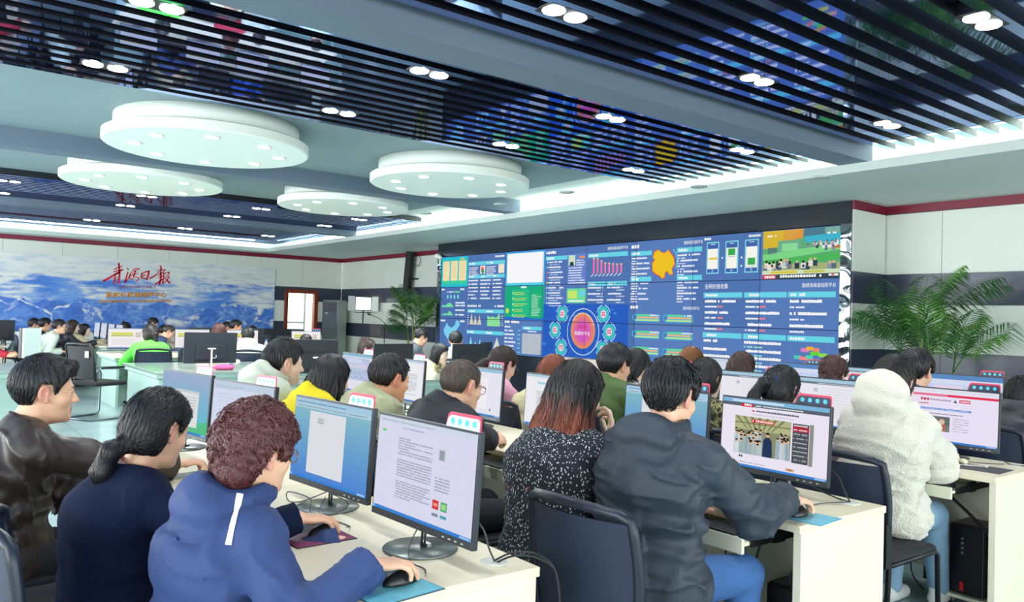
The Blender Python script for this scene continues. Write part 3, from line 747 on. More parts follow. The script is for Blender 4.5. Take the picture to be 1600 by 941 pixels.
# ------------------------------------------------------------------ printed mural with the masthead
def mural_material():
    mt = bpy.data.materials.new('mountain_mural'); mt.use_nodes = True
    nt = mt.node_tree; L = nt.links; b = nt.nodes['Principled BSDF']; b.inputs['Roughness'].default_value = 0.45
    def N(t, **k):
        n = nt.nodes.new(t)
        for a, v in k.items(): setattr(n, a, v)
        return n
    tc = N('ShaderNodeTexCoord'); sep = N('ShaderNodeSeparateXYZ'); L.new(tc.outputs['Object'], sep.inputs[0])
    def mapping(sx, sy, sz, rx=0):
        mp = N('ShaderNodeMapping'); mp.inputs['Scale'].default_value = (sx, sy, sz); mp.inputs['Rotation'].default_value = (rx, 0, 0)
        L.new(tc.outputs['Object'], mp.inputs[0]); return mp
    def noise(mp, scale, detail, rough=0.55, typ='FBM', dist=0.0):
        n = N('ShaderNodeTexNoise', noise_type=typ); n.inputs['Scale'].default_value = scale; n.inputs['Detail'].default_value = detail; n.inputs['Roughness'].default_value = rough; n.inputs['Distortion'].default_value = dist
        L.new(mp.outputs[0], n.inputs['Vector']); return n.outputs['Fac']
    def math_(op, a, b_=None, c_=None):
        n = N('ShaderNodeMath', operation=op)
        for i, q in enumerate((a, b_, c_)):
            if q is None: continue
            if isinstance(q, (int, float)): n.inputs[i].default_value = q
            else: L.new(q, n.inputs[i])
        return n.outputs[0]
    def ramp(f, stops):
        r = N('ShaderNodeValToRGB'); e = r.color_ramp.elements
        while len(e) > 1: e.remove(e[-1])
        for i, (p, c) in enumerate(stops):
            q = e[0] if i == 0 else e.new(p)
            q.position = p; q.color = (*lin(c), 1)
        L.new(f, r.inputs[0]); return r.outputs[0]
    def step(f, a, b_):
        n = N('ShaderNodeMapRange', interpolation_type='SMOOTHSTEP'); n.inputs[1].default_value = a; n.inputs[2].default_value = b_
        L.new(f, n.inputs[0]); return n.outputs[0]
    def mix(f, a, b_):
        n = N('ShaderNodeMix', data_type='RGBA'); L.new(f, n.inputs[0])
        for i, q in ((6, a), (7, b_)):
            if isinstance(q, str): n.inputs[i].default_value = (*lin(q), 1)
            else: L.new(q, n.inputs[i])
        return n.outputs[2]
    v = math_('DIVIDE', sep.outputs['Z'], 1.83)
    # sky and sea of clouds
    c1 = noise(mapping(1, 0.55, 2.6), 1.5, 9, 0.62, dist=0.35)
    c2 = noise(mapping(1, 0.8, 4.2), 2.6, 8, 0.6)
    cm = math_('ADD', c1, math_('MULTIPLY', c2, 0.35))
    hv = ramp(v, [(0.0, '#000000'), (0.40, '#202020'), (0.50, '#606060'), (0.68, '#2a2a2a'), (0.80, '#b0b0b0'), (0.88, '#ffffff')])
    cloud = step(math_('ADD', cm, math_('MULTIPLY', hv, 0.55)), 0.62, 0.84)
    blue = ramp(noise(mapping(1, 0.6, 1.5), 1.2, 6), [(0.30, '#2f6fd2'), (0.5, '#4b8be4'), (0.72, '#86b6ee')])
    white = ramp(c2, [(0.3, '#c4d3e4'), (0.5, '#e4ebec'), (0.7, '#f2f4ee')])
    sky = mix(cloud, blue, white)
    # mountains below
    rl = noise(mapping(0, 1, 0), 0.9, 5, 0.6)
    ridge = math_('ADD', 0.14, math_('MULTIPLY', rl, 0.52))
    mmask = step(math_('SUBTRACT', ridge, v), -0.01, 0.015)
    m2 = noise(mapping(1, 1.0, 1.5, -0.6), 2.2, 9, 0.62, dist=1.2)
    warp = N('ShaderNodeTexNoise'); warp.inputs['Scale'].default_value = 1.7; warp.inputs['Detail'].default_value = 5
    mpw = mapping(1, 1.0, 1.2); L.new(mpw.outputs[0], warp.inputs['Vector'])
    wv = N('ShaderNodeVectorMath', operation='MULTIPLY_ADD'); L.new(warp.outputs['Color'], wv.inputs[0]); wv.inputs[1].default_value = (0, 0.9, 0.7); L.new(mpw.outputs[0], wv.inputs[2])
    vo = N('ShaderNodeTexVoronoi', feature='DISTANCE_TO_EDGE'); vo.inputs['Scale'].default_value = 1.5; L.new(wv.outputs[0], vo.inputs['Vector'])
    edge = math_('ADD', vo.outputs['Distance'], math_('MULTIPLY', math_('SUBTRACT', m2, 0.5), 0.55))
    snow = math_('SUBTRACT', 1.0, step(edge, -0.06, 0.06))
    snow = math_('MULTIPLY', snow, step(math_('ADD', v, math_('MULTIPLY', noise(mapping(1, 0.5, 0.4), 1.1, 2), 0.5)), 0.30, 0.42))
    rock = ramp(m2, [(0.30, '#2a5ab4'), (0.48, '#447cda'), (0.62, '#6f9fe4'), (0.75, '#a9c6ee')])
    mount = mix(snow, rock, '#eef2f6')
    L.new(mix(mmask, sky, mount), b.inputs['Base Color'])
    return mt
MY0, MY1, MZ0, MZ1 = -1.0, 8.235, 0.83, 2.66
t = thing('wall_mural', 'long mountain and cloud mural with red brush lettering on the left wall', 'mural', (XL, 0, MZ0))
MB().box(0.002, 0.03, MY0, MY1, 0, MZ1-MZ0).build('printed_panel', mural_material(), t)
sgn = Flat(0.0015)
# brush strokes of the masthead, traced in a 1506 x 941 drawing of the lettering (x right, y down): points and widths
BR = [
 ([(428, 302), (482, 276), (548, 256)], [10, 15, 8]), ([(497, 214), (506, 262), (506, 335)], [24, 24, 14]), ([(424, 334), (490, 318), (554, 300)], [9, 14, 12]),
 ([(284, 468), (372, 420), (452, 366), (556, 306)], [26, 24, 17, 12]), ([(444, 372), (440, 440), (430, 516)], [14, 17, 16]), ([(440, 388), (476, 366), (516, 350)], [10, 14, 18]),
 ([(510, 352), (506, 440), (492, 512), (466, 500)], [20, 22, 20, 6]), ([(450, 424), (494, 410)], [8, 10]), ([(446, 460), (492, 448)], [8, 10]),
 ([(612, 280), (638, 302)], [7, 15]), ([(628, 346), (606, 430), (588, 494)], [16, 17, 24]), ([(588, 494), (628, 452), (662, 372)], [16, 11, 8]),
 ([(694, 322), (728, 294), (802, 292)], [9, 12, 9]), ([(800, 294), (764, 314), (742, 318)], [10, 8, 5]), ([(678, 340), (664, 396), (652, 440), (700, 452)], [10, 12, 13, 8]),
 ([(684, 352), (718, 336), (744, 318), (728, 372), (716, 412)], [8, 12, 14, 16, 14]), ([(646, 412), (700, 388), (774, 366)], [6, 10, 10]), ([(702, 364), (714, 384)], [8, 12]), ([(692, 424), (706, 442)], [8, 12]),
 ([(716, 418), (778, 426), (788, 452), (766, 480), (734, 490)], [10, 12, 15, 12, 5]),
 ([(840, 362), (826, 400), (830, 434)], [14, 20, 16]), ([(832, 376), (884, 346), (944, 334)], [9, 15, 16]), ([(940, 338), (928, 400), (910, 458)], [22, 24, 20]), ([(850, 404), (886, 390)], [16, 12]), ([(838, 432), (874, 440), (914, 458)], [14, 14, 14]),
 ([(1112, 254), (1126, 290), (1120, 340)], [14, 24, 14]), ([(1066, 338), (1120, 322), (1188, 316)], [8, 12, 12]), ([(1188, 318), (1160, 344), (1100, 378)], [12, 10, 8]), ([(960, 442), (1026, 408), (1096, 352)], [20, 17, 9]),
 ([(1074, 402), (1120, 384), (1172, 358)], [8, 12, 10]), ([(1086, 436), (1130, 420), (1174, 404)], [8, 12, 9]), ([(1118, 350), (1122, 440), (1108, 500), (1098, 546)], [16, 24, 26, 18]), ([(1040, 532), (1096, 500), (1168, 446)], [16, 18, 9]),
 ([(1166, 372), (1162, 450), (1150, 526)], [12, 17, 22]), ([(1166, 384), (1208, 364), (1252, 352)], [8, 12, 14]), ([(1246, 354), (1244, 388), (1208, 410)], [14, 16, 8]), ([(1172, 442), (1212, 430), (1250, 428)], [7, 12, 14]), ([(1248, 430), (1216, 480), (1174, 520)], [12, 14, 9]), ([(1192, 452), (1226, 492), (1256, 520)], [8, 18, 24])]
def smooth_stroke(P, W, n=5):
    P = [np.array(p, float) for p in P]; out = []; ww = []
    for i in range(len(P)-1):
        p0, p1, p2, p3 = P[max(i-1, 0)], P[i], P[i+1], P[min(i+2, len(P)-1)]
        for k in range(n):
            s = k/n
            out.append(0.5*((2*p1)+(p2-p0)*s+(2*p0-5*p1+4*p2-p3)*s*s+(3*p1-p0-3*p2+p3)*s**3)); ww.append(W[i]+(W[i+1]-W[i])*s)
    out.append(P[-1]); ww.append(W[-1])
    return out, ww
ORG = on_x(130, 390, XL+0.03)
EX = (on_x(290, 390, XL+0.03)-ORG)/1506.0
EY = (on_x(130, 490, XL+0.03)-ORG)/941.0
def sg(x, y):
    p = ORG+EX*x+EY*y
    return (p[1], p[2]-MZ0)
lay = 0
for P, W in BR:
    q, ww = smooth_stroke(P, W)
    for i in range(len(q)-1):
        d = q[i+1]-q[i]; n = np.array([-d[1], d[0]]); n = n/(np.linalg.norm(n)+1e-6)
        sgn.poly([sg(*(q[i]+n*ww[i]*0.64)), sg(*(q[i+1]+n*ww[i+1]*0.64)), sg(*(q[i+1]-n*ww[i+1]*0.64)), sg(*(q[i]-n*ww[i]*0.64))], '#e4082e', 1)
    for p, w in ((q[0], ww[0]), (q[-1], ww[-1])):
        sgn.poly([sg(p[0]+w*0.64*math.cos(a), p[1]+w*0.64*math.sin(a)) for a in np.linspace(0, 2*PI, 9)[:-1]], '#e4082e', 1)
def sign_line(txt, x0, y0, x1, y1, h, c, lay=1, bold=0.0):
    """lettering whose baseline runs from (x0, y0) to (x1, y1)"""
    L_ = math.hypot(x1-x0, y1-y0)
    for poly in text_polys(txt, h, L_, bold):
        sgn.poly([sg(x0+(x1-x0)*a/L_, y0+(y1-y0)*a/L_-b) for a, b in poly], c, lay)
sign_line('QINGHAI DAILY', 488, 596, 1050, 612, 56, '#8c1f5c', 1, 0.01)
sign_line('融媒体报道指挥中心', 326, 722, 1212, 744, 80, '#6b4a1c', 1, 0.03)
sign_line('融媒体报道指挥中心', 320, 716, 1206, 738, 80, '#e8a33c', 2, 0.015)
sign_line('RONGMEITIBAODAOZHIHUIZHONGXIN', 226, 796, 1290, 826, 42, '#6b4a1c', 1, 0.03)
sign_line('RONGMEITIBAODAOZHIHUIZHONGXIN', 222, 792, 1286, 822, 42, '#e0a04a', 2, 0.015)
sgn.mesh('lettering', frame3((0.031, 0, 0), (0, 1, 0), (0, 0, 1)), print_m, t)
# ------------------------------------------------------------------ smooth bodies: distance fields turned into meshes
def surface(fn, lo, hi, h, margin=1.6):
    """mesh of fn(points) = 0 inside the box lo..hi with cells of size h"""
    lo = np.array(lo, float); hi = np.array(hi, float); S = 4
    nb = np.maximum(1, np.ceil((hi-lo)/(h*S)).astype(int)); n = nb*S
    ax = [lo[i]+(np.arange(nb[i])*S+(S-1)/2)*h for i in range(3)]
    G = np.stack(np.meshgrid(*ax, indexing='ij'), -1).reshape(-1, 3)
    fc = fn(G).reshape(nb)
    near = np.abs(fc) < S*h*0.87*margin
    F = np.repeat(np.repeat(np.repeat(fc, S, 0), S, 1), S, 2)
    bi = np.argwhere(near)
    if len(bi) == 0: return np.zeros((0, 3)), np.zeros((0, 4), int)
    off = np.stack(np.meshgrid(*[np.arange(S)]*3, indexing='ij'), -1).reshape(-1, 3)
    idx = (bi[:, None, :]*S+off[None]).reshape(-1, 3)
    F[idx[:, 0], idx[:, 1], idx[:, 2]] = fn(lo+idx*h)
    F[0, :, :] = np.maximum(F[0, :, :], 1e-4); F[-1, :, :] = np.maximum(F[-1, :, :], 1e-4)
    F[:, 0, :] = np.maximum(F[:, 0, :], 1e-4); F[:, -1, :] = np.maximum(F[:, -1, :], 1e-4)
    F[:, :, 0] = np.maximum(F[:, :, 0], 1e-4); F[:, :, -1] = np.maximum(F[:, :, -1], 1e-4)
    s = F < 0
    cs = [(i, j, k) for i in (0, 1) for j in (0, 1) for k in (0, 1)]
    def sh(A, c): return A[c[0]:A.shape[0]-1+c[0], c[1]:A.shape[1]-1+c[1], c[2]:A.shape[2]-1+c[2]]
    tot = sum(sh(s, c).astype(np.int8) for c in cs)
    cells = np.argwhere((tot > 0) & (tot < 8))
    vid = -np.ones(np.array(F.shape)-1, int); vid[tuple(cells.T)] = np.arange(len(cells))
    acc = np.zeros((len(cells), 3)); cnt = np.zeros(len(cells))
    val = {c: F[cells[:, 0]+c[0], cells[:, 1]+c[1], cells[:, 2]+c[2]] for c in cs}
    for a in cs:
        for d in range(3):
            if a[d]: continue
            b = list(a); b[d] = 1; b = tuple(b)
            fa, fb = val[a], val[b]; m_ = (fa < 0) != (fb < 0)
            t = np.where(m_, fa/np.where(m_, fa-fb, 1), 0)
            p = np.zeros((len(cells), 3)); p[:] = a; p[:, d] += t
            acc += p*m_[:, None]; cnt += m_
    V = lo+(cells+acc/np.maximum(cnt, 1)[:, None])*h
    Q = []
    for d in range(3):
        e1, e2 = [(1, 2), (2, 0), (0, 1)][d]
        sl = [slice(None)]*3; sl2 = [slice(None)]*3; sl[d] = slice(0, -1); sl2[d] = slice(1, None)
        A, B = s[tuple(sl)], s[tuple(sl2)]
        e = np.argwhere(A != B)
        e = e[(e[:, e1] > 0) & (e[:, e2] > 0) & (e[:, e1] < F.shape[e1]-1) & (e[:, e2] < F.shape[e2]-1)]
        if len(e) == 0: continue
        ins = A[tuple(e.T)]
        def g(o1, o2):
            q = e.copy(); q[:, e1] += o1; q[:, e2] += o2
            return vid[tuple(q.T)]
        q = np.stack([g(-1, -1), g(0, -1), g(0, 0), g(-1, 0)], 1)
        q[~ins] = q[~ins][:, ::-1]
        Q.append(q)
    Q = np.concatenate(Q) if Q else np.zeros((0, 4), int)
    return V, Q[(Q >= 0).all(1)]

def mesh_from(name, V, Q, mats, parent=None, mi=None, colors=None, smooth=True):
    me = bpy.data.meshes.new(name)
    me.vertices.add(len(V)); me.vertices.foreach_set('co', np.asarray(V, np.float32).ravel())
    nl = sum(len(q) for q in Q) if isinstance(Q, list) else Q.size
    if isinstance(Q, list):
        lens = np.array([len(q) for q in Q]); flat = np.concatenate([np.asarray(q) for q in Q]) if Q else np.zeros(0)
    else:
        lens = np.full(len(Q), Q.shape[1]); flat = Q.ravel()
    me.loops.add(int(nl)); me.loops.foreach_set('vertex_index', flat.astype(np.int32))
    me.polygons.add(len(lens))
    st = np.concatenate([[0], np.cumsum(lens)[:-1]]) if len(lens) else np.zeros(0)
    me.polygons.foreach_set('loop_start', st.astype(np.int32))
    for mt in (mats if isinstance(mats, (list, tuple)) else [mats]): me.materials.append(mt)
    if mi is not None: me.polygons.foreach_set('material_index', np.asarray(mi, np.int32))
    me.polygons.foreach_set('use_smooth', np.full(len(lens), smooth))
    if colors is not None:
        at = me.color_attributes.new('picture', 'FLOAT_COLOR', 'POINT')
        at.data.foreach_set('color', np.c_[colors, np.ones(len(V))].astype(np.float32).ravel())
    me.update(calc_edges=True); me.validate()
    return link(name, me, parent)

A3 = lambda *p: np.array(p, float)
def cone(P, a, b, ra, rb, u=None, s=1.0):
    """rounded cone a-b; u, s: widen along unit vector u by factor s"""
    pa = P-a; ba = b-a
    if u is not None:
        u = u/np.linalg.norm(u); k = (1-1/s)
        pa = pa-np.outer(pa@u, u)*k; ba = ba-u*(ba@u)*k
    t = np.clip((pa@ba)/(ba@ba+1e-12), 0, 1)
    return np.linalg.norm(pa-t[:, None]*ba, axis=1)-(ra+(rb-ra)*t)
def ell(P, c, r, R=None):
    q = P-c
    if R is not None: q = q@R
    r = np.asarray(r, float)
    k0 = np.linalg.norm(q/r, axis=1); k1 = np.linalg.norm(q/(r*r), axis=1)
    return k0*(k0-1)/(k1+1e-9)
def U(a, b, k):
    h = np.clip(0.5+0.5*(b-a)/k, 0, 1)
    return b+(a-b)*h-k*h*(1-h)
def SUBT(a, b, k): return -U(-a, b, k)
def INTER(a, b, k): return -U(-a, -b, k)
def rotz(a): c, s = math.cos(a), math.sin(a); return np.array([[c, -s, 0], [s, c, 0], [0, 0, 1.0]])
def rotx(a): c, s = math.cos(a), math.sin(a); return np.array([[1.0, 0, 0], [0, c, -s], [0, s, c]])
def roty(a): c, s = math.cos(a), math.sin(a); return np.array([[c, 0, s], [0, 1.0, 0], [-s, 0, c]])
def unit(v): return v/(np.linalg.norm(v)+1e-9)
WAVES = {}
def ripple(P, freq, seed, n=5):
    """soft pseudo-random field in about -1..1"""
    if (seed, n) not in WAVES:
        r = np.random.RandomState(seed); d = r.normal(size=(n, 3)); d /= np.linalg.norm(d, axis=1)[:, None]
        WAVES[(seed, n)] = (d, r.uniform(0.6, 1.6, n), r.uniform(0, 6.28, n))
    d, k, ph = WAVES[(seed, n)]
    v = np.zeros(len(P)); q = P*freq
    for i in range(n): v = v+np.sin(q@d[i]*k[i]+ph[i]+1.3*v)
    return v/n

# ---- heads -----------------------------------------------------------
def head_sdf(P, fem=False, full=1.0):
    """local head: x right, y forward, z up, origin between the ears; chin at -0.118, crown at +0.118"""
    f = ell(P, A3(0, -0.012, 0.028), (0.075, 0.095, 0.089))
    f = U(f, ell(P, A3(0, 0.024, -0.035), (0.060*full, 0.066, 0.082)), 0.035)
    f = U(f, ell(P, A3(0, 0.044, -0.085), (0.040*full if not fem else 0.035, 0.040, 0.030)), 0.030)
    X = P.copy(); X[:, 0] = np.abs(X[:, 0])                          # the two halves mirror each other
    f = U(f, ell(X, A3(0.042, 0.054, -0.028), (0.022*full, 0.022, 0.022)), 0.020)
    f = U(f, cone(X, A3(0.010, 0.083, 0.020), A3(0.042, 0.072, 0.022), 0.008, 0.007), 0.016)
    f = SUBT(f, ell(X, A3(0.032, 0.098, 0.000), (0.019, 0.014, 0.011)), 0.010)
    f = U(f, ell(X, A3(0.0315, 0.0745, -0.001), (0.0135, 0.0135, 0.0125)), 0.004)
    f = U(f, cone(P, A3(0, 0.084, 0.010), A3(0, 0.106, -0.030), 0.006, 0.0105), 0.010)
    f = U(f, ell(X, A3(0.011, 0.096, -0.034), (0.008, 0.009, 0.007)), 0.006)
    f = U(f, cone(X, A3(0, 0.0895, -0.060), A3(0.018, 0.082, -0.062), 0.0062, 0.003), 0.006)
    f = U(f, cone(X, A3(0, 0.0885, -0.071), A3(0.015, 0.082, -0.070), 0.0070, 0.0035), 0.006)
    f = SUBT(f, cone(X, A3(0, 0.097, -0.0655), A3(0.020, 0.086, -0.0655), 0.0016, 0.001), 0.002)
    f = U(f, ell(P, A3(0, 0.078, -0.100), (0.018, 0.014, 0.014)), 0.020)
    R = rotz(0.50)@roty(0.16)@rotx(0.12)
    e = ell(X, A3(0.0835, -0.014, -0.001), (0.0085, 0.0225, 0.0345), R)
    e = U(e, ell(X, A3(0.078, -0.004, -0.030), (0.007, 0.009, 0.011)), 0.008)
    e = SUBT(e, ell(X, A3(0.0915, -0.009, 0.003), (0.0080, 0.0135, 0.0225), R), 0.004)
    e = U(e, ell(X, A3(0.0815, -0.002, -0.006), (0.004, 0.004, 0.008)), 0.003)
    e = U(e, cone(X, A3(0.0835, -0.016, 0.012), A3(0.0855, -0.017, -0.012), 0.0035, 0.003), 0.004)
    return U(f, e, 0.006)
HB = np.array([[-0.14, -0.082], [-0.060, -0.080], [-0.046, -0.060], [-0.038, -0.015], [-0.026, 0.036], [0.012, 0.040], [0.020, 0.000], [0.032, 0.006], [0.046, 0.034], [0.066, 0.058], [0.085, 0.068], [0.14, 0.08]])
def hairline(P, raise_=0.0, nape=0.0):
    z = np.interp(P[:, 1], HB[:, 0], HB[:, 1])
    z = np.where(P[:, 1] > 0.03, z+raise_, z); z = np.where(P[:, 1] < -0.03, z+nape, z)
    return (z-P[:, 2])*0.62
def hair_sdf(P, st):
    """st: style dict; P in head coordinates"""
    k = st['kind']; v = st.get('vol', 0.014); sd = st.get('seed', 1)
    top = st.get('top', v)
    s = ell(P, A3(0, -0.014, 0.030), (0.077+v, 0.098+v, 0.090+top))
    if k == 'curly':
        X = P+0.006*np.stack([ripple(P, 60, sd), ripple(P, 60, sd+1), ripple(P, 60, sd+2)], 1)
        s = s-0.010*ripple(X, 70, sd+5, 6)-0.005*ripple(X, 150, sd+6, 5)
        d = np.maximum(s, hairline(P, -0.012, -0.012)-0.006)
        return U(d, ell(P, A3(0, -0.075, -0.045), (0.072, 0.05, 0.06)), 0.02)-0.004*ripple(P, 120, sd+9)
    c = hairline(P, st.get('raise', 0.0), st.get('nape', 0.0))
    q = P-A3(0.01, -0.055, 0.10); ang = np.arctan2(q[:, 0], q[:, 1]+1e-6)
    strand = np.sin(ang*34+6*ripple(P, 26, sd)+2*ripple(P, 70, sd+1))
    s = s-st.get('rough', 0.0016)*strand-0.0025*ripple(P, 30, sd+3)
    if k == 'short':                                    # cut closer towards the nape and the temples
        s = s+min(v, 0.013)*np.clip((0.02-P[:, 2])/0.085, 0, 1)*np.clip((0.05-P[:, 1])/0.05, 0, 1)
    f = INTER(s, c, 0.008)
    if st.get('fringe'):
        f = U(f, INTER(ell(P, A3(0, 0.020, 0.052), (0.080+v*0.6, 0.082+v, 0.058)), (P[:, 2]*-1+st['fringe'])*0.8, 0.006), 0.01)
    if st.get('quiff'):
        f = U(f, ell(P, A3(0.012, 0.066, 0.098), (0.052, 0.034, 0.026), rotx(0.5))-0.002*strand, 0.02)
    if k in ('long', 'bob', 'pony', 'bun', 'lowtail'):
        # covers the ears, reaches the nape
        w = st.get('w', 0.020)
        side = ell(P, A3(0, -0.030, -0.005), (0.080+w*0.6, 0.086+w*0.5, 0.105))
        side = INTER(side, (P[:, 1]-(0.028 if not st.get('ears') else -0.022)+np.maximum(0, P[:, 2])*-0.3), 0.010)
        if k in ('pony', 'bun', 'lowtail'): side = INTER(side, -(P[:, 2]+0.085), 0.01)
        f = U(f, side-0.002*strand, 0.016)
    if k in ('long', 'bob'):
        L = st.get('len', 0.34); w = st.get('w', 0.02)
        t = np.clip(-(P[:, 2]-0.02)/L, 0, 1)
        X = P.copy(); X[:, 2] = np.clip(P[:, 2], -L, 0.02)
        cx = 0.0; cyy = -0.040-0.045*t*st.get('back', 1.0)
        rx = 0.088+w*0.5+st.get('flare', 0.015)*np.sin(t*2.6); ry = 0.064+w*0.4-0.014*t
        th = np.arctan2(P[:, 0], P[:, 1]-cyy)
        q = np.sqrt(((P[:, 0]-cx)/rx)**2+((P[:, 1]-cyy)/ry)**2)
        wave = 0.0035*np.sin(th*22+5*ripple(P*A3(1, 1, 0.25), 30, sd+4))+0.002*np.sin(th*55+4*ripple(P*A3(1, 1, 0.2), 40, sd+7))
        body = (q-1)*np.minimum(rx, ry)-wave
        body = np.maximum(body, np.maximum(P[:, 2]-0.03, -(P[:, 2]+L+0.02*ripple(P, 60, sd+8))))
        # open in front so that the face shows
        face = (P[:, 1]-(st.get('open', 0.034)-0.01*t))*0.9
        body = INTER(body, face, 0.008)
        f = U(f, body, 0.015)
    if k in ('pony', 'lowtail'):
        z0 = st.get('z', 0.03); L = st.get('len', 0.26); dx = st.get('side', 0.0)
        a = A3(0, -0.105, z0); b = A3(dx*0.3, -0.15, z0-0.03); c_ = A3(dx, -0.14+st.get('sweep', 0), z0-L*0.6); d = A3(dx*1.2, -0.125+st.get('sweep', 0)*1.3, z0-L)
        wv = 0.003*np.sin(60*P[:, 0]+30*P[:, 1]+3*ripple(P, 20, sd))
        tl = U(cone(P, a, b, 0.026, 0.024), cone(P, b, c_, 0.026, 0.030), 0.02); tl = U(tl, cone(P, c_, d, 0.030, 0.008), 0.02)
        f = U(f, tl-wv, 0.012)
    if k == 'bun':
        bz = st.get('z', 0.085)
        q = P-A3(st.get('side', 0), st.get('by', -0.085), bz)
        f = U(f, np.linalg.norm(q, axis=1)-st.get('r', 0.042)-0.004*np.sin(12*np.arctan2(q[:, 0], q[:, 2])+60*q[:, 1])-0.003*ripple(P, 70, sd), 0.008)
    return f
def grad(fn, P, e=0.002):
    g = np.stack([fn(P+A3(e, 0, 0))-fn(P-A3(e, 0, 0)), fn(P+A3(0, e, 0))-fn(P-A3(0, e, 0)), fn(P+A3(0, 0, e))-fn(P-A3(0, 0, e))], 1)
    return g/(np.linalg.norm(g, axis=1)[:, None]+1e-9)
def locks(fn, V, n, steps, dl, width, seed, flow, lift=0.001, curl=0.0, keep=None):
    """tapered strands of hair following the surface fn = 0"""
    r = np.random.RandomState(seed)
    p = V[r.randint(0, len(V), n)].copy()
    W = np.array(width)*r.uniform(0.7, 1.3, (n, 1)); pts = [p]
    jit = r.normal(size=(n, 3))*0.25; L = r.uniform(0.6, 1.25, n)[:, None]
    for i in range(steps):
        g = grad(fn, p); d = flow(p)+jit
        if curl: d = d+curl*np.cross(g, flow(p))*np.sin(i*1.3+jit[:, :1]*9)
        d = d-g*(d*g).sum(1)[:, None]; d = d/(np.linalg.norm(d, axis=1)[:, None]+1e-9)
        p = p+d*dl*L
        f = fn(p); p = p-grad(fn, p)*np.clip(f-lift*(1+i), -0.01, 0.012)[:, None]
        pts.append(p)
    pts = np.stack(pts, 1)                              # n, k, 3
    if keep is not None:
        ok = keep(pts.reshape(-1, 3)).reshape(n, -1).all(1); pts = pts[ok]; W = W[ok]; n = len(pts)
    k = steps+1
    t = np.gradient(pts, axis=1); t /= np.linalg.norm(t, axis=2)[:, :, None]+1e-9
    g = np.stack([grad(fn, pts[:, i]) for i in range(k)], 1)
    u = np.cross(t, g); u /= np.linalg.norm(u, axis=2)[:, :, None]+1e-9
    prof = np.array([0.35]+[1.0]*(k-2)+[0.12])[:k]
    w = (W[:, :1]*prof[None, :])[:, :, None]
    ring = np.stack([pts-u*w, pts+g*w*0.55, pts+u*w], 2)    # n, k, 3 verts, 3
    VV = ring.reshape(-1, 3); base = np.arange(n)[:, None, None]*k*3
    ii = np.arange(k-1)[None, :, None]*3; jj = np.arange(2)[None, None, :]
    a = base+ii+jj
    Q = np.stack([a, a+1, a+4, a+3], -1).reshape(-1, 4)
    return VV, Q

# ---- hands -----------------------------------------------------------
def hand_sdf(P, curl=(0.35, 0.4, 0.45, 0.5), spread=0.10, thumb=(0.5, 0.5), right=True):
    """local hand: origin at the wrist, y to the fingertips, z out of the back of the hand, x to the right"""
    X = P.copy()
    if not right: X[:, 0] = -X[:, 0]                    # thumb on the left (-x) for a right hand held palm down
    f = cone(X, A3(0, -0.030, 0), A3(0, 0.0, 0), 0.0215, 0.024, A3(1, 0, 0), 1.15)
    f = U(f, ell(X, A3(0.002, 0.048, 0.0), (0.040, 0.052, 0.016)), 0.022)
    f = U(f, ell(X, A3(-0.026, 0.030, -0.008), (0.016, 0.030, 0.014)), 0.012)
    for i in range(4):
        x0 = -0.030+0.0205*i; Ln = (0.074, 0.084, 0.078, 0.060)[i]; y0 = (0.086, 0.092, 0.088, 0.078)[i]
        a = spread*(i-1.4); c = curl[i]; p = A3(x0, y0, 0.002); ang = -c*0.6; r0 = (0.0092, 0.0094, 0.009, 0.008)[i]
        for j in range(3):
            l = Ln*(0.46, 0.30, 0.24)[j]
            q = p+l*A3(math.sin(a)*math.cos(ang), math.cos(a)*math.cos(ang), math.sin(ang))
            f = U(f, cone(X, p, q, r0*(1-0.08*j), r0*(0.92-0.1*j)), 0.004 if j else 0.008)
            p = q; ang -= c
    p = A3(-0.030, 0.022, -0.006); d = unit(A3(-math.sin(thumb[0]+0.5), math.cos(thumb[0]+0.5), -0.35*thumb[1]-0.1))
    q = p+d*0.040; f = U(f, cone(X, p, q, 0.013, 0.0105), 0.012)
    d2 = unit(d+A3(0.35, 0.25, -0.30*thumb[1])); f = U(f, cone(X, q, q+d2*0.030, 0.0105, 0.0085), 0.004)
    d3 = unit(d2+A3(0.30, 0.2, -0.2*thumb[1])); f = U(f, cone(X, q+d2*0.030, q+d2*0.030+d3*0.022, 0.009, 0.0075), 0.003)
    return f
# ------------------------------------------------------------------ people
def skin_material(name, c, lip=False):
    if name in MATS: return MATS[name]
    m_ = mat(name, c, 0.42 if not lip else 0.35, spec=0.4, var=(14, 0.10), bump=(160, 0.04))
    b = m_.node_tree.nodes['Principled BSDF']
    b.inputs['Subsurface Weight'].default_value = 0.12
    b.inputs['Subsurface Radius'].default_value = (0.012, 0.005, 0.003)
    b.inputs['Subsurface Scale'].default_value = 0.6
    return m_
SKIN = {'a': '#f4cbb0', 'b': '#efbfa0', 'c': '#f8d6c0', 'd': '#e8ad88'}
EARS = {'a': '#f3b8a2', 'b': '#efac98', 'c': '#f6c2b2', 'd': '#e69a80'}
def hair_material(name, c, rough=0.38, vcol=False):
    if name in MATS: return MATS[name]
    m_ = mat(name, c, rough, spec=0.55, var=(40, 0.35))
    nt = m_.node_tree; b = nt.nodes['Principled BSDF']
    if vcol:
        a = nt.nodes.new('ShaderNodeAttribute'); a.attribute_name = 'picture'
        nt.links.new(a.outputs['Color'], b.inputs['Base Color'])
    return m_
eye_w = mat('eye_white', '#f2efe9', 0.25); eye_d = mat('eye_iris', '#1d130d', 0.15)

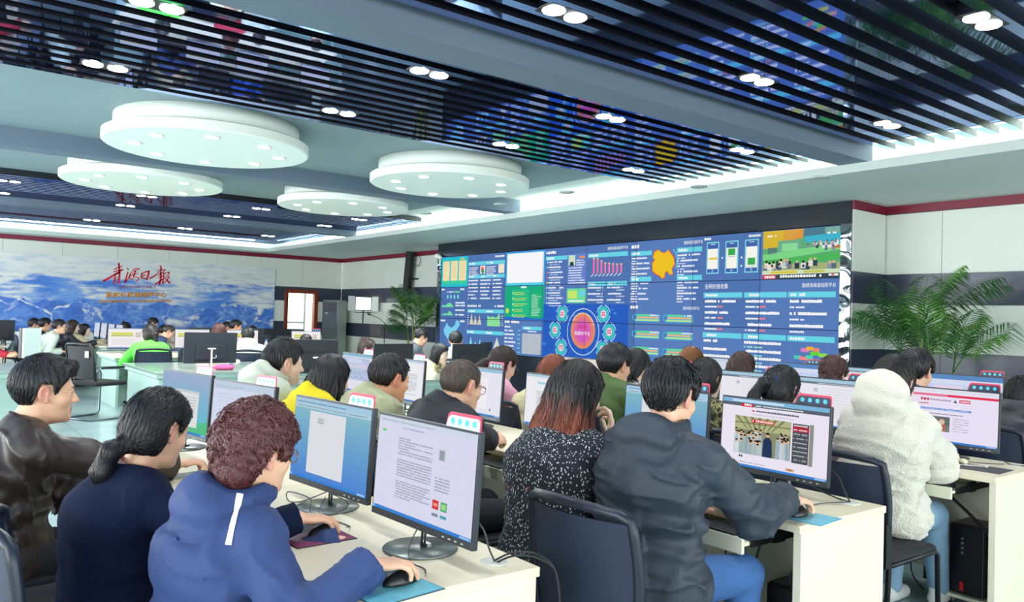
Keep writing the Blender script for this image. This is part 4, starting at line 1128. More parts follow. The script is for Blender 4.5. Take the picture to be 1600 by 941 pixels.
def ik(S, W, l1, l2, pole):
    d = W-S; L = np.linalg.norm(d)
    if L > (l1+l2)*0.995: W = S+d/L*(l1+l2)*0.995; d = W-S; L = np.linalg.norm(d)
    n = d/L; a = (l1*l1-l2*l2+L*L)/(2*L); h = math.sqrt(max(l1*l1-a*a, 0.0))
    p = pole-n*(pole@n); p = p/(np.linalg.norm(p)+1e-9)
    return S+n*a+p*h, W

class Person:
    def __init__(s, label, head, yaw=0.0, hyaw=0.0, hpitch=0.1, hroll=0.0, sc=1.0, fem=False, q=1, skin='a', seat=None, slump=0.035, lead=0.0,
                 hands=None, twist=0.0, full=1.0, group=None, cat='person', hipz=0.505, fat=1.0, hunch=0.025):
        s.q = q; s.fem = fem; s.sc = sc; s.full = full; s.fat = fat
        R = rotz(yaw); hw = np.array(head, float)
        Rh = rotz(hyaw)@rotx(-hpitch)@roty(hroll)
        nb0 = np.array([0, -0.034, -0.155+hunch])*sc
        T = (0.485 if not fem else 0.46)*sc
        nz = hw[2]+nb0[2]*math.cos(hpitch*0.6)
        dz = nz-hipz
        if dz > T*0.995: hipz = nz-T*0.995; dz = T*0.995
        hor = math.sqrt(max(T*T-dz*dz, 1e-4))+lead
        nby = -(0.045+hunch*0.8)*sc-0.06*math.sin(max(hpitch, 0))*sc
        hl = np.array([0, hor-nby, hw[2]])                                  # head in the body frame
        root = hw[:2]-(R@np.array([0, hl[1], 0]))[:2]
        s.R, s.root, s.Rh, s.H = R, root, Rh, hl
        s.t = thing('person', label, cat, (root[0], root[1], 0), yaw, group)
        s.hip = A3(0, 0, hipz); s.N = A3(0, hor, nz)
        ax = unit(s.N-s.hip); bk = A3(0, -ax[2], ax[1]); s.ax, s.bk = ax, bk
        s.waist = s.hip+ax*T*0.36+bk*slump*0.8; s.chest = s.hip+ax*T*0.70+bk*slump
        sw = (0.178 if not fem else 0.155)*sc*(0.5+0.5*fat); fw = A3(0, 1, 0)
        s.S = {}
        for k, sg_ in (('R', 1), ('L', -1)):
            s.S[k] = s.N-ax*0.058*sc+A3(sg_*sw, 0, 0)+fw*0.012
        s.l1, s.l2 = 0.280*sc, 0.240*sc
        s.E, s.W, s.Hn = {}, {}, {}
        hands = hands or {}
        for k, sg_ in (('R', 1), ('L', -1)):
            h = hands.get(k, 'kb'); pole = A3(sg_*0.42, -0.75, -0.65)
            if isinstance(h, str):
                w, dirn, nrm, typ = {'kb': (A3(sg_*0.12, s.S[k][1]+0.36, 0.735), A3(-sg_*0.25, 1, 0), A3(0, 0, 1), 'type'),
                                     'mouse': (A3(sg_*0.22, s.S[k][1]+0.42, 0.800), A3(-sg_*0.15, 1, -0.1), A3(0, 0, 1), 'mouse'),
                                     'lap': (A3(sg_*0.10, s.hip[1]+0.30, 0.66), A3(-sg_*0.4, 1, -0.1), A3(0, 0, 1), 'rest'),
                                     'chin': (s.H+Rh@A3(sg_*0.035, 0.085, -0.20), A3(-sg_*0.1, 0.05, 1), A3(sg_*0.2, 1, 0.1), 'fist')}[h]
            else:
                w = h['w']; w = np.array(w, float)
                if h.get('world', True): w = R.T@(w-A3(root[0], root[1], 0))
                dirn = np.array(h.get('dir', (0, 1, 0)), float); nrm = np.array(h.get('n', (0, 0, 1)), float); typ = h.get('type', 'rest')
                if h.get('world', True): dirn = R.T@dirn; nrm = R.T@nrm
                if 'pole' in h: pole = np.array(h['pole'], float)
            s.E[k], s.W[k] = ik(s.S[k], w, s.l1, s.l2, pole)
            dirn = unit(dirn); nrm = unit(nrm-dirn*(nrm@dirn))
            s.Hn[k] = (dirn, nrm, typ)
        s.knee = {}; s.ank = {}
        for k, sg_ in (('R', 1), ('L', -1)):
            s.knee[k] = A3(sg_*0.13, 0.40*sc, hipz-0.03); s.ank[k] = A3(sg_*0.12, 0.36*sc, 0.085)
        s.seat_y = 0.06
    def seat_world(s):
        return s.root+(s.R@np.array([0, s.seat_y, 0]))[:2]
    # fields in the body frame
    def torso(s, P, inf=0.0):
        x = A3(1, 0, 0); k = s.sc*s.fat; g = inf
        f = cone(P, s.hip-s.ax*0.02, s.waist, 0.118*k+g, 0.104*k+g, x, 1.42)
        f = U(f, cone(P, s.waist, s.chest, 0.104*k+g, 0.118*k+g, x, 1.34), 0.05)
        up = s.N-s.ax*0.075*s.sc+s.bk*0.012
        f = U(f, cone(P, s.chest, up, 0.116*k+g, 0.078*k+g, x, 1.45), 0.05)
        f = U(f, cone(P, s.S['L']*0.9+s.S['R']*0.1, s.S['R']*0.9+s.S['L']*0.1, 0.055*k+g, 0.055*k+g), 0.05)
        for q in ('R', 'L'): f = U(f, cone(P, s.N+s.bk*0.005, s.S[q], 0.048*s.sc+g, 0.050*s.sc+g), 0.035)
        if s.fem:
            for sg_ in (1, -1): f = U(f, ell(P, s.chest+A3(sg_*0.072, 0, 0)-s.bk*0.095*s.sc-s.ax*0.01, (0.062+g, 0.055+g, 0.06+g)), 0.04)
        return f
    def arms(s, P, inf=0.0, cut=1.0, loose=0.0, which=('R', 'L')):
        f = np.full(len(P), 9.0); th = (0.052 if not s.fem else 0.045)*s.sc
        for q in which:
            w = s.E[q]+(s.W[q]-s.E[q])*min(cut, 1.0)
            g = U(cone(P, s.S[q], s.E[q], th+inf, th*0.84+inf+loose), cone(P, s.E[q], w, th*0.84+inf+loose, th*(0.64 if cut >= 1 else 0.72)+inf+loose*0.6+0.002), 0.025)
            f = U(f, g, 0.02)
        return f
    def legs(s, P, inf=0.0):
        f = ell(P, s.hip+A3(0, 0.01, -0.005), (0.175*s.sc*s.fat+inf, 0.13*s.sc*s.fat+inf, 0.105+inf))
        for q, sg_ in (('R', 1), ('L', -1)):
            h = s.hip+A3(sg_*0.088, 0.02, -0.01)
            f = U(f, cone(P, h, s.knee[q], 0.084*s.sc+inf, 0.060*s.sc+inf), 0.03)
            f = U(f, cone(P, s.knee[q], s.ank[q]+A3(0, 0, 0.0), 0.058*s.sc+inf, 0.040*s.sc+inf), 0.02)
        return np.maximum(f, 0.055-P[:, 2])
    def wrinkle(s, P, amp=0.004, seed=3):
        w = amp*0.9*ripple(P*A3(1, 1, 0.6), 20, seed, 5)
        Pw = P+0.02*np.stack([ripple(P, 18, seed+11), ripple(P, 18, seed+12), ripple(P, 18, seed+13)], 1)
        c = amp*1.5*np.clip(1-np.abs(ripple(Pw*A3(0.6, 1, 1.5), 30, seed+2, 3))*3.2, 0, 1)-amp*0.5
        for q in ('R', 'L'):
            d = np.linalg.norm(P-s.E[q], axis=1); a = unit(s.W[q]-s.S[q])
            w = w+amp*1.9*np.sin((P@a)*80+2.2*ripple(P, 20, seed+4))*np.exp(-(d/0.10)**2)
            d2 = np.linalg.norm(P-s.W[q], axis=1)
            w = w+amp*0.7*np.sin(((P-s.W[q])@unit(s.W[q]-s.E[q]))*150)*np.exp(-(d2/0.06)**2)
            d3 = np.linalg.norm(P-s.S[q]+s.ax*0.06, axis=1)
            w = w+amp*1.0*np.sin((P@unit(s.ax+A3(0.6, 0.3, 0)))*60+2*ripple(P, 14, seed+6))*np.exp(-(d3/0.11)**2)
        dw = (P-s.waist)@s.ax
        w = w+amp*1.2*np.sin(dw*70+2.5*ripple(P, 12, seed+5))*np.exp(-(dw/0.10)**2)
        return w+c
    def box(s, pts, pad):
        p = np.array(pts); return p.min(0)-pad, p.max(0)+pad
    # meshes
    def body(s, skin='a', lips='#c9736a', lids=True):
        h = (0.0040, 0.0075, 0.009)[s.q-1]
        Rh, H, sc = s.Rh, s.H, s.sc
        neck_r = (0.056 if not s.fem else 0.049)*sc*(0.4+0.6*s.full)
        def fn(P):
            f = head_sdf(((P-H)@Rh)/sc, s.fem, s.full)*sc
            a = H+Rh@A3(0, -0.020, -0.055)*sc
            f = U(f, cone(P, a, s.N, neck_r, neck_r*1.10), 0.016)
            f = U(f, cone(P, s.N-A3(0.06, 0, 0.03), s.N+A3(0.06, 0, -0.03), 0.052*sc, 0.052*sc), 0.03)
            return f
        lo, hi = s.box([H+A3(0.11, 0.14, 0.14)*sc, H-A3(0.11, 0.14, 0.14)*sc, s.N-A3(0, 0, 0.03)], 0.02)
        V, Q = surface(fn, lo, hi, h)
        c = V[Q].mean(1); L = ((c-H)@Rh)/sc
        mi = np.where((np.abs(L[:, 0]) < 0.019) & (L[:, 1] > 0.078) & (L[:, 2] > -0.078) & (L[:, 2] < -0.0555), 1, np.where((np.abs(L[:, 0]) > 0.0765) & (L[:, 1] < 0.012) & (L[:, 1] > -0.05) & (np.abs(L[:, 2]) < 0.045), 2, 0))
        VV, QQ, MI = [V], [Q], [mi]; n = len(V)
        def core(P):
            f = U(s.torso(P, -0.010), s.arms(P, -0.010), 0.03)
            return U(f, s.legs(P, -0.008), 0.03)
        lo, hi = s.box([s.hip, s.N, *s.S.values(), *s.E.values(), *s.W.values(), *s.knee.values(), *s.ank.values()], 0.20)
        lo[2] = max(lo[2], 0.05)
        V2, Q2 = surface(core, lo, hi, (0.016, 0.022, 0.028)[s.q-1]); VV.append(V2); QQ.append(Q2+n); MI.append(np.zeros(len(Q2), int)); n += len(V2)
        for q in ('R', 'L'):
            d, nr, typ = s.Hn[q]; xx = np.cross(d, nr); M = np.stack([xx, d, nr], 1)
            k = {'mouse': ((0.55, 0.42, 0.45, 0.6), 0.09, (0.45, 0.4)), 'type': ((0.55, 0.5, 0.5, 0.55), 0.08, (0.3, 0.3)), 'rest': ((0.35, 0.38, 0.42, 0.5), 0.05, (0.3, 0.3)),
                 'fist': ((1.35, 1.4, 1.4, 1.4), 0.03, (0.1, 0.8)), 'clasp': ((0.9, 0.95, 1.0, 1.05), 0.02, (0.2, 0.6)), 'phone': ((0.8, 0.85, 0.9, 1.0), 0.03, (0.6, 0.5)), 'temple': ((0.5, 0.7, 0.9, 1.0), 0.08, (0.5, 0.3))}[typ]
            ks = (1.06 if not s.fem else 0.99)*sc
            def hf(P): return hand_sdf(((P-s.W[q])@M)/ks, k[0], k[1], k[2], q == 'R')*ks
            ctr = s.W[q]+d*0.06
            V3, Q3 = surface(hf, ctr-0.135, ctr+0.135, (0.0032, 0.006, 0.009)[s.q-1]); VV.append(V3); QQ.append(Q3+n); MI.append(np.zeros(len(Q3), int)); n += len(V3)
        o = mesh_from('body', np.concatenate(VV), np.concatenate(QQ), [skin_material('skin_'+skin, SKIN[skin]), skin_material('lips_'+lips[1:], lips, True), skin_material('ear_'+skin, EARS[skin])], s.t, np.concatenate(MI))
        s.b = o
        if lids and s.q < 3:
            for sg_ in (1, -1):
                M = Matrix([[*(Rh[i]*sc), H[i]] for i in range(3)]+[[0, 0, 0, 1]])
                e = MB().ell((sg_*0.0315, 0.0800, -0.0005), (0.0120, 0.0092, 0.0040), 12, 8, 0, M).ell((sg_*0.0315, 0.0842, -0.0003), (0.0046, 0.0056, 0.0042), 10, 8, 1, M)
                e.tube([M @ Vector((sg_*x, y, z)) for x, y, z in ((0.0200, 0.0825, 0.0005), (0.026, 0.0885, 0.0038), (0.033, 0.0893, 0.0045), (0.040, 0.0860, 0.0035), (0.0455, 0.0800, 0.0010))], 0.0012, 5, 1)
                e.build('eye', [eye_w, eye_d], s.t)
                b_ = MB().tube([M @ Vector((sg_*x, y, z)) for x, y, z in ((0.013, 0.0925, 0.0185), (0.024, 0.0915, 0.0225), (0.036, 0.0850, 0.0240), (0.047, 0.0745, 0.0215))], [0.0022, 0.0032, 0.0028, 0.0012], 6, flat=0.7)
                b_.build('eyebrow', mat('eyebrow_hair', '#15100d', 0.6), s.t)
        return s
    def hair(s, st, col='#0d0c0e', vcol=None, rough=0.48, nl=None):
        h = (0.0045, 0.008, 0.010)[s.q-1]
        Rh, H, sc = s.Rh, s.H, s.sc
        fn = lambda P: hair_sdf(P, st)
        ext = st.get('len', 0.1)+0.10
        lo = A3(-0.16, -0.24, -max(0.15, ext)); hi = A3(0.16, 0.17, 0.20)
        if st.get('side'): lo[0] -= abs(st['side']); hi[0] += abs(st['side'])
        V, Q = surface(fn, lo, hi, h, 2.2)
        mats = hair_material('hair_'+col[1:]+('v' if vcol else ''), col, rough, vcol is not None)
        n = int(nl*1.7) if nl is not None else {1: 420, 2: 150, 3: 0}[s.q]
        if n and len(V):
            k = st['kind']
            if k == 'curly': flow = lambda P: unit_rows(np.stack([ripple(P, 40, 3), ripple(P, 40, 4), ripple(P, 40, 5)-0.5], 1)); stp, dl, w, cu = 7, 0.008, 0.0022, 1.2
            elif k in ('long', 'bob'):
                def flow(P):
                    d = P-A3(0.0, -0.03, 0.13); d[:, 2] -= np.where(P[:, 2] < 0.02, 0.4, 0.05); return unit_rows(d)
                stp, dl, w, cu = 9, 0.022, 0.0019, 0.0
            elif k in ('pony', 'bun', 'lowtail'):
                def flow(P):
                    tgt = A3(0, -0.115, st.get('z', 0.03)); d = np.where((P[:, 1] > -0.10)[:, None], tgt-P, A3(st.get('side', 0)*1.5, st.get('sweep', 0), -1)); return unit_rows(d)
                stp, dl, w, cu = 7, 0.014, 0.0016, 0.0
            else:
                def flow(P):
                    d = P-A3(st.get('part', 0.01), -0.055, 0.13); d[:, 1] += np.where(P[:, 2] > 0.07, 0.06, 0); d[:, 2] -= 0.03; return unit_rows(d)
                stp, dl, w, cu = 6, 0.009, 0.0015, 0.0
            V2, Q2 = locks(fn, V, n, stp, dl, [w], st.get('seed', 1), flow, 0.0007, cu, (lambda P: hairline(P, st.get('raise', 0.0), st.get('nape', 0.0)) < 0.004) if k == 'short' else None)
            Q = np.concatenate([Q, Q2+len(V)]); V = np.concatenate([V, V2])
        cols = None
        if vcol: cols = vcol(V)
        o = mesh_from('hair', H+(V*sc)@Rh.T, Q, mats, s.t, colors=cols)
        return s
    def garment(s, name, m_, inf=0.014, loose=0.006, amp=0.004, cut=1.0, hem=0.12, sleeves=True, torso=True, collar=None, seed=3, neck=0.066, extra=None, bulge=0.0, pick=None):
        h = (0.0085, 0.014, 0.018)[s.q-1]
        sc = s.sc
        up = unit(s.H+s.Rh@A3(0, -0.03, -0.05)-s.N)
        def fn(P):
            f = np.full(len(P), 9.0)
            if torso:
                f = s.torso(P, inf+bulge)
                g = ell(P, s.hip+A3(0, 0.0, 0.0), (0.178*sc*s.fat+inf, 0.142*sc*s.fat+inf, 0.12+inf))
                f = U(f, g, 0.05)
                dn = (P-s.hip)@s.ax
                f = INTER(f, -(dn+hem), 0.012)
                f = np.maximum(f, (P[:, 1]-(s.hip[1]+0.22)) * (P[:, 2] < s.hip[2]+0.02)-1.0*(P[:, 2] >= s.hip[2]+0.02))
            if sleeves:
                a_ = s.arms(P, inf, cut, loose)
                seam = 0.0035*np.exp(-((a_-f)/0.005)**2) if torso else 0.0
                f = U(f, a_, 0.028)+seam
            f = f-s.wrinkle(P, amp, seed)
            if sleeves and cut >= 1:
                for q in ('R', 'L'):
                    d = unit(s.W[q]-s.E[q]); near = np.linalg.norm(P-s.W[q], axis=1) < 0.12
                    f = np.where(near, np.maximum(f, (P-s.W[q])@d-0.008), f)
            f = SUBT(f, cone(P, s.N+up*0.005+A3(0, 0.012, 0), s.N+up*0.22+A3(0, 0.03, 0), neck*sc, 0.10*sc), 0.010)
            if collar == 'stand' or collar == 'shirt':
                rr = 0.068*sc; hh = 0.045 if collar == 'stand' else 0.032
                c0 = s.N+up*0.002
                shell = np.abs(cone(P, c0-up*0.03, c0+up*0.10, rr, rr*0.98))-0.0065
                z = (P-c0)@up
                col = np.maximum(np.maximum(shell, z-hh-0.02*np.clip((P-c0)@-A3(0, 1, 0)/0.07, -1, 1)), -z-0.03)
                f = U(f, col, 0.008)
            if collar == 'lapel':
                c0 = s.N-up*0.002; rr = 0.070*sc
                shell = np.abs(cone(P, c0-up*0.03, c0+up*0.10, rr+0.010, rr))-0.008
                z = (P-c0)@up
                f = U(f, np.maximum(np.maximum(shell, z-0.028), -z-0.05), 0.012)
            if collar in ('hood', 'hoodbig'):                      # hood lying on the back
                big = 1.35 if collar == 'hoodbig' else 1.10
                c0 = s.N+up*(0.038 if big > 1.2 else 0.046)+s.bk*0.014
                tilt = unit(up+s.bk*0.25); q = P-c0; z = q@tilt; rad = np.linalg.norm(q-np.outer(z, tilt), axis=1)
                ring = np.sqrt((rad-0.078*sc*big)**2+(z*0.8)**2)-0.026*big
                bag = ell(P, s.N+s.bk*(0.090 if big < 1.2 else 0.080)+s.ax*(-0.020 if big < 1.2 else 0.075), (0.128*sc*big if big < 1.2 else 0.135*sc, 0.064*big, 0.112 if big < 1.2 else 0.150), np.stack([A3(1, 0, 0), -s.bk, s.ax], 1))
                hd = U(ring, bag, 0.03)-0.006*ripple(P*A3(1, 1, 1.6), 30, seed+8)-0.005*np.sin(60*((P-s.N)@s.ax)+3*ripple(P, 15, seed+9))
                hd = SUBT(hd, cone(P, s.N, s.H+s.Rh@A3(0, 0, -0.02), 0.056*sc, 0.080*sc), 0.012)
                if big < 1.2: f = f+0.006*np.exp(-((hd-0.006)/0.008)**2)
                f = U(f, hd, 0.012)
            if extra: f = extra(P, f)
            return f
        pts = [s.N+A3(0, 0, 0.08), s.hip-A3(0, 0, 0.10), s.hip+A3(0.1, 0.1, 0), s.hip-A3(0.1, 0.1, 0)]
        if sleeves: pts += [*s.S.values(), *s.E.values(), *s.W.values()]
        else: pts += list(s.S.values())
        lo, hi = s.box(pts, 0.16)
        V, Q = surface(fn, lo, hi, h, 1.9)
        mi = pick(V[Q].mean(1)).astype(int) if pick else None
        return mesh_from(name, V, Q, m_, s.t, mi)
    def patch(s, name, o, pts, width, m_):
        """a flat band sewn onto the garment o along the given points (room coordinates), lying on its surface"""
        from mathutils.bvhtree import BVHTree
        me = o.data
        bv = BVHTree.FromPolygons([v.co for v in me.vertices], [tuple(p.vertices) for p in me.polygons])
        loc = []
        o0 = s.R.T@(EYE-A3(s.root[0], s.root[1], 0))
        for p in pts:                                   # where the line of sight measured in the photograph meets the cloth
            q = s.R.T@(np.array(p)-A3(s.root[0], s.root[1], 0))
            hit = bv.ray_cast(Vector(o0), Vector(unit(q-o0)))[0]
            loc.append(np.array(hit) if hit is not None else q)
        vs = []
        for i in range(len(loc)):
            t = unit(loc[min(i+1, len(loc)-1)]-loc[max(i-1, 0)])
            c, n, _, _ = bv.find_nearest(Vector(loc[i])); n = np.array(n)
            u = unit(np.cross(t, n))
            for k in (-1, -0.33, 0.33, 1):
                q, n2, _, _ = bv.find_nearest(Vector(np.array(c)+u*width/2*k)); vs.append(np.array(q)+np.array(n2)*0.0022)
        fs = [(i*4+j, i*4+j+1, i*4+j+5, i*4+j+4) for i in range(len(loc)-1) for j in range(3)]
        return mesh_from(name, np.array(vs), [list(f) for f in fs], m_, s.t)
    def trousers(s, m_, name='trousers', shoe=None):
        h = (0.012, 0.018, 0.024)[s.q-1]
        fn = lambda P: s.legs(P, 0.010)-0.004*ripple(P, 24, 5)
        lo, hi = s.box([s.hip, *s.knee.values(), *s.ank.values()], 0.20); lo[2] = 0.04
        V, Q = surface(fn, lo, hi, h)
        mesh_from(name, V, Q, m_, s.t)
        shoe = shoe or mat('black_shoe', '#15151a', 0.4)
        for q in ('R', 'L'):
            a = s.ank[q]
            def sf(P):
                f = cone(P, A3(a[0], a[1]-0.03, 0.042), A3(a[0], a[1]+0.13, 0.036), 0.040, 0.036)
                f = U(f, cone(P, a+A3(0, -0.01, 0.0), a+A3(0, 0.03, -0.04), 0.044, 0.040), 0.02)
                return np.maximum(f, 0.004-P[:, 2])
            V, Q = surface(sf, (a[0]-0.09, a[1]-0.12, -0.01), (a[0]+0.09, a[1]+0.22, 0.16), 0.009 if s.q == 1 else 0.014)
            mesh_from('shoe', V, Q, shoe, s.t)
        return s
    def glasses(s, col='#2a2420', metal=0.6):
        M = Matrix([[*(s.Rh[i]*s.sc), s.H[i]] for i in range(3)]+[[0, 0, 0, 1]])
        g = MB()
        for sg_ in (1, -1):
            g.tube([M @ Vector((sg_*0.033+0.025*math.cos(a), 0.104-0.004*abs(math.cos(a)), -0.004+0.019*math.sin(a))) for a in np.linspace(0, 2*PI, 21)[:-1]], 0.0016, 6, closed=True)
            g.tube([M @ Vector((sg_*x, y, z)) for x, y, z in ((0.057, 0.098, 0.003), (0.076, 0.085, 0.006), (0.080, 0.02, 0.012), (0.082, -0.010, 0.012), (0.080, -0.03, -0.012))], 0.0018, 6)
        g.tube([M @ Vector((x, 0.106, 0.001)) for x in (-0.009, 0.0, 0.009)], 0.0016, 6)
        o = g.build('glasses', mat('spectacle_frame_'+col[1:], col, 0.3, metal=metal), s.t)
        return s
def unit_rows(d): return d/(np.linalg.norm(d, axis=1)[:, None]+1e-9)
# ------------------------------------------------------------------ furniture and equipment
cream = mat('cream_laminate', '#efe6cb', 0.38, var=(3, 0.04))
cream_side = mat('cream_board', '#ece6d2', 0.45, var=(2, 0.03))
tray_m = mat('pale_board', '#e9ead2', 0.42)
blk = mat('black_plastic', '#121318', 0.42)
blk_metal = mat('black_metal', '#14161b', 0.35, metal=0.3)
steel = mat('brushed_steel', '#8d9496', 0.28, metal=0.85)
base_m = mat('grey_base', '#6f7874', 0.30, metal=0.55)
bezel = mat('monitor_shell', '#262b34', 0.38)
chin_m = mat('monitor_chin', '#4a5054', 0.35, metal=0.3)
grom = mat('grommet_grey', '#d3d8d2', 0.4)
cable_m = mat('grey_cable', '#4b4f52', 0.5); cable_b = mat('black_cable', '#17181c', 0.5)
TOP = 0.75
def desk(label, xc, yf, w, group=None):
    t = thing('desk', label, 'desk', (xc, yf, 0), 0, group)
    MB().box(-w/2, w/2, 0, 0.6, TOP-0.028, TOP, bev=0.003).build('desktop', cream, t)
    for s_ in (-1, 1):
        x = s_*(w/2-0.018)
        MB().box(x-0.016, x+0.016, 0.012, 0.588, 0.0, TOP-0.028, bev=0.002).build('side_panel', cream_side, t)
    MB().box(-w/2+0.035, w/2-0.035, 0.44, 0.458, 0.12, TOP-0.028).build('back_panel', cream_side, t)
    for s_ in (-1, 1):
        xa, xb = sorted((s_*(w/2-0.15), s_*0.06))
        tr = MB().box(xa, xb, -0.11, 0.20, 0.660, 0.672).build('keyboard_tray', tray_m, t)
        MB().box(xa, xb, -0.126, -0.11, 0.632, 0.690, bev=0.002).build('tray_front', tray_m, tr)
        for x in (xa-0.012, xb): MB().box(x, x+0.012, -0.08, 0.30, 0.655, 0.685).box(x-0.002, x+0.014, 0.05, 0.12, 0.65, 0.70).build('slide_rail', blk_metal, tr)
        c = (s_*(w/2-0.105), 0.515)
        MB().lathe([(0.0, TOP), (0.040, TOP), (0.040, TOP+0.002), (0.034, TOP+0.0035), (0.0, TOP+0.0035)], 24, c=c).build('grommet', grom, t)
    return t
ROWS = {1: (0.85, -1.725, 1.35, 2), 2: (2.518, -1.585, 1.42, 3), 3: (4.19, -1.60, 1.42, 3), 4: (5.86, -2.10, 1.42, 3)}
WHERE = {1: 'front row nearest the camera', 2: 'second row', 3: 'third row', 4: 'last row'}
WH2 = ['right end of the %s', 'second from the right end of the %s', 'left end of the %s']
for r, (yf, xr, w, n) in ROWS.items():
    for i in range(n):
        k = WH2[i] if not (r == 1 and i == 1) else WH2[2]
        desk('cream computer desk with trays, '+k % WHERE[r], xr-w*(i+0.5)-0.004*i, yf, w, 'cream desks in rows')

# ---- chairs
mesh_n = mat('navy_mesh', '#1e2c44', 0.55, bump=(700, 0.25), var=(300, 0.25)); mesh_k = mat('black_mesh', '#22262b', 0.6, bump=(700, 0.25), var=(300, 0.3))
seat_f = mat('black_seat_fabric', '#16181d', 0.75)
frame_n = mat('navy_black_frame', '#1b2332', 0.4)
def chair_proto(name, mesh_mat, frame_mat):
    """faces +y, origin on the floor under the seat"""
    t = thing(name, '', 'chair')
    MB().box(-0.23, 0.23, -0.20, 0.23, 0.415, 0.465, bev=0.022).build('seat', seat_f, t)
    def back(x, z):                                   # curved shell
        return (x, -0.235-0.10*(z-0.5)+0.055*(1-(x/0.23)**2)*-1+0.03, z)
    n, k = 12, 10
    vs = []; fs = []
    for side in (0, 1):
        for j in range(k+1):
            z = 0.525+0.335*j/k
            for i in range(n+1):
                hw = 0.200+0.020*math.sin(PI*j/k*0.9)
                x = -hw+2*hw*i/n; p = back(x, z); vs.append((p[0], p[1]-0.008*side, p[2]))
    m1 = (n+1)*(k+1)
    for j in range(k):
        for i in range(n):
            a = j*(n+1)+i; fs.append((a, a+1, a+n+2, a+n+1)); fs.append((m1+a, m1+a+n+1, m1+a+n+2, m1+a+1))
    MB().add(vs, fs, 0, True).build('backrest_mesh', mesh_mat, t, fix=False)
    loop = []
    for q in np.linspace(0, 1, 10): loop.append((-0.205-0.020*math.sin(PI*q*0.9), 0.50+0.37*q))
    loop += [(-0.175+0.35*q, 0.885+0.012*math.sin(PI*q)) for q in np.linspace(0, 1, 8)]
    loop += [(0.205+0.020*math.sin(PI*q*0.9), 0.50+0.37*q) for q in np.linspace(1, 0, 10)]
    loop += [(0.175-0.35*q, 0.495-0.01*math.sin(PI*q)) for q in np.linspace(0, 1, 8)]
    MB().tube([(x, back(x, z)[1]-0.004, z) for x, z in loop], 0.017, 8, closed=True).build('backrest_frame', frame_mat, t)
    for s_ in (-1, 1):
        MB().box(s_*0.225-0.012, s_*0.225+0.012, -0.262, -0.215, 0.43, 0.62, bev=0.004).build('bracket', blk_metal, t)
        MB().tube([(s_*0.225, -0.235, 0.60), (s_*0.225, -0.215, 0.44), (s_*0.235, -0.27, 0.0)], 0.0125, 8).build('leg', blk_metal, t)
        MB().tube([(s_*0.225, -0.20, 0.435), (s_*0.225, 0.20, 0.435), (s_*0.228, 0.225, 0.415), (s_*0.235, 0.235, 0.0)], 0.0125, 8).build('leg', blk_metal, t)
    return t
chairN = chair_proto('office_chair', mesh_n, frame_n); chairK = None
USED = {'n': False}
def place_chair(x, y, rz, label, group='mesh-back chairs at the cream desks'):
    if not USED['n']:
        USED['n'] = True; chairN.location = (x, y, 0); chairN.rotation_euler = (0, 0, rz); chairN['label'] = label; chairN['group'] = group
        return chairN
    return dup(chairN, (x, y, 0), rz, label, group)

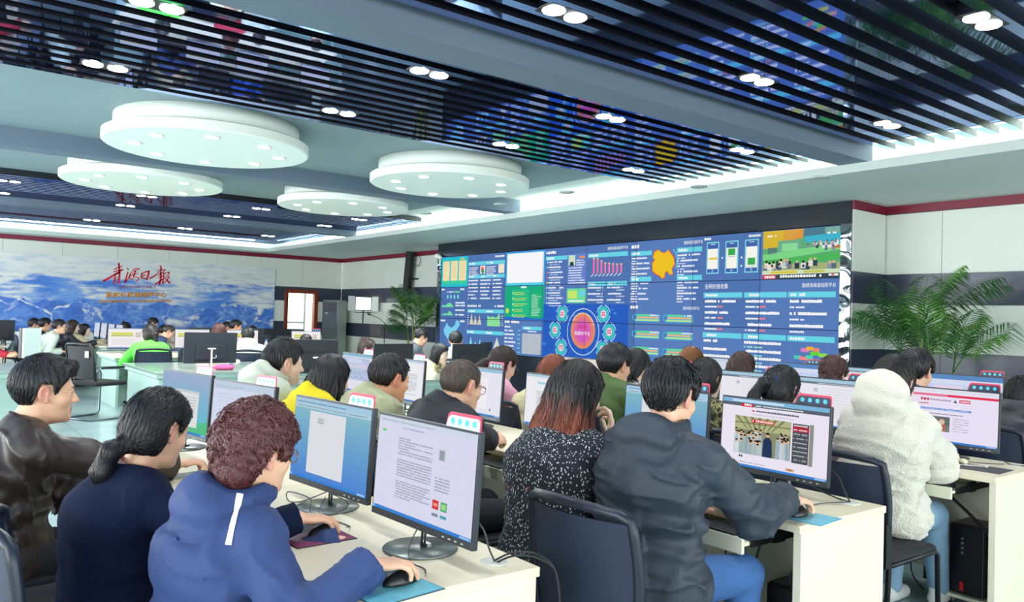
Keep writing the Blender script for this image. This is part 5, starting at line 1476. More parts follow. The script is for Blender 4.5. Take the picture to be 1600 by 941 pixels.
# ---- what the screens show
def page_lines(f, R, u0, v1, u1, n, dv, h, c='#b0b2c2'):
    for i in range(n):
        w = u1 if R.random() > 0.2 else u0+(u1-u0)*R.uniform(0.3, 0.9)
        f.dashes(u0, v1-i*dv, w, h, c, R, 4, gap=0.2)
def screen(kind, w, h, seed):
    f = Flat(0.0003); R = random.Random(seed)
    TB = '#3f86d8'
    def task(): f.rect(0, 0, w, h*0.035, TB, 3); f.rect(w*0.0, 0, w*0.03, h*0.035, '#78b8f0', 4); f.rect(w*0.90, 0.002, w*0.99, h*0.03, '#9cc4ee', 4)
    if kind == 'article':
        f.rect(0, 0, w, h, '#dcdcf2', 0); f.rect(0, h*0.94, w, h, '#d2dcec', 1); page_lines(f, R, w*0.03, h*0.955, w*0.6, 1, 1, 0.004, '#b0b8c8')
        f.rect(w*0.05, h*0.835, w*0.09, h*0.86, '#6cd86a', 2); f.dashes(w*0.27, h*0.9, w*0.5, 0.004, '#a0a0b4', R, 2)
        for k in range(3): page_lines(f, R, w*0.24, h*(0.79-0.225*k), w*0.60, 7, h*0.027, 0.0048, '#a4a6b8')
        f.rect(w*0.66, h*0.67, w*0.72, h*0.78, '#b9bcc8', 2); f.rect(w*0.67, h*0.68, w*0.71, h*0.77, '#9a9eac', 3)
        page_lines(f, R, w*0.64, h*0.49, w*0.78, 5, h*0.03, 0.0045, '#9a9eb0')
        f.rect(w*0.63, h*0.19, w*0.69, h*0.28, '#d83c48', 2); f.rect(w*0.71, h*0.19, w*0.77, h*0.28, '#5ab47c', 2); f.rect(w*0.64, h*0.22, w*0.68, h*0.25, '#f0a08a', 3); f.rect(w*0.72, h*0.21, w*0.76, h*0.26, '#a8d890', 3)
        f.rect(w*0.63, h*0.12, w*0.69, h*0.15, '#8890a8', 2); f.rect(w*0.71, h*0.12, w*0.77, h*0.15, '#4fa8b4', 2); task()
    elif kind == 'worddoc':
        for k in range(12): f.rect(0, h*k/12, w, h*(k+1)/12, '#%02x%02x%02x' % (84+k*5, 138+k*5, 214-k), 0)
        f.rect(0, h*0.93, w, h, '#a9cde6', 1); f.rect(0, h*0.88, w, h*0.93, '#b4d2e2', 1); page_lines(f, R, w*0.03, h*0.95, w*0.7, 1, 1, 0.004, '#5f7fa0'); page_lines(f, R, w*0.03, h*0.90, w*0.95, 1, 1, 0.004, '#7f97ac')
        f.rect(w*0.22, h*0.09, w*0.70, h*0.86, '#dfe2e8', 2); page_lines(f, R, w*0.33, h*0.77, w*0.42, 3, h*0.025, 0.004, '#8a90a0'); task()
    elif kind == 'palepage':
        f.rect(0, 0, w, h, '#d6dff2', 0); f.rect(0, h*0.9, w, h, '#c4d4e8', 1); page_lines(f, R, w*0.04, h*0.92, w*0.5, 2, h*0.03, 0.004, '#a4b4cc')
        page_lines(f, R, w*0.08, h*0.8, w*0.9, 3, h*0.05, 0.003, '#bcc6dc'); f.rect(w*0.7, h*0.62, w*0.9, h*0.625, '#d89aa0', 2); page_lines(f, R, w*0.1, h*0.55, w*0.6, 6, h*0.05, 0.003, '#c0c8dc'); task()
    elif kind == 'bluedesk':
        for k in range(12):
            a = k/11; f.rect(0, h*k/12, w, h*(k+1)/12, '#%02x%02x%02x' % (int(96+66*a), int(190-10*a), int(214-2*a)), 0)
        f.poly([(0, 0), (w, 0), (w, h*0.25), (w*0.4, h*0.1)], '#5cc48c', 1)
        f.rect(w*0.22, h*0.12, w*0.80, h*0.72, '#e2e4e4', 2); f.rect(w*0.22, h*0.68, w*0.80, h*0.72, '#c8d2d8', 3); page_lines(f, R, w*0.27, h*0.6, w*0.75, 8, h*0.045, 0.004, '#a4acb4'); task()
    elif kind == 'news':
        f.rect(0, 0, w, h, '#eee8f6', 0); f.rect(0, h*0.94, w, h, '#7fb8de', 1); f.rect(w*0.1, h*0.955, w*0.6, h*0.985, '#cfe4f4', 2); f.rect(0, h*0.89, w, h*0.94, '#5a6672', 1)
        f.dashes(w*0.33, h*0.905, w*0.78, 0.006, '#e8ecf0', R, 3); f.rect(w*0.19, h*0.885, w*0.31, h*0.935, '#d8243c', 3); f.dashes(w*0.2, h*0.9, w*0.3, 0.009, '#ffffff', R, 4)
        f.rect(w*0.30, h*0.825, w*0.325, h*0.845, '#d8243c', 3); f.dashes(w*0.34, h*0.825, w*0.74, 0.008, '#40485a', R, 3); f.dashes(w*0.3, h*0.78, w*0.7, 0.003, '#9aa0b0', R, 3)
        a, b, c, d = w*0.135, h*0.19, w*0.675, h*0.745
        f.rect(a, b, c, d, '#8a9070', 2); f.rect(a, h*0.55, c, d, '#b4b88a', 3)
        for k in range(7): f.poly([(a+(c-a)*(k/7), d), (a+(c-a)*(k/7+0.05), d), (a+(c-a)*(0.5+(k/7-0.5)*0.5), h*0.56), (a+(c-a)*(0.48+(k/7-0.5)*0.5), h*0.56)], '#7c8258', 4)
        f.rect(a, h*0.64, c, h*0.655, '#6f7650', 4); f.rect(w*0.30, h*0.665, w*0.52, h*0.715, '#c82034', 5); f.dashes(w*0.31, h*0.678, w*0.51, 0.009, '#ffe8e0', R, 6)
        for v in sorted([h*R.uniform(0.33, 0.56) for _ in range(64)], reverse=True):
            u = a+(c-a)*R.uniform(0.02, 0.97); s_ = w*0.017
            if w*0.40 < u < w*0.53: continue
            f.poly([(u-s_*1.3, b), (u+s_*1.3, b), (u+s_, v-s_*0.8), (u-s_, v-s_*0.8)], R.choice(['#c8d4dc', '#9fb4bc', '#e2e8ea', '#aebfb4', '#8fa6b0']), 6); f.disc(u, v, s_*0.8, '#e0b698', 7, 10); f.poly([(u-s_*0.8, v+s_*0.2), (u+s_*0.8, v+s_*0.2), (u+s_*0.5, v+s_), (u-s_*0.5, v+s_)], '#2a2622', 8)
        u = w*0.465; f.poly([(u-w*0.045, b), (u+w*0.05, b), (u+w*0.04, h*0.43), (u+w*0.015, h*0.475), (u-w*0.015, h*0.475), (u-w*0.04, h*0.43)], '#27395a', 9); f.disc(u, h*0.51, w*0.018, '#e4b898', 10, 12); f.poly([(u-w*0.019, h*0.515), (u+w*0.019, h*0.515), (u+w*0.012, h*0.545), (u-w*0.012, h*0.545)], '#1c1a1c', 11)
        f.rect(w*0.69, h*0.18, w*0.835, h*0.735, '#4a4d55', 2); f.rect(w*0.69, h*0.62, w*0.835, h*0.70, '#b4203a', 3)
        for k in range(9): f.dashes(w*0.7, h*(0.70-k*0.06), w*0.825, 0.006, '#e8e6e6' if k < 2 else '#b8bcc2', R, 4); f.rect(w*0.69, h*(0.685-k*0.06), w*0.835, h*(0.688-k*0.06), '#7a7d86', 4)
        f.rect(w*0.84, h*0.17, w*0.875, h*0.745, '#8f958a', 2)
        f.dashes(w*0.19, h*0.135, w*0.23, 0.01, '#4a5060', R, 3); f.dashes(w*0.19, h*0.06, w*0.45, 0.004, '#9096a8', R, 3); f.rect(w*0.64, h*0.05, w*0.72, h*0.09, '#d8b89a', 3); f.rect(w*0.66, h*0.06, w*0.7, h*0.08, '#b86a5a', 4); task()
    elif kind == 'textpage':
        f.rect(0, 0, w, h, '#eef0f4', 0); f.rect(0, h*0.95, w, h, '#b8d4e4', 1); f.rect(w*0.2, h*0.82, w*0.42, h*0.86, '#a8d8ea', 2); f.dashes(w*0.38, h*0.74, w*0.62, 0.008, '#50586a', R, 3)
        page_lines(f, R, w*0.2, h*0.66, w*0.85, 14, h*0.038, 0.0045, '#9aa2b0'); task()
    elif kind == 'form':
        f.rect(0, 0, w, h, '#e9e8f4', 0); f.rect(0, h*0.93, w, h, '#9cc6e0', 1); f.rect(w*0.12, h*0.15, w*0.72, h*0.82, '#f4f2fa', 2)
        for u in (0.25, 0.5, 0.62): f.rect(w*u, h*0.2, w*u+0.001, h*0.72, '#b4b8c8', 3)
        for v in (0.72, 0.5, 0.2): f.rect(w*0.15, h*v, w*0.66, h*v+0.001, '#b4b8c8', 3)
        f.disc(w*0.8, h*0.14, 0.008, '#5a8a5a', 3, 12); task()
    elif kind == 'photo':
        f.rect(0, 0, w, h, '#e6e4f0', 0); f.rect(0, h*0.93, w, h, '#8fc0dc', 1); f.rect(w*0.02, h*0.30, w*0.94, h*0.9, '#b8c8e6', 2); f.rect(w*0.02, h*0.62, w*0.94, h*0.74, '#d4cfe2', 3)
        for k in range(90):
            u, v = w*R.uniform(0.03, 0.9), h*R.uniform(0.31, 0.6); s_ = 0.004+0.008*(0.62-v/h); f.rect(u, v, min(u+s_*2, w*0.94), v+s_, R.choice(['#7f8798', '#5f687c', '#a8a4b8', '#c8c2d0']), 4)
        for k in range(14): f.poly([(w*R.uniform(0.05, 0.8), h*R.uniform(0.76, 0.88)) for _ in range(3)], '#d2dcf0', 4)
        task()
    elif kind == 'rednews':
        f.rect(0, 0, w, h, '#ece4f8', 0); f.rect(0, h*0.94, w, h, '#dfe4ee', 1); f.poly([(0, h*0.86), (w, h*0.86), (w, h*0.905), (0, h*0.905)], '#e23a56', 2); f.rect(0, h*0.86, w*0.5, h*0.905, '#ea7a98', 3)
        f.dashes(w*0.22, h*0.77, w*0.31, 0.016, '#c04058', R, 3); f.dashes(w*0.32, h*0.775, w*0.54, 0.010, '#b090a8', R, 3); f.rect(w*0.62, h*0.765, w*0.73, h*0.825, '#e0365a', 3); f.dashes(w*0.63, h*0.78, w*0.72, 0.010, '#ffd8e0', R, 4)
        f.poly([(w*0.56, h*0.76), (w*0.60, h*0.76), (w*0.58, h*0.82)], '#5a6472', 3); f.dashes(w*0.2, h*0.70, w*0.31, 0.008, '#c86a7a', R, 3)
        f.rect(w*0.2, h*0.60, w*0.74, h*0.635, '#4f86d8', 3); f.dashes(w*0.22, h*0.61, w*0.72, 0.004, '#d8e4f8', R, 4); f.dashes(w*0.27, h*0.52, w*0.66, 0.005, '#5a6070', R, 3)
        f.rect(w*0.2, h*0.2, w*0.53, h*0.48, '#7a8480', 3); f.rect(w*0.2, h*0.32, w*0.53, h*0.48, '#66706e', 4); f.disc(w*0.30, h*0.36, 0.02, '#e8e4e0', 5, 12); f.rect(w*0.27, h*0.2, w*0.33, h*0.32, '#cfd6da', 5); f.disc(w*0.45, h*0.38, 0.016, '#e2c2a8', 5, 12); f.rect(w*0.42, h*0.2, w*0.49, h*0.34, '#b86a5a', 5)
        page_lines(f, R, w*0.56, h*0.45, w*0.72, 6, h*0.045, 0.004, '#a09cb4'); task()
    elif kind == 'whitepage':
        f.rect(0, 0, w, h, '#ecebf4', 0); f.rect(0, h*0.93, w, h, '#a9cbe0', 1); f.rect(0, h*0.88, w, h*0.93, '#6f7f8c', 1); f.dashes(w*0.3, h*0.895, w*0.8, 0.005, '#e0e4ea', R, 3)
        f.rect(w*0.26, h*0.72, w*0.32, h*0.80, '#c4c6d2', 2)
        for k in range(11): f.dashes(w*0.36, h*(0.80-k*0.06), w*R.uniform(0.6, 0.92), 0.003, '#d0c4d2' if k % 2 else '#b8bccb', R, 3)
        task()
    elif kind == 'lilac':
        f.rect(0, 0, w, h, '#c4d6f4', 0); f.rect(0, h*0.88, w, h, '#5f8ec6', 1); f.rect(w*0.08, h*0.1, w*0.48, h*0.72, '#efd8ec', 2); f.rect(w*0.0, h*0.76, w, h*0.88, '#d8def4', 1); page_lines(f, R, w*0.12, h*0.6, w*0.42, 4, h*0.07, 0.004, '#c8a8c4'); task()
    elif kind == 'brain':
        f.rect(0, 0, w, h, '#e8e2d8', 0); f.rect(w*0.26, h*0.3, w*0.62, h*0.82, '#5c6670', 2); f.disc(w*0.44, h*0.6, 0.05, '#8f9ca8', 3, 20); f.disc(w*0.44, h*0.6, 0.036, '#c2ccd4', 4, 18); f.poly([(w*0.36, h*0.3), (w*0.5, h*0.3), (w*0.47, h*0.5), (w*0.40, h*0.5)], '#aab4bc', 4); task()
    else:                                               # table page with a yellow strip
        f.rect(0, 0, w, h, '#f6f2f4', 0); f.rect(0, h*0.95, w, h, '#d8e6ee', 1); f.rect(w*0.08, h*0.70, w*0.66, h*0.80, '#e0dc4a', 2); f.rect(w*0.08, h*0.6, w*0.66, h*0.68, '#b8c86a', 2); f.rect(w*0.72, h*0.55, w*0.88, h*0.82, '#d8cfc2', 2); page_lines(f, R, w*0.1, h*0.45, w*0.8, 5, h*0.07, 0.004, '#b4b0b8'); task()
    return f
# ---- monitors
icon_m = mat('topper_icon', '#4fc4dc', 0.3); top_red = mat('topper_red', '#dd2f5c', 0.35); top_navy = mat('topper_navy', '#1f2b4a', 0.35); top_glare = mat('topper_glare', '#cfe4e4', 0.35)  # pale panel colour holds the glare seen on the navy cards
logo_m = mat('pale_mark', '#c9ced2', 0.4)
MON_W, MON_H = 0.535, 0.325
def monitor(label, x, y, kind, rz=0.0, z=TOP, topper='navy', group='flat monitors on the desks', W=MON_W, Hh=MON_H, seed=1, lift=0.058, tilt=3.0):
    t = thing('monitor', label, 'monitor', (x, y, z), math.radians(rz), group)
    MB().lathe([(0.0, 0.0), (0.112, 0.0), (0.113, 0.004), (0.110, 0.0075), (0.0, 0.0085)], 48).build('base', base_m, t)
    MB().tube([(-0.008, 0.010, 0.006), (-0.008, 0.018, lift+0.12)], 0.004, 8).tube([(0.008, 0.010, 0.006), (0.008, 0.018, lift+0.12)], 0.004, 8).box(-0.02, 0.02, 0.012, 0.026, 0.006, 0.018).build('stem', steel, t)
    Rt = Matrix.Translation((0, -0.012, lift)) @ Matrix.Rotation(math.radians(-tilt), 4, 'X')
    sh = MB().box(-W/2, W/2, 0.0, 0.020, 0.0, Hh, bev=0.003, M=Rt).box(-W*0.28, W*0.28, 0.018, 0.042, 0.04, Hh*0.62, bev=0.010, M=Rt).build('shell', bezel, t)
    MB().box(-W/2+0.002, W/2-0.002, -0.0015, 0.004, 0.002, 0.022, M=Rt).build('chin', chin_m, sh)
    b_ = MB()
    for k in range(4): b_.box(W/2-0.14+k*0.03, W/2-0.130+k*0.03, -0.003, 0.0, 0.009, 0.013, M=Rt)
    b_.build('button', logo_m, sh)
    f = screen(kind, W-0.014, Hh-0.030, seed)
    f.mesh('display', Rt @ frame3((-W/2+0.007, -0.0008, 0.023), (1, 0, 0), (0, 0, 1)), scr_m, sh)
    if topper:
        w = 0.165; x1 = W/2-0.004; x0 = x1-w
        def prof(h, ins): return [(x0+ins, Hh+0.0), (x1-ins, Hh+0.0), (x1-ins, Hh+h-0.008), (x1-ins-0.006, Hh+h), (x0+ins+0.022, Hh+h), (x0+ins+0.010, Hh+h-0.008)]
        c = MB().prism(prof(0.043, 0), 'y', 0.004, 0.007, 0, Rt).build('topper_card', top_red, t)
        MB().prism(prof(0.034, 0.004), 'y', 0.0025, 0.0042, 0, Rt).build('card_panel', top_navy if topper == 'navy' else top_glare, c)
        ic = MB()
        for k in range(4): ic.add([(x0+0.036+k*0.034+0.0095*math.cos(a), 0.002, Hh+0.018+0.0095*math.sin(a)) for a in np.linspace(0, 2*PI, 15)[:-1]], [tuple(range(14))], 0, False, Rt)
        ic.build('card_icon', icon_m, c, fix=False)
    return t
monitor('monitor with a long article page, nearest to camera at right end of the front desk', -2.05, 1.25, 'article', 3, topper='pale', seed=3)
monitor('monitor with a grey document on blue, in front of the curly-haired woman', -2.665, 1.23, 'worddoc', 6, topper='pale', seed=5)
monitor('monitor with a pale page, partly behind the curly-haired head', -3.50, 1.19, 'palepage', 10, topper='pale', seed=6)
monitor('monitor with a small page on a blue-green desktop, left end of the front desk row', -4.17, 1.13, 'bluedesk', 10, topper='pale', seed=7)
monitor('monitor with a news page and crowd photo, before the man in dark grey jacket', -2.005, 2.96, 'news', 0, seed=8)
monitor('monitor with a page on light blue, half hidden by the dark grey jacket man', -2.615, 2.96, 'worddoc', 0, seed=9)
monitor('monitor with a page of text lines, left of the ombre-haired woman', -3.44, 2.96, 'textpage', 0, topper=None, seed=10)
monitor('monitor with a blank form, in front of the man in the black suit', -4.18, 2.94, 'form', 0, seed=11)
monitor('monitor with an article, in front of the man in khaki', -5.08, 2.92, 'textpage', 0, topper='pale', seed=12)
monitor('monitor with a misty landscape photo, beside the woman in yellow', -5.83, 2.90, 'photo', 0, topper='pale', seed=13)
monitor('monitor with a red-topped news page, in front of the white fleece hood', -2.02, 4.63, 'rednews', 0, seed=14)
monitor('monitor with a faint white page, between the ponytail and the white fleece', -2.715, 4.63, 'whitepage', 0, seed=15)
monitor('white-screened monitor right of the camouflage jacket, behind the news monitor', -3.31, 4.63, 'whitepage', 0, seed=16)
monitor('white-screened monitor behind the dark grey jacket man, beside the man in green', -4.08, 4.60, 'palepage', 0, seed=17)
monitor('monitor with a grey picture of a bulb-like shape, before the auburn-haired woman', -4.95, 4.58, 'brain', 0, topper=None, seed=18)
monitor('monitor with a lilac window, highest at right against the dark wall band', -2.61, 6.25, 'lilac', 0, seed=19)
monitor('white-screened monitor in the last row, seen behind the white fleece hood', -3.40, 6.25, 'whitepage', 0, topper=None, seed=20)
monitor('pale blue-screened monitor in the last row, left of the reddish bun', -4.02, 6.25, 'lilac', 0, seed=21)
monitor('white-screened monitor in the last row, behind the camouflage jacket', -4.98, 6.22, 'palepage', 0, topper=None, seed=22)

# ---- keyboards, mice, pads, phones
key_m = mat('key_cap', '#2b2e35', 0.5); kb_m = mat('keyboard_body', '#15161a', 0.45)
def keyboard(label, x, y, z=0.672):
    t = thing('keyboard', label, 'keyboard', (x, y, z), 0, 'keyboards on the pull-out trays')
    MB().box(-0.22, 0.22, -0.065, 0.065, 0.0, 0.018, bev=0.004).build('body', kb_m, t)
    m_ = MB()
    for r in range(5):
        for c in range(20): m_.box(-0.213+c*0.0214, -0.213+c*0.0214+0.018, -0.058+r*0.0235, -0.058+r*0.0235+0.0195, 0.018, 0.0245)
    m_.build('keys', key_m, t)
for lb, x, y in (('black keyboard on the tray before the man in dark grey jacket', -1.99, 2.46), ('black keyboard on the tray before the ombre-haired woman', -2.58, 2.46),
                 ('black keyboard on the tray under the black suit sleeves', -3.40, 2.46), ('black keyboard on the tray before the man in khaki', -4.02, 2.46),
                 ('black keyboard on the tray before the white fleece jacket', -2.00, 4.13), ('black keyboard on the tray before the curly-haired woman', -2.10, 0.79), ('black keyboard on the tray before the woman in dark navy', -2.72, 0.79)): keyboard(lb, x, y)
def mouse(label, x, y, rz, c='#15161a'):
    t = thing('computer_mouse', label, 'mouse', (x, y, TOP+0.003), rz, 'mice on the desks')
    def sf(P): return np.maximum(ell(P, A3(0, 0, 0.002), (0.028, 0.052, 0.031)), -P[:, 2])
    V, Q = surface(sf, (-0.045, -0.07, -0.01), (0.045, 0.07, 0.05), 0.004)
    mesh_from('shell', V, Q, mat('mouse_'+c[1:], c, 0.35), t)
    MB().tube([(0, 0.020, 0.030), (0, 0.034, 0.026)], 0.004, 8).build('wheel', mat('wheel_grey', '#5a5f66', 0.5), t)
def mousepad(label, x, y, w, d, rz, c1, c2=None, edge=None):
    t = thing('mouse_pad', label, 'mouse pad', (x, y, TOP), rz, 'mouse pads on the desks')
    MB().box(-w/2, w/2, -d/2, d/2, 0.0, 0.0025, bev=0.001).build('mat', mat('pad_'+c1[1:], c1, 0.5, var=(14, 0.35)), t)
    if c2: MB().box(-w*0.1, w/2-0.004, -d/2+0.004, d/2-0.004, 0.0025, 0.0032).build('printed_half', mat('pad_'+c2[1:], c2, 0.45, var=(30, 0.3)), t)
mousepad('teal mouse pad with dark printed edge, under the blue hoodie hand', -1.83, 1.005, 0.26, 0.21, 0.12, '#1e4a5c', '#6fc4dc')
mousepad('black mouse pad with pink corner, under the navy sleeve hand', -2.36, 1.035, 0.24, 0.20, 0.05, '#23202a', '#8a3a62')
mousepad('light blue mouse pad at right end of the second row desk', -1.655, 2.66, 0.20, 0.17, 0.1, '#3f9cc8', '#7ecdea')
mousepad('dark mouse pad with keys and earphones at right of the third row', -1.77, 4.42, 0.26, 0.20, 0.05, '#3a3c44')
mousepad('red mouse pad beside the clasped hands of the man in black suit', -3.18, 2.66, 0.22, 0.18, 0.0, '#b8324a')
mouse('black mouse held by the woman in blue hoodie', -1.81, 1.045, 0.1)
mouse('black mouse held by the woman in dark navy', -2.333, 1.065, 0.1)
mouse('black mouse held by the man in dark grey jacket', -1.675, 2.65, 0.1)
scr_dark = mat('phone_glass', '#20262e', 0.08, spec=0.7)
def phone(label, x, y, rz, c, z=TOP):
    t = thing('mobile_phone', label, 'phone', (x, y, z), rz, 'phones on the desks')
    MB().box(-0.037, 0.037, -0.076, 0.076, 0.0, 0.008, bev=0.003).build('body', mat('phone_'+c[1:], c, 0.35), t)
    MB().box(-0.033, 0.033, -0.070, 0.070, 0.008, 0.0086).build('glass', scr_dark, t)
phone('dark phone with silver rim lying before the woman in dark navy', -3.46, 0.965, 0.2, '#b9c2c4')
phone('pink-rimmed phone lying behind the dark grey sleeve', -1.945, 2.72, 1.2, '#e0a09a')
# keys and earphones on the dark pad
t = thing('earphones', 'small white earphones and keys lying on the dark mouse pad', 'earphones', (-1.80, 4.44, TOP+0.0032))
cord = [(0.05*math.cos(a*2.1)*(1+0.2*math.sin(5*a)), 0.032*math.sin(a*2.6)+0.01*math.cos(3*a), 0.002+0.001*i % 0.002) for i, a in enumerate(np.linspace(0, 6, 50))]
MB().tube(cord, 0.0017, 6).build('cord', mat('white_cord', '#e8ebe6', 0.5), t)
MB().ell((0.055, 0.01, 0.006), (0.009, 0.007, 0.006)).ell((-0.05, 0.015, 0.006), (0.009, 0.007, 0.006)).build('ear_bud', mat('white_cord', '#e8ebe6', 0.5), t)
t = thing('wad', 'small yellow-white crumpled tissue on the dark mouse pad', 'tissue', (-1.87, 4.47, TOP+0.0032))
V, Q = surface(lambda P: ell(P, A3(0, 0, 0.012), (0.03, 0.022, 0.014))-0.005*ripple(P, 160, 3), (-0.05, -0.04, -0.005), (0.05, 0.04, 0.04), 0.004)
mesh_from('paper', V, Q, mat('tissue_cream', '#e6e2bc', 0.8), t)

# ---- computer towers
def tower(label, x, y, rz, z):
    t = thing('computer_tower', label, 'computer', (x, y, z), rz, 'computer towers under the desks')
    MB().box(-0.085, 0.085, -0.17, 0.17, 0.0, 0.36, bev=0.006).build('case', mat('tower_black', '#0d0e12', 0.4), t)
    fr = MB().box(-0.083, 0.083, -0.185, -0.168, 0.004, 0.356, bev=0.004).build('front_panel', mat('tower_front', '#14151b', 0.3), t)
    b_ = MB()
    b_.lathe([(0.0, 0.0), (0.006, 0.0), (0.006, 0.004), (0, 0.004)], 12, M=Matrix.Translation((-0.02, -0.184, 0.29)) @ Matrix.Rotation(PI/2, 4, 'X'))
    for k in range(3): b_.box(-0.026, -0.014, -0.187, -0.184, 0.21+k*0.025, 0.222+k*0.025)
    b_.build('port', mat('port_silver', '#9aa0a6', 0.3, metal=0.6), fr)
    MB().box(-0.030, -0.012, -0.1875, -0.1845, 0.020, 0.065).build('red_mark', mat('red_mark', '#e01822', 0.4), fr)
def cart(label, x, y, rz):
    t = thing('wheeled_stand', label, 'stand', (x, y, 0), rz, 'wheeled computer stands')
    MB().box(-0.13, 0.13, -0.22, 0.2, 0.065, 0.082, bev=0.002).build('board', tray_m, t)
    for s_ in (-1, 1): MB().prism([(-0.22, 0.082), (0.2, 0.082), (0.2, 0.15), (-0.12, 0.15), (-0.22, 0.10)], 'x', s_*0.13-0.008, s_*0.13+0.008).build('cheek', tray_m, t)
    for sx in (-1, 1):
        for sy in (-0.17, 0.15): MB().lathe([(0.0, -0.012), (0.026, -0.012), (0.030, 0), (0.026, 0.012), (0.0, 0.012)], 16, M=Matrix.Translation((sx*0.10, sy, 0.031)) @ Matrix.Rotation(PI/2, 4, 'Y')).box(sx*0.10-0.016, sx*0.10+0.016, sy-0.012, sy+0.012, 0.05, 0.066).build('castor', blk, t)
cart('pale wheeled stand carrying the black tower beside the white sneaker', -1.82, 4.61, 0.0)
tower('black computer tower with a red mark, on the wheeled stand of the third row', -1.82, 4.60, 0.0, 0.083)
cart('pale wheeled stand under the right end of the second row desk', -1.78, 2.93, 0.0)
tower('black computer tower under the second row desk, at the bottom edge', -1.78, 2.92, 0.0, 0.083)

# ---- cables
def cable(label, pts, r=0.003, m_=None, group=None):
    P = [np.array(p, float) for p in pts]; out = []
    for i in range(len(P)-1):
        p0, p1, p2, p3 = P[max(i-1, 0)], P[i], P[i+1], P[min(i+2, len(P)-1)]
        for s_ in np.linspace(0, 1, 9)[:-1]: out.append(0.5*((2*p1)+(p2-p0)*s_+(2*p0-5*p1+4*p2-p3)*s_*s_+(3*p1-p0-3*p2+p3)*s_**3))
    out.append(P[-1])
    o = MB().tube(out, r, 6).build('cable', m_ or cable_m)
    return tag(o, label, 'cable', group or 'cables on and under the desks')
g1 = (-1.83, 1.365, TOP+0.004)
cable('grey cable from the nearest monitor down into the desk grommet', [(-1.86, 1.285, 0.90), (-1.80, 1.30, 0.86), (-1.81, 1.33, 0.80), g1], 0.0028)
cable('pair-left dark cable looping from the grommet off the desk edge', [g1, (-1.78, 1.39, 0.785), (-1.72, 1.43, 0.79), (-1.68, 1.47, 0.74), (-1.67, 1.49, 0.55)], 0.003, cable_b)
cable('pair-right dark cable looping from the grommet off the desk edge', [(-1.815, 1.365, TOP+0.004), (-1.74, 1.37, 0.79), (-1.69, 1.42, 0.785), (-1.66, 1.46, 0.73), (-1.66, 1.48, 0.5)], 0.003, cable_b)
cable('thin mouse cable from the nearest monitor base to the teal pad', [(-2.045, 1.245, 0.83), (-2.03, 1.20, 0.77), (-1.95, 1.16, TOP+0.003), (-1.88, 1.16, TOP+0.003), (-1.82, 1.13, TOP+0.012)], 0.002)
cable('tangled grey cables around the base of the document monitor', [(-2.66, 1.23, 0.81), (-2.72, 1.16, 0.77), (-2.80, 1.14, TOP+0.006), (-2.76, 1.12, 0.80), (-2.66, 1.16, 0.79), (-2.60, 1.14, TOP+0.004), (-2.55, 1.20, TOP+0.003), (-2.60, 1.28, 0.77), (-2.66, 1.24, 0.80)], 0.0022)
cable('thin mouse cable from the document monitor to the pink-cornered pad', [(-2.62, 1.20, 0.80), (-2.56, 1.15, TOP+0.004), (-2.46, 1.17, TOP+0.003), (-2.38, 1.18, TOP+0.003), (-2.34, 1.15, TOP+0.014)], 0.002)
g2 = (-1.69, 3.033, TOP+0.004)
cable('dark cable bowing from the news monitor to the second row grommet', [(-1.80, 2.99, 0.90), (-1.73, 3.0, 0.86), (-1.71, 3.02, 0.80), g2], 0.003, cable_b)
cable('dark cable lying along the second row desk to its grommet', [(-1.96, 3.03, 0.82), (-1.86, 3.06, 0.775), (-1.76, 3.05, TOP+0.006), g2], 0.003, cable_b)
cable('thin mouse cable from the second row grommet to the light blue pad', [g2, (-1.72, 2.95, TOP+0.006), (-1.74, 2.86, TOP+0.004), (-1.69, 2.76, TOP+0.004), (-1.68, 2.72, TOP+0.012)], 0.002)
cable('black cable hanging below the second row tray beside the jeans', [(-2.03, 2.70, 0.70), (-2.02, 2.68, 0.5), (-2.0, 2.66, 0.35), (-1.98, 2.68, 0.15), (-1.96, 2.70, 0.03)], 0.004, cable_b)
cable('grey cable hanging beside the black one below the second row tray', [(-2.00, 2.72, 0.70), (-1.97, 2.70, 0.5), (-1.97, 2.69, 0.3), (-1.95, 2.70, 0.05)], 0.0035)
cable('black cable swinging under the slide rail of the second row', [(-1.83, 2.70, 0.70), (-1.86, 2.66, 0.55), (-1.87, 2.66, 0.40), (-1.83, 2.70, 0.28), (-1.79, 2.76, 0.20)], 0.004, cable_b)
cable('thick grey cable curving down to the second row tower', [(-1.70, 2.80, 0.66), (-1.73, 2.78, 0.60), (-1.77, 2.76, 0.50), (-1.79, 2.78, 0.45)], 0.005, cable_m)
cable('dark cable from the red-topped news monitor over the third row desk end', [(-1.86, 4.66, 0.82), (-1.80, 4.70, 0.79), (-1.72, 4.68, TOP+0.005), (-1.66, 4.70, TOP+0.004), (-1.60, 4.78, TOP-0.01)], 0.003, cable_b)
cable('thin cable lying on the third row desk right of the monitor base', [(-1.95, 4.62, TOP+0.012), (-1.88, 4.56, TOP+0.004), (-1.82, 4.58, TOP+0.004), (-1.74, 4.66, TOP+0.004)], 0.002, cable_b)
cable('thick black cable bowing under the third row desk to the panel', [(-2.02, 4.42, 0.655), (-1.92, 4.40, 0.60), (-1.80, 4.38, 0.52), (-1.70, 4.36, 0.44), (-1.66, 4.36, 0.38)], 0.008, cable_b)
cable('black cable hanging before the jeans under the third row tray', [(-2.14, 4.40, 0.66), (-2.12, 4.38, 0.52), (-2.09, 4.40, 0.44), (-2.0, 4.46, 0.43)], 0.004, cable_b)
cable('black cable dropping from the third row tray to the floor', [(-2.05, 4.42, 0.66), (-2.08, 4.40, 0.50), (-2.10, 4.42, 0.30), (-2.12, 4.46, 0.12), (-2.08, 4.52, 0.02)], 0.004, cable_b)
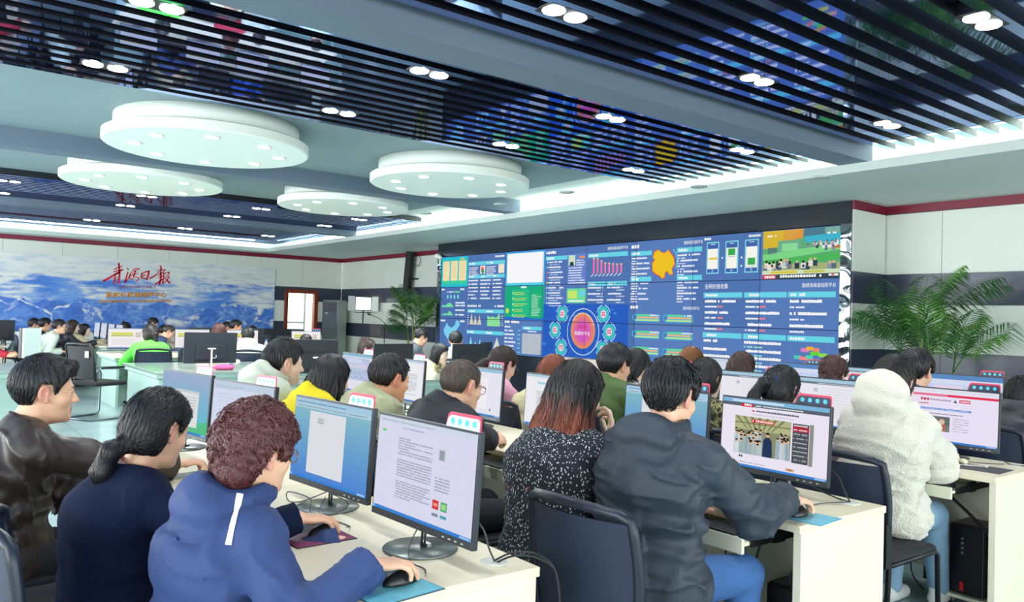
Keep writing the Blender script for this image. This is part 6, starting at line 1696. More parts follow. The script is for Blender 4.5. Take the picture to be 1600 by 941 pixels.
# ------------------------------------------------------------------ far desks, corner equipment, plants
teal_top = mat('grey_green_top', '#8d9f9a', 0.14); teal_side = mat('pale_teal_panel', '#b2cec6', 0.35); dark_under = mat('dark_underside', '#1c2428', 0.5)
def far_desk(label, x0, x1, y0, y1, top=teal_top, side=teal_side, ends='y'):
    t = thing('office_desk', label, 'desk', ((x0+x1)/2, (y0+y1)/2, 0), 0, 'desks on the mural side of the room')
    w, d = (x1-x0)/2, (y1-y0)/2
    MB().box(-w, w, -d, d, TOP-0.03, TOP, bev=0.004).build('desktop', top, t)
    MB().box(-w+0.03, w-0.03, -d+0.03, d-0.03, TOP-0.075, TOP-0.03).build('apron', side, t)
    if ends == 'y':
        for s_ in (-1, 1): MB().box(-w+0.06, w-0.06, s_*(d-0.08)-0.02, s_*(d-0.08)+0.02, 0, TOP-0.09, bev=0.003).build('end_panel', side, t)
        MB().box(w-0.30, w-0.27, -d+0.1, d-0.1, 0.08, TOP-0.09).build('front_panel', side, t)
    else:
        for s_ in (-1, 1): MB().box(s_*(w-0.08)-0.02, s_*(w-0.08)+0.02, -d+0.06, d-0.06, 0, TOP-0.09, bev=0.003).build('end_panel', side, t)
        MB().box(-w+0.1, w-0.1, d-0.1, d-0.07, 0.08, TOP-0.09).build('front_panel', side, t)
    return t
far_desk('grey-green glossy desk carrying the big dark monitor, left of the grey hoodie', -10.85, -9.2, 2.17, 4.1)
far_desk('grey-green desk behind the light grey hoodie, with hands and dark monitors', -8.25, -7.45, 2.95, 5.3)
far_desk('cream-topped desk before the lime green shirt, with white screens in a row', -13.6, -12.35, 2.35, 5.6, top=cream)
far_desk('pale desk below the mural with monitors turned away', -14.8, -14.15, 4.2, 6.6, top=cream)
far_desk('pale desk at far left with a row of monitors seen edge on', -18.8, -15.5, 2.72, 3.35, top=cream, ends='x')
far_desk('pale teal desk end at the left picture edge with mouse and cable', -11.0, -9.72, -0.6, 1.22)
far_desk('cream desk at the left picture edge under the black monitor', -17.0, -15.5, 0.2, 1.35, top=cream, side=cream)
grp = 'monitors on the mural side of the room'
def far_mon(label, px, X, kind, rz, W=MON_W, Hh=MON_H, topper=None, seed=1, y=None):
    Y = on_x(px, 540, X)[1] if y is None else y
    return monitor(label, X, Y, kind, rz, topper=topper, group=grp, W=W, Hh=Hh, seed=seed)
far_mon('big dark monitor back left of the grey hoodie, on the glossy desk', 329, -9.75, 'palepage', -90, 0.62, 0.37, seed=31)
far_mon('dark monitor back between the grey hoodie and the woman in yellow', 486, -7.95, 'palepage', -90, 0.60, 0.36, seed=32)
far_mon('dark monitor back beside the curly bun', 614, -7.85, 'palepage', -84, seed=33)
far_mon('navy monitor back in front of the long-haired woman', 733, -7.85, 'palepage', -84, seed=34)
far_mon('small black monitor standing before the display wall, behind the suit man', 758, -8.35, 'palepage', -60, 0.36, 0.33, seed=35)
far_mon('white screen at left of the lime green shirt', 198, -13.1, 'table', 90, seed=36)
far_mon('white screen with a yellow strip, right of the grey-haired man', 300, -13.1, 'table', 90, seed=37)
far_mon('white screen left of the far grey hoodie', 378, -13.1, 'table', 90, seed=38)
far_mon('white screen behind the dark head at right of the mural', 478, -13.0, 'table', 90, topper='navy', seed=39)
for px_, lb in ((318, 'left'), (418, 'second'), (433, 'third'), (452, 'right')):
    far_mon('small dark monitor back below the mural, %s of four' % lb, px_, -14.45, 'palepage', -90, seed=40+px_)
for X_, lb in ((-15.75, 'nearest'), (-16.45, 'second'), (-17.15, 'third'), (-17.85, 'farthest')):
    far_mon('grey monitor seen edge on at far left desk, %s of four' % lb, 0, X_, 'palepage', 0, seed=int(-X_*10), y=3.08)
far_mon('black monitor at the left picture edge on the cream desk', 3, -16.2, 'palepage', -80, 0.36, 0.36, seed=61)
t = thing('desktop_display', 'upright pale grey display back on the teal desk at far left', 'display', (-10.85, on_x(49, 545, -10.85)[1], TOP), math.radians(-62))
MB().box(-0.105, 0.105, -0.02, 0.02, 0.07, 0.42, bev=0.006).build('shell', mat('pale_grey_shell', '#b7c6c4', 0.4), t)
MB().box(-0.11, 0.11, -0.075, -0.02, 0.065, 0.425, bev=0.006).build('front_frame', blk, t)
for s_ in (-0.06, 0.06): MB().tube([(s_, 0.0, 0.08), (s_, 0.03, 0.004)], 0.009, 8).build('leg', steel, t)
mouse('black mouse on the teal desk at the left picture edge', -9.98, 0.72, 0.4)
t = thing('drawer_pedestal', 'low cream drawer pedestal on castors under the far desk', 'drawers', (-12.75, 2.85, 0))
MB().box(-0.2, 0.2, -0.25, 0.25, 0.07, 0.58, bev=0.004).build('body', cream_side, t)
for z in (0.10, 0.27, 0.43): MB().box(-0.19, 0.19, -0.262, -0.25, z, z+0.145, bev=0.003).build('drawer', cream_side, t)
for sx in (-0.15, 0.15):
    for sy in (-0.2, 0.2): MB().lathe([(0, -0.012), (0.032, -0.012), (0.032, 0.012), (0, 0.012)], 14, M=Matrix.Translation((sx, sy, 0.034)) @ Matrix.Rotation(PI/2, 4, 'Y')).box(sx-0.012, sx+0.012, sy-0.012, sy+0.012, 0.05, 0.072).build('castor', blk, t)
# cantilever armchair standing empty
def arm_chair(label, x, y, rz):
    t = thing('cantilever_chair', label, 'chair', (x, y, 0), rz)
    tubes = mat('grey_steel_tube', '#78868c', 0.3, metal=0.7)
    MB().box(-0.24, 0.24, -0.22, 0.24, 0.43, 0.485, bev=0.02).build('seat', seat_f, t)
    vs = []; fs = []; n, k = 8, 8
    for side in (0, 1):
        for j in range(k+1):
            for i in range(n+1):
                xx = -0.225+0.45*i/n; z = 0.52+0.42*j/k
                vs.append((xx, -0.23-0.16*(z-0.5)-0.035*(1-(xx/0.225)**2)-0.01*side, z))
    m1 = (n+1)*(k+1)
    for j in range(k):
        for i in range(n):
            a = j*(n+1)+i; fs.append((a, a+1, a+n+2, a+n+1)); fs.append((m1+a, m1+a+n+1, m1+a+n+2, m1+a+1))
    MB().add(vs, fs, 0, True).build('backrest_mesh', mesh_k, t, fix=False)
    fr = [(-0.235, -0.235, 0.50), (-0.24, -0.27, 0.72), (-0.235, -0.305, 0.93), (-0.20, -0.315, 0.965), (0, -0.345, 0.972), (0.20, -0.315, 0.965), (0.235, -0.305, 0.93), (0.24, -0.27, 0.72), (0.235, -0.235, 0.50)]
    MB().tube(fr, 0.018, 8).build('backrest_frame', blk, t)
    for s_ in (-1, 1):
        pts = [(s_*0.27, -0.25, 0.62), (s_*0.275, -0.20, 0.665), (s_*0.275, 0.10, 0.655), (s_*0.275, 0.22, 0.62), (s_*0.275, 0.25, 0.55), (s_*0.27, 0.24, 0.06), (s_*0.27, 0.215, 0.02), (s_*0.27, 0.15, 0.013), (s_*0.27, -0.30, 0.013)]
        f_ = MB().tube(pts, 0.013, 8).build('side_frame', tubes, t)
        MB().box(s_*0.275-0.022, s_*0.275+0.022, -0.20, 0.16, 0.665, 0.685, bev=0.006).build('armrest', blk, f_)
    MB().tube([(-0.27, -0.30, 0.013), (0.27, -0.30, 0.013)], 0.013, 8).build('rear_bar', tubes, t)
    MB().box(-0.05, 0.01, -0.325, -0.318, 0.80, 0.88, M=Matrix.Translation((0.19, 0.0, 0.0))).build('paper_tag', mat('paper_white', '#eef2f0', 0.7), t)
arm_chair('empty black mesh armchair with steel runners between the far desks', -11.45, 2.02, 0.5)
# small things around the middle desks
white_pl = mat('white_plastic', '#f0f2f2', 0.4)
def phone_stand(label, px, py, X):
    p = on_x(px, py, X)
    t = thing('phone_stand', label, 'stand', (p[0], p[1], TOP), 0, 'white T-shaped stands')
    MB().box(-0.008, 0.008, -0.008, 0.008, 0.004, 0.24, bev=0.003).build('post', white_pl, t)
    MB().box(-0.012, 0.012, -0.045, 0.045, 0.235, 0.25, bev=0.004).build('crossbar', white_pl, t)
    MB().box(-0.04, 0.04, -0.04, 0.04, 0.0, 0.006, bev=0.002).build('foot', white_pl, t)
    MB().tube([(0.0, 0.01, 0.14), (0.0, 0.035, 0.13), (0.0, 0.055, 0.145), (0.0, 0.05, 0.17)], 0.003, 6).build('hook', white_pl, t)
phone_stand('white T-shaped stand in front of the big dark monitor back', 329, 600, -9.52)
phone_stand('white T-shaped stand in front of the second dark monitor back', 495, 590, -7.62)
pk = mat('pink_fabric', '#e05a96', 0.7)
t = thing('pouch', 'pink and lilac pouch lying below the big dark monitor back', 'pouch', (-9.42, on_x(350, 583, -9.42)[1], TOP))
V, Q = surface(lambda P: ell(P, A3(0, 0, 0.03), (0.07, 0.13, 0.035))-0.01*ripple(P, 40, 2), (-0.12, -0.18, -0.01), (0.12, 0.18, 0.09), 0.007)
V[:, 2] = np.maximum(V[:, 2], 0); mesh_from('bag', V, Q, pk, t)
MB().tube([(0.03, -0.10, 0.058), (0.04, 0.0, 0.068), (0.03, 0.10, 0.058)], 0.004, 6).build('zip', mat('lilac_zip', '#8d7ad0', 0.5), t)
t = thing('bottle', 'clear plastic water bottle beside the far grey hoodie', 'bottle', (on_z(416, 535, TOP)[0]*0+(-13.0), on_x(416, 535, -13.0)[1], TOP))
MB().lathe([(0.0, 0.0), (0.032, 0.0), (0.034, 0.01), (0.034, 0.15), (0.024, 0.185), (0.013, 0.205), (0.013, 0.215), (0, 0.215)], 16).build('body', mat('clear_plastic', '#cfe3ea', 0.1, trans=0.7), t)
MB().lathe([(0.015, 0.212), (0.015, 0.232), (0, 0.232)], 14).build('cap', mat('blue_cap', '#3a6fc0', 0.4), t)

# ---- corner equipment
t = thing('air_conditioner', 'tall dark floor-standing air conditioner in the far corner by the door', 'air conditioner', (-21.3, on_x(524, 500, -21.25)[1], 0), math.radians(-65))
acd = mat('ac_dark_glass', '#39464a', 0.10, spec=0.7); acs = mat('ac_side', '#a9b5aa', 0.35)
MB().box(-0.20, 0.20, -0.28, 0.28, 0.0, 1.83, bev=0.02).build('cabinet', acs, t)
MB().box(0.20, 0.216, -0.28, 0.28, 0.03, 1.81, bev=0.006).build('front_glass', acd, t)
g_ = MB()
for k in range(6): g_.box(0.214, 0.226, -0.23, 0.23, 1.50+k*0.045, 1.52+k*0.045)
g_.build('louvre', mat('ac_louvre', '#20282b', 0.3), t)
MB().box(0.216, 0.219, -0.18, -0.08, 1.44, 1.47).build('badge', logo_m, t)
p = on_x(567, 500, -19.6)
t = thing('studio_light', 'black studio light with white panel and barn doors on a tripod', 'studio light', (p[0], p[1], 0), math.radians(62))
pole = MB().tube([(0, 0, 0.25), (0, 0, 1.55)], 0.016, 10).build('pole', blk, t)
for k in range(3):
    a = k*2*PI/3+0.4
    MB().tube([(0.02*math.cos(a), 0.02*math.sin(a), 0.62), (0.40*math.cos(a), 0.40*math.sin(a), 0.012)], 0.011, 8).tube([(0.02*math.cos(a), 0.02*math.sin(a), 0.28), (0.22*math.cos(a), 0.22*math.sin(a), 0.29)], 0.008, 6).build('leg', blk, t)
hd = MB().box(-0.22, 0.22, -0.06, 0.06, 1.55, 1.93, bev=0.01).build('lamp_head', blk, t)
MB().box(-0.20, 0.20, -0.068, -0.06, 1.57, 1.91).build('light_panel', mat('soft_white_panel', '#ffffff', 0.5, emit='#ffffff', estr=1.3), hd)
for s_ in (-1, 1): MB().prism([(s_*0.22, -0.06), (s_*0.40, -0.16), (s_*0.405, -0.15), (s_*0.225, -0.05)], 'z', 1.54, 1.94).build('barn_door', mat('barn_white', '#dfe5e4', 0.5), hd)
MB().box(-0.22, 0.22, -0.17, -0.06, 1.93, 1.94).build('barn_door', blk, hd)
MB().tube([(-0.24, 0, 1.74), (-0.24, 0, 1.50), (0.24, 0, 1.50), (0.24, 0, 1.74)], 0.010, 6).build('yoke', blk, t)
p = on_x(601, 510, -18.6)
t = thing('microphone_stand', 'thin black microphone stand before the dark wall band', 'microphone stand', (p[0], p[1], 0))
MB().lathe([(0, 0), (0.13, 0), (0.13, 0.01), (0, 0.025)], 24).build('base', blk, t)
MB().tube([(0, 0, 0.02), (0, 0, 1.22)], 0.011, 8).build('pole', blk, t)
MB().tube([(0.0, 0.04, 1.20), (-0.05, -0.14, 1.36), (-0.12, -0.36, 1.44)], 0.008, 8).build('boom', blk, t)
MB().tube([(-0.12, -0.36, 1.44), (-0.14, -0.44, 1.47)], [0.02, 0.028], 10).build('microphone', mat('mic_grey', '#2c3034', 0.5), t)
a = on_y(632, 398, YF-0.16); b = on_y(645, 456, YF-0.16)
t = thing('column_speaker', 'slim black column speaker hung tilted on the back wall above the palm', 'speaker', ((a[0]+b[0])/2, YF-0.16, 0))
xm = (a[0]+b[0])/2
M_ = Matrix.Translation((0, 0, (a[2]+b[2])/2)) @ Matrix.Rotation(math.radians(7), 4, 'Y')
L_ = (a[2]-b[2])/2+0.05
MB().box(-0.11, 0.11, -0.07, 0.07, -L_, L_, bev=0.015, M=M_).build('cabinet', blk, t)
MB().box(-0.095, 0.095, -0.076, -0.07, -L_+0.03, L_-0.03, M=M_).build('grille', mat('speaker_grille', '#22262c', 0.6, bump=(300, 0.3)), t)
MB().tube([(0.10, 0.05, (a[2]+b[2])/2-0.15), (0.24, 0.06, (a[2]+b[2])/2-0.15), (0.24, 0.14, (a[2]+b[2])/2-0.15)], 0.02, 8).build('bracket', blk, t)
cable('thin black cable looping from the column speaker to the red band', [(xm+0.10, YF-0.10, 2.75), (xm+0.30, YF-0.06, 2.72), (xm+0.38, YF-0.05, 2.85), (xm+0.30, YF-0.05, 2.97)], 0.008, cable_b, 'speaker cable')
t = thing('surveillance_camera', 'small white camera at the top left corner of the display wall', 'camera', (-15.07, YV-0.06, 2.80))
MB().ell((0, 0, 0), (0.09, 0.07, 0.06)).ell((0.13, -0.01, -0.03), (0.05, 0.05, 0.05)).build('shell', white_pl, t)
MB().box(-0.03, 0.03, 0.03, 0.062, -0.03, 0.05).build('mount', white_pl, t)

# ---- areca palms
leaf_m = mat('palm_leaf', '#285a1f', 0.45, var=(6, 0.45)); leaf_l = mat('palm_leaf_pale', '#5f9a34', 0.45, var=(6, 0.35)); stem_m = mat('palm_cane', '#9a9a52', 0.5, var=(20, 0.3)); pot_m = mat('planter', '#d9ddd8', 0.35)
def palm(label, x, y, Ht, spread, seed, nf, ns, drop=0.0):
    r = random.Random(seed)
    t = thing('areca_palm', label, 'palm', (x, y, 0), 0, 'areca palms')
    MB().lathe([(0.0, 0.0), (0.17, 0.0), (0.22, 0.36), (0.235, 0.38), (0.205, 0.385), (0.195, 0.34), (0.0, 0.33)], 32).build('pot', pot_m, t)
    tops = []
    for i in range(ns):
        a = r.uniform(0, 2*PI); q = r.uniform(0.02, 0.12); h = Ht*r.uniform(0.40, 0.66); lean = r.uniform(0.02, 0.12)*spread
        p0 = A3(q*math.cos(a), q*math.sin(a), 0.33); p1 = p0+A3(lean*math.cos(a), lean*math.sin(a), h-0.33)
        pts = [p0+(p1-p0)*k/8+A3(0.01*math.sin(k), 0.01*math.cos(k*1.3), 0) for k in range(9)]
        MB().tube(pts, [0.017-0.0008*k for k in range(9)], 8).build('cane', stem_m, t)
        tops.append((p1, a))
    for i in range(nf):
        p0, a0 = tops[i % ns]; a = a0+r.uniform(-1.6, 1.6); L = spread*r.uniform(0.65, 1.0); el = r.uniform(0.75, 1.40) if i % 4 else r.uniform(1.38, 1.52)
        d = A3(math.cos(a), math.sin(a), 0); n = 14; pts = []; p = p0.copy(); e = el
        for k in range(n+1):
            pts.append(p.copy()); p = p+(d*math.cos(e)+A3(0, 0, math.sin(e)))*L/n; e -= (0.015+0.13*(k/n)**1.5)*r.uniform(0.8, 1.2)+drop*0.01
        mb = MB().tube(pts, [0.006*(1-k/(n+2)) for k in range(n+1)], 5)
        side = A3(-d[1], d[0], 0)
        for k in range(4, n+1):
            tdir = unit(pts[k]-pts[k-1]); up = unit(np.cross(side, tdir))
            for s_ in (-1, 1):
                for sub in (0, 0.5) if k % 2 else (0.2,):
                    c = pts[k]-(pts[k]-pts[k-1])*sub
                    ll = L*0.42*math.sin(PI*min(0.97, (k-sub-1.2)/n)**0.8)*r.uniform(0.85, 1.15)+0.04
                    dr = unit(side*s_*0.85+tdir*0.75+up*(0.35)-A3(0, 0, 0.05))
                    w = unit(np.cross(dr, up))*0.010*spread
                    mid = c+dr*ll*0.55; tip = c+dr*ll-A3(0, 0, ll*0.38)
                    mb.add([c, mid-w, tip, mid+w, mid+up*0.004], [(0, 1, 4), (1, 2, 4), (2, 3, 4), (3, 0, 4)], 0)
        mb.build('frond', leaf_l if r.random() < 0.3 else leaf_m, t, fix=False)
palm('bushy green palm with many thin canes, left of the display wall', on_y(648, 520, 9.2)[0], 9.2, 2.25, 0.90, 5, 42, 12, 0.5)
palm('tall loose palm before the striped wall right of the display wall', on_y(1428, 560, 9.35)[0], 9.35, 2.25, 1.0, 8, 22, 4, 0.3)
palm('tall dark palm with a stout cane, right one of the pair before the striped wall', on_y(1466, 560, 9.2)[0], 9.2, 2.1, 0.95, 12, 17, 3, 0.5)
# ------------------------------------------------------------------ the cast, seen from the camera's left to right, front row first
leather = mat('brown_black_leather', '#332b28', 0.44, spec=0.5, bump=(220, 0.10), var=(5, 0.3))
navy_k = mat('dark_navy_knit', '#0e1b38', 0.9, bump=(500, 0.2), spec=0.2); blue_h = mat('blue_jersey', '#2e4478', 0.75, bump=(400, 0.1))
grey_h = mat('pale_grey_fleece', '#c3cdbf', 0.85, bump=(300, 0.2), sheen=0.3); yellow = mat('yellow_knit', '#efdc1e', 0.8, bump=(400, 0.2))
khaki = mat('khaki_cotton', '#a9ad8c', 0.75, bump=(300, 0.15)); suit = mat('black_suiting', '#191b24', 0.7, bump=(500, 0.15))
shell_g = mat('dark_grey_shell', '#2f3a46', 0.58, bump=(300, 0.12), var=(4, 0.1)); fleece = mat('white_teddy_fleece', '#e6e3d5', 0.95, bump=(120, 0.9), sheen=0.5)
jeans_l = mat('light_blue_denim', '#86aac8', 0.8, bump=(500, 0.2), var=(7, 0.25)); jeans = mat('blue_denim', '#3a659f', 0.8, bump=(500, 0.2), var=(8, 0.25)); black_tr = mat('black_trousers', '#15171d', 0.75)
pink_k = mat('pink_knit', '#f3b6d6', 0.8, sheen=0.3); olive = mat('olive_cotton', '#4f6a3a', 0.75, bump=(300, 0.15)); whitec = mat('white_cotton', '#eef0ee', 0.75); mauve = mat('mauve_knit', '#c6b2c6', 0.8)
lime = mat('lime_green_cotton', '#5fe04a', 0.75); navy_s = mat('navy_shirt', '#3a4d78', 0.7); wht_sw = mat('white_sweater', '#d9e6da', 0.85); blkj = mat('black_jacket', '#1d222c', 0.5); cream_t = mat('cream_top', '#e0d6ac', 0.8)
red_c = mat('dark_red_cotton', '#b02038', 0.75); royal = mat('royal_blue_cotton', '#2f5fc0', 0.7); greyj = mat('grey_jacket', '#4b5560', 0.7); paleb = mat('pale_blue_cotton', '#bcd3dd', 0.75)
def speckle():
    m_ = mat('speckled_tweed', '#262b36', 0.9, bump=(220, 0.5)); nt = m_.node_tree; b = nt.nodes['Principled BSDF']
    tc = nt.nodes.new('ShaderNodeTexCoord'); mp = nt.nodes.new('ShaderNodeMapping'); mp.inputs['Scale'].default_value = (1, 1, 0.55); v = nt.nodes.new('ShaderNodeTexVoronoi'); v.inputs['Scale'].default_value = 120; v.inputs['Randomness'].default_value = 1.0
    r = nt.nodes.new('ShaderNodeValToRGB'); r.color_ramp.elements[0].position = 0.24; r.color_ramp.elements[1].position = 0.31
    r.color_ramp.elements[0].color = (0.85, 0.86, 0.88, 1); r.color_ramp.elements[1].color = (*lin('#262c38'), 1)
    nt.links.new(tc.outputs['Object'], mp.inputs[0]); nt.links.new(mp.outputs[0], v.inputs['Vector']); nt.links.new(v.outputs['Distance'], r.inputs[0]); nt.links.new(r.outputs[0], b.inputs['Base Color'])
    return m_
def checks():
    m_ = mat('black_white_check', '#b8b8ac', 0.85, bump=(300, 0.2)); nt = m_.node_tree; b = nt.nodes['Principled BSDF']
    tc = nt.nodes.new('ShaderNodeTexCoord'); v = nt.nodes.new('ShaderNodeTexChecker'); v.inputs['Scale'].default_value = 105
    v.inputs['Color1'].default_value = (0.80, 0.80, 0.72, 1); v.inputs['Color2'].default_value = (0.015, 0.015, 0.02, 1)
    mp = nt.nodes.new('ShaderNodeMapping'); mp.inputs['Rotation'].default_value = (0.5, 0.4, 0.6)
    nt.links.new(tc.outputs['Object'], mp.inputs[0]); nt.links.new(mp.outputs[0], v.inputs['Vector']); nt.links.new(v.outputs['Color'], b.inputs['Base Color'])
    return m_
def camo():
    m_ = mat('camouflage_cotton', '#5a5a3c', 0.8); nt = m_.node_tree; b = nt.nodes['Principled BSDF']
    tc = nt.nodes.new('ShaderNodeTexCoord'); v = nt.nodes.new('ShaderNodeTexNoise'); v.inputs['Scale'].default_value = 13; v.inputs['Detail'].default_value = 2; v.inputs['Distortion'].default_value = 1.0
    r = nt.nodes.new('ShaderNodeValToRGB'); r.color_ramp.interpolation = 'CONSTANT'; e = r.color_ramp.elements
    e[0].position = 0; e[0].color = (*lin('#1d2018'), 1); e[1].position = 0.44; e[1].color = (*lin('#4d5a33'), 1)
    q = e.new(0.52); q.color = (*lin('#a39a6a'), 1); q = e.new(0.60); q.color = (*lin('#3a3526'), 1)
    nt.links.new(tc.outputs['Object'], v.inputs['Vector']); nt.links.new(v.outputs['Fac'], r.inputs[0]); nt.links.new(r.outputs[0], b.inputs['Base Color'])
    return m_
tweed, check, camo_m = speckle(), checks(), camo()
G1, G2 = 'people in the front row', 'people in the second row'
def sit(p, label): 
    x, y = p.seat_world(); return place_chair(x, y-0.0, p.t.rotation_euler[2], label)

# front row
p = Person('man in brown-black leather jacket, leftmost in the front row, in right profile', at_depth(72, 612, 3.05), 0.0, -0.04, 0.06, hunch=0.018, skin='b', full=1.08, fat=1.08, hipz=0.44, hands={'R': {'w': (-3.42, 0.95, 0.80), 'dir': (-0.2, 1, 0), 'type': 'type'}, 'L': 'kb'})
p.body('b').hair(dict(kind='short', vol=0.017, top=0.026, quiff=True, seed=2, nape=0.012), '#0c0d10', nl=900); p.garment('leather_jacket', leather, inf=0.020, loose=0.012, amp=0.006, collar='shirt', seed=11); p.trousers(black_tr); sit(p, 'navy mesh chair under the man in leather jacket')
p = Person('woman in dark navy knit with low black ponytail, front row, hand on mouse', at_depth(248, 672, 2.55), 0.0, 0.42, 0.28, hunch=0.012, skin='b', fem=True, fat=1.14, full=1.05, hipz=0.43, sc=0.97, hands={'R': {'w': (-2.335, 0.975, 0.816), 'dir': (0.02, 1, -0.12), 'type': 'mouse'}, 'L': 'kb'})
p.body('b').hair(dict(kind='lowtail', vol=0.016, top=0.02, z=-0.065, len=0.16, side=-0.03, seed=3, ears=True), '#0d0d10', nl=900); p.garment('cardigan', navy_k, inf=0.016, loose=0.008, amp=0.003, seed=12, neck=0.07); p.garment('shirt_collar', mat('pale_pink_collar', '#c79a9a', 0.8), inf=0.004, sleeves=False, hem=-0.25, collar='shirt'); p.trousers(black_tr); place_chair(-3.0, 0.30, 0.0, 'navy mesh chair under the woman in dark navy, left of the hooded jacket')
p = Person('woman in blue hooded jacket with curly red-brown hair and glasses, front row', at_depth(402, 708, 2.18), 0.0, 0.26, 0.12, hunch=0.008, skin='b', fem=True, fat=1.12, full=1.08, hipz=0.43, sc=0.96, hands={'R': {'w': (-1.815, 0.955, 0.814), 'dir': (0.05, 1, -0.10), 'type': 'mouse'}, 'L': 'kb'})
p.body('b').hair(dict(kind='curly', vol=0.030, top=0.040, seed=4), '#54292a', nl=1100); o = p.garment('hooded_jacket', blue_h, inf=0.018, loose=0.010, amp=0.005, collar='hood', seed=13, pick=lambda C, q=p: (np.abs((C-q.S['R'])@A3(1, 0, 0)+0.012-0.10*((C-q.S['R'])@q.ax))<0.012) & ((C-q.S['R'])@q.bk > 0.0) & ((C-q.S['R'])@q.ax < 0.055) & ((C-q.S['R'])@q.ax > -0.085)); p.glasses('#a87f3a'); p.trousers(black_tr); place_chair(-2.41, 0.48, -0.04, 'navy mesh chair behind the dark navy knit, at bottom left picture corner')
p.patch('white_stripe', o, [at_depth(375-18*k/9, 772+80*k/9, 2.08) for k in range(10)], 0.017, mat('white_stripe', '#eef2f6', 0.6))
# second row
p = Person('young man in light grey hooded top, left in the second row', at_depth(445, 568, 4.75), 0.0, -0.05, 0.10, sc=1.06, hunch=0.06, skin='c', hands={'R': {'w': at_depth(480, 612, 4.62), 'dir': (0.1, 0.5, 0.8), 'type': 'fist', 'pole': (0.3, 0.2, -1)}, 'L': 'kb'})
p.body('c').hair(dict(kind='short', vol=0.016, top=0.026, seed=5, rough=0.004), '#0c0d0f', nl=700); p.garment('hooded_top', grey_h, inf=0.018, loose=0.010, amp=0.005, collar='hood', seed=14); p.trousers(jeans); sit(p, 'navy mesh chair under the man in light grey hooded top')
p = Person('woman in yellow sweater with dark shoulder-length hair, chin on hand', at_depth(518, 592, 4.45), 0.0, 0.35, 0.12, sc=1.04, fem=True, hunch=0.075, skin='c', hands={'R': {'w': at_depth(549, 640, 4.38), 'dir': (0.05, 0.15, 1), 'type': 'fist'}, 'L': 'kb'})
p.body('c').hair(dict(kind='long', vol=0.014, len=0.19, w=0.022, flare=0.03, seed=6), '#141012', nl=800); p.garment('sweater', yellow, inf=0.016, loose=0.010, amp=0.004, seed=15); p.trousers(jeans); sit(p, 'navy mesh chair under the woman in yellow')
p = Person('man in khaki jacket with short black hair, second row', at_depth(610, 593, 4.2), 0.0, 0.06, 0.16, sc=1.04, hunch=0.07, skin='d', full=1.1, fat=1.08, hands={'R': 'kb', 'L': 'kb'})
p.body('d').hair(dict(kind='short', vol=0.012, top=0.013, seed=7, rough=0.003), '#15110e', nl=700); p.garment('jacket', khaki, inf=0.020, loose=0.012, amp=0.006, collar='shirt', seed=16); p.trousers(black_tr); sit(p, 'navy mesh chair under the man in khaki')
p = Person('man in black suit with cropped greying hair and thin glasses, hands clasped', at_depth(722, 604, 3.72), 0.0, 0.10, 0.16, hunch=0.065, skin='b', full=1.05, hands={'R': {'w': (-3.32, 2.44, 0.805), 'dir': (-0.15, 1, 0.02), 'n': (0.6, 0.1, 0.8), 'type': 'clasp', 'pole': (0.05, -1, -0.45)}, 'L': {'w': (-3.52, 2.55, 0.80), 'dir': (0.65, 0.7, 0), 'n': (-0.3, 0.3, 0.8), 'type': 'clasp'}})
p.body('b').hair(dict(kind='short', vol=0.006, top=0.005, seed=8, rough=0.0012, nape=0.01), '#4a4038', rough=0.6, nl=500); p.glasses('#8a6a3a'); p.garment('suit_jacket', suit, inf=0.018, loose=0.010, amp=0.004, collar='lapel', seed=17); p.trousers(black_tr); sit(p, 'navy mesh chair under the man in black suit')
def ombre(V):
    t = np.clip((-0.045-V[:, 2])/0.16+0.34*ripple(V*A3(1, 1, 0.10), 75, 9), 0, 1)[:, None]
    return np.array(lin('#17110f'))*(1-t)+np.array(lin('#a9573a'))*t
p = Person('woman with black-to-copper long hair in a speckled tweed vest', at_depth(903, 616, 3.12), -0.05, 0.12, 0.22, fem=True, hunch=0.002, skin='c', fat=1.22, hands={'R': {'w': at_depth(950, 694, 3.12), 'dir': (0.02, 0.15, 1), 'n': (0.6, 0.6, 0), 'type': 'temple', 'pole': (0.8, 0.1, -0.8)}, 'L': 'kb'})
p.body('c').hair(dict(kind='long', vol=0.015, top=0.018, len=0.34, w=0.030, flare=0.034, seed=9), '#6a3420', ombre, nl=1100)
p.garment('check_blouse', check, inf=0.010, loose=0.016, amp=0.003, cut=0.34, hem=0.17, seed=18, collar='stand'); p.garment('tweed_vest', tweed, inf=0.020, sleeves=False, hem=0.07, amp=0.003, seed=19, collar='stand', neck=0.058); p.trousers(black_tr); 
x, y = p.seat_world()
t = thing('stool', 'black padded stool under the woman in tweed vest', 'stool', (x, y, 0))
MB().lathe([(0, 0.42), (0.17, 0.42), (0.185, 0.435), (0.185, 0.462), (0.17, 0.475), (0, 0.478)], 28).build('seat', seat_f, t)
for k in range(4): MB().tube([(0.12*math.cos(k*PI/2+0.8), 0.12*math.sin(k*PI/2+0.8), 0.42), (0.19*math.cos(k*PI/2+0.8), 0.19*math.sin(k*PI/2+0.8), 0.0)], 0.012, 8).build('leg', blk_metal, t)
p = Person('man in dark grey hooded shell jacket, second row nearest the desk end', at_depth(1050, 620, 2.82), 0.05, 0.02, 0.22, hunch=0.004, skin='b', sc=0.97, fat=1.16, hipz=0.53, hands={'R': {'w': (-1.685, 2.565, 0.818), 'dir': (0.12, 1, -0.10), 'type': 'mouse', 'pole': (0.30, -0.95, -0.40)}, 'L': 'kb'})
p.body('b').hair(dict(kind='short', vol=0.018, top=0.028, seed=10, rough=0.004, quiff=True), '#0b0d10', nl=1400); p.garment('shell_jacket', shell_g, inf=0.022, loose=0.014, amp=0.007, collar='hood', seed=20, hem=0.16); p.trousers(jeans)
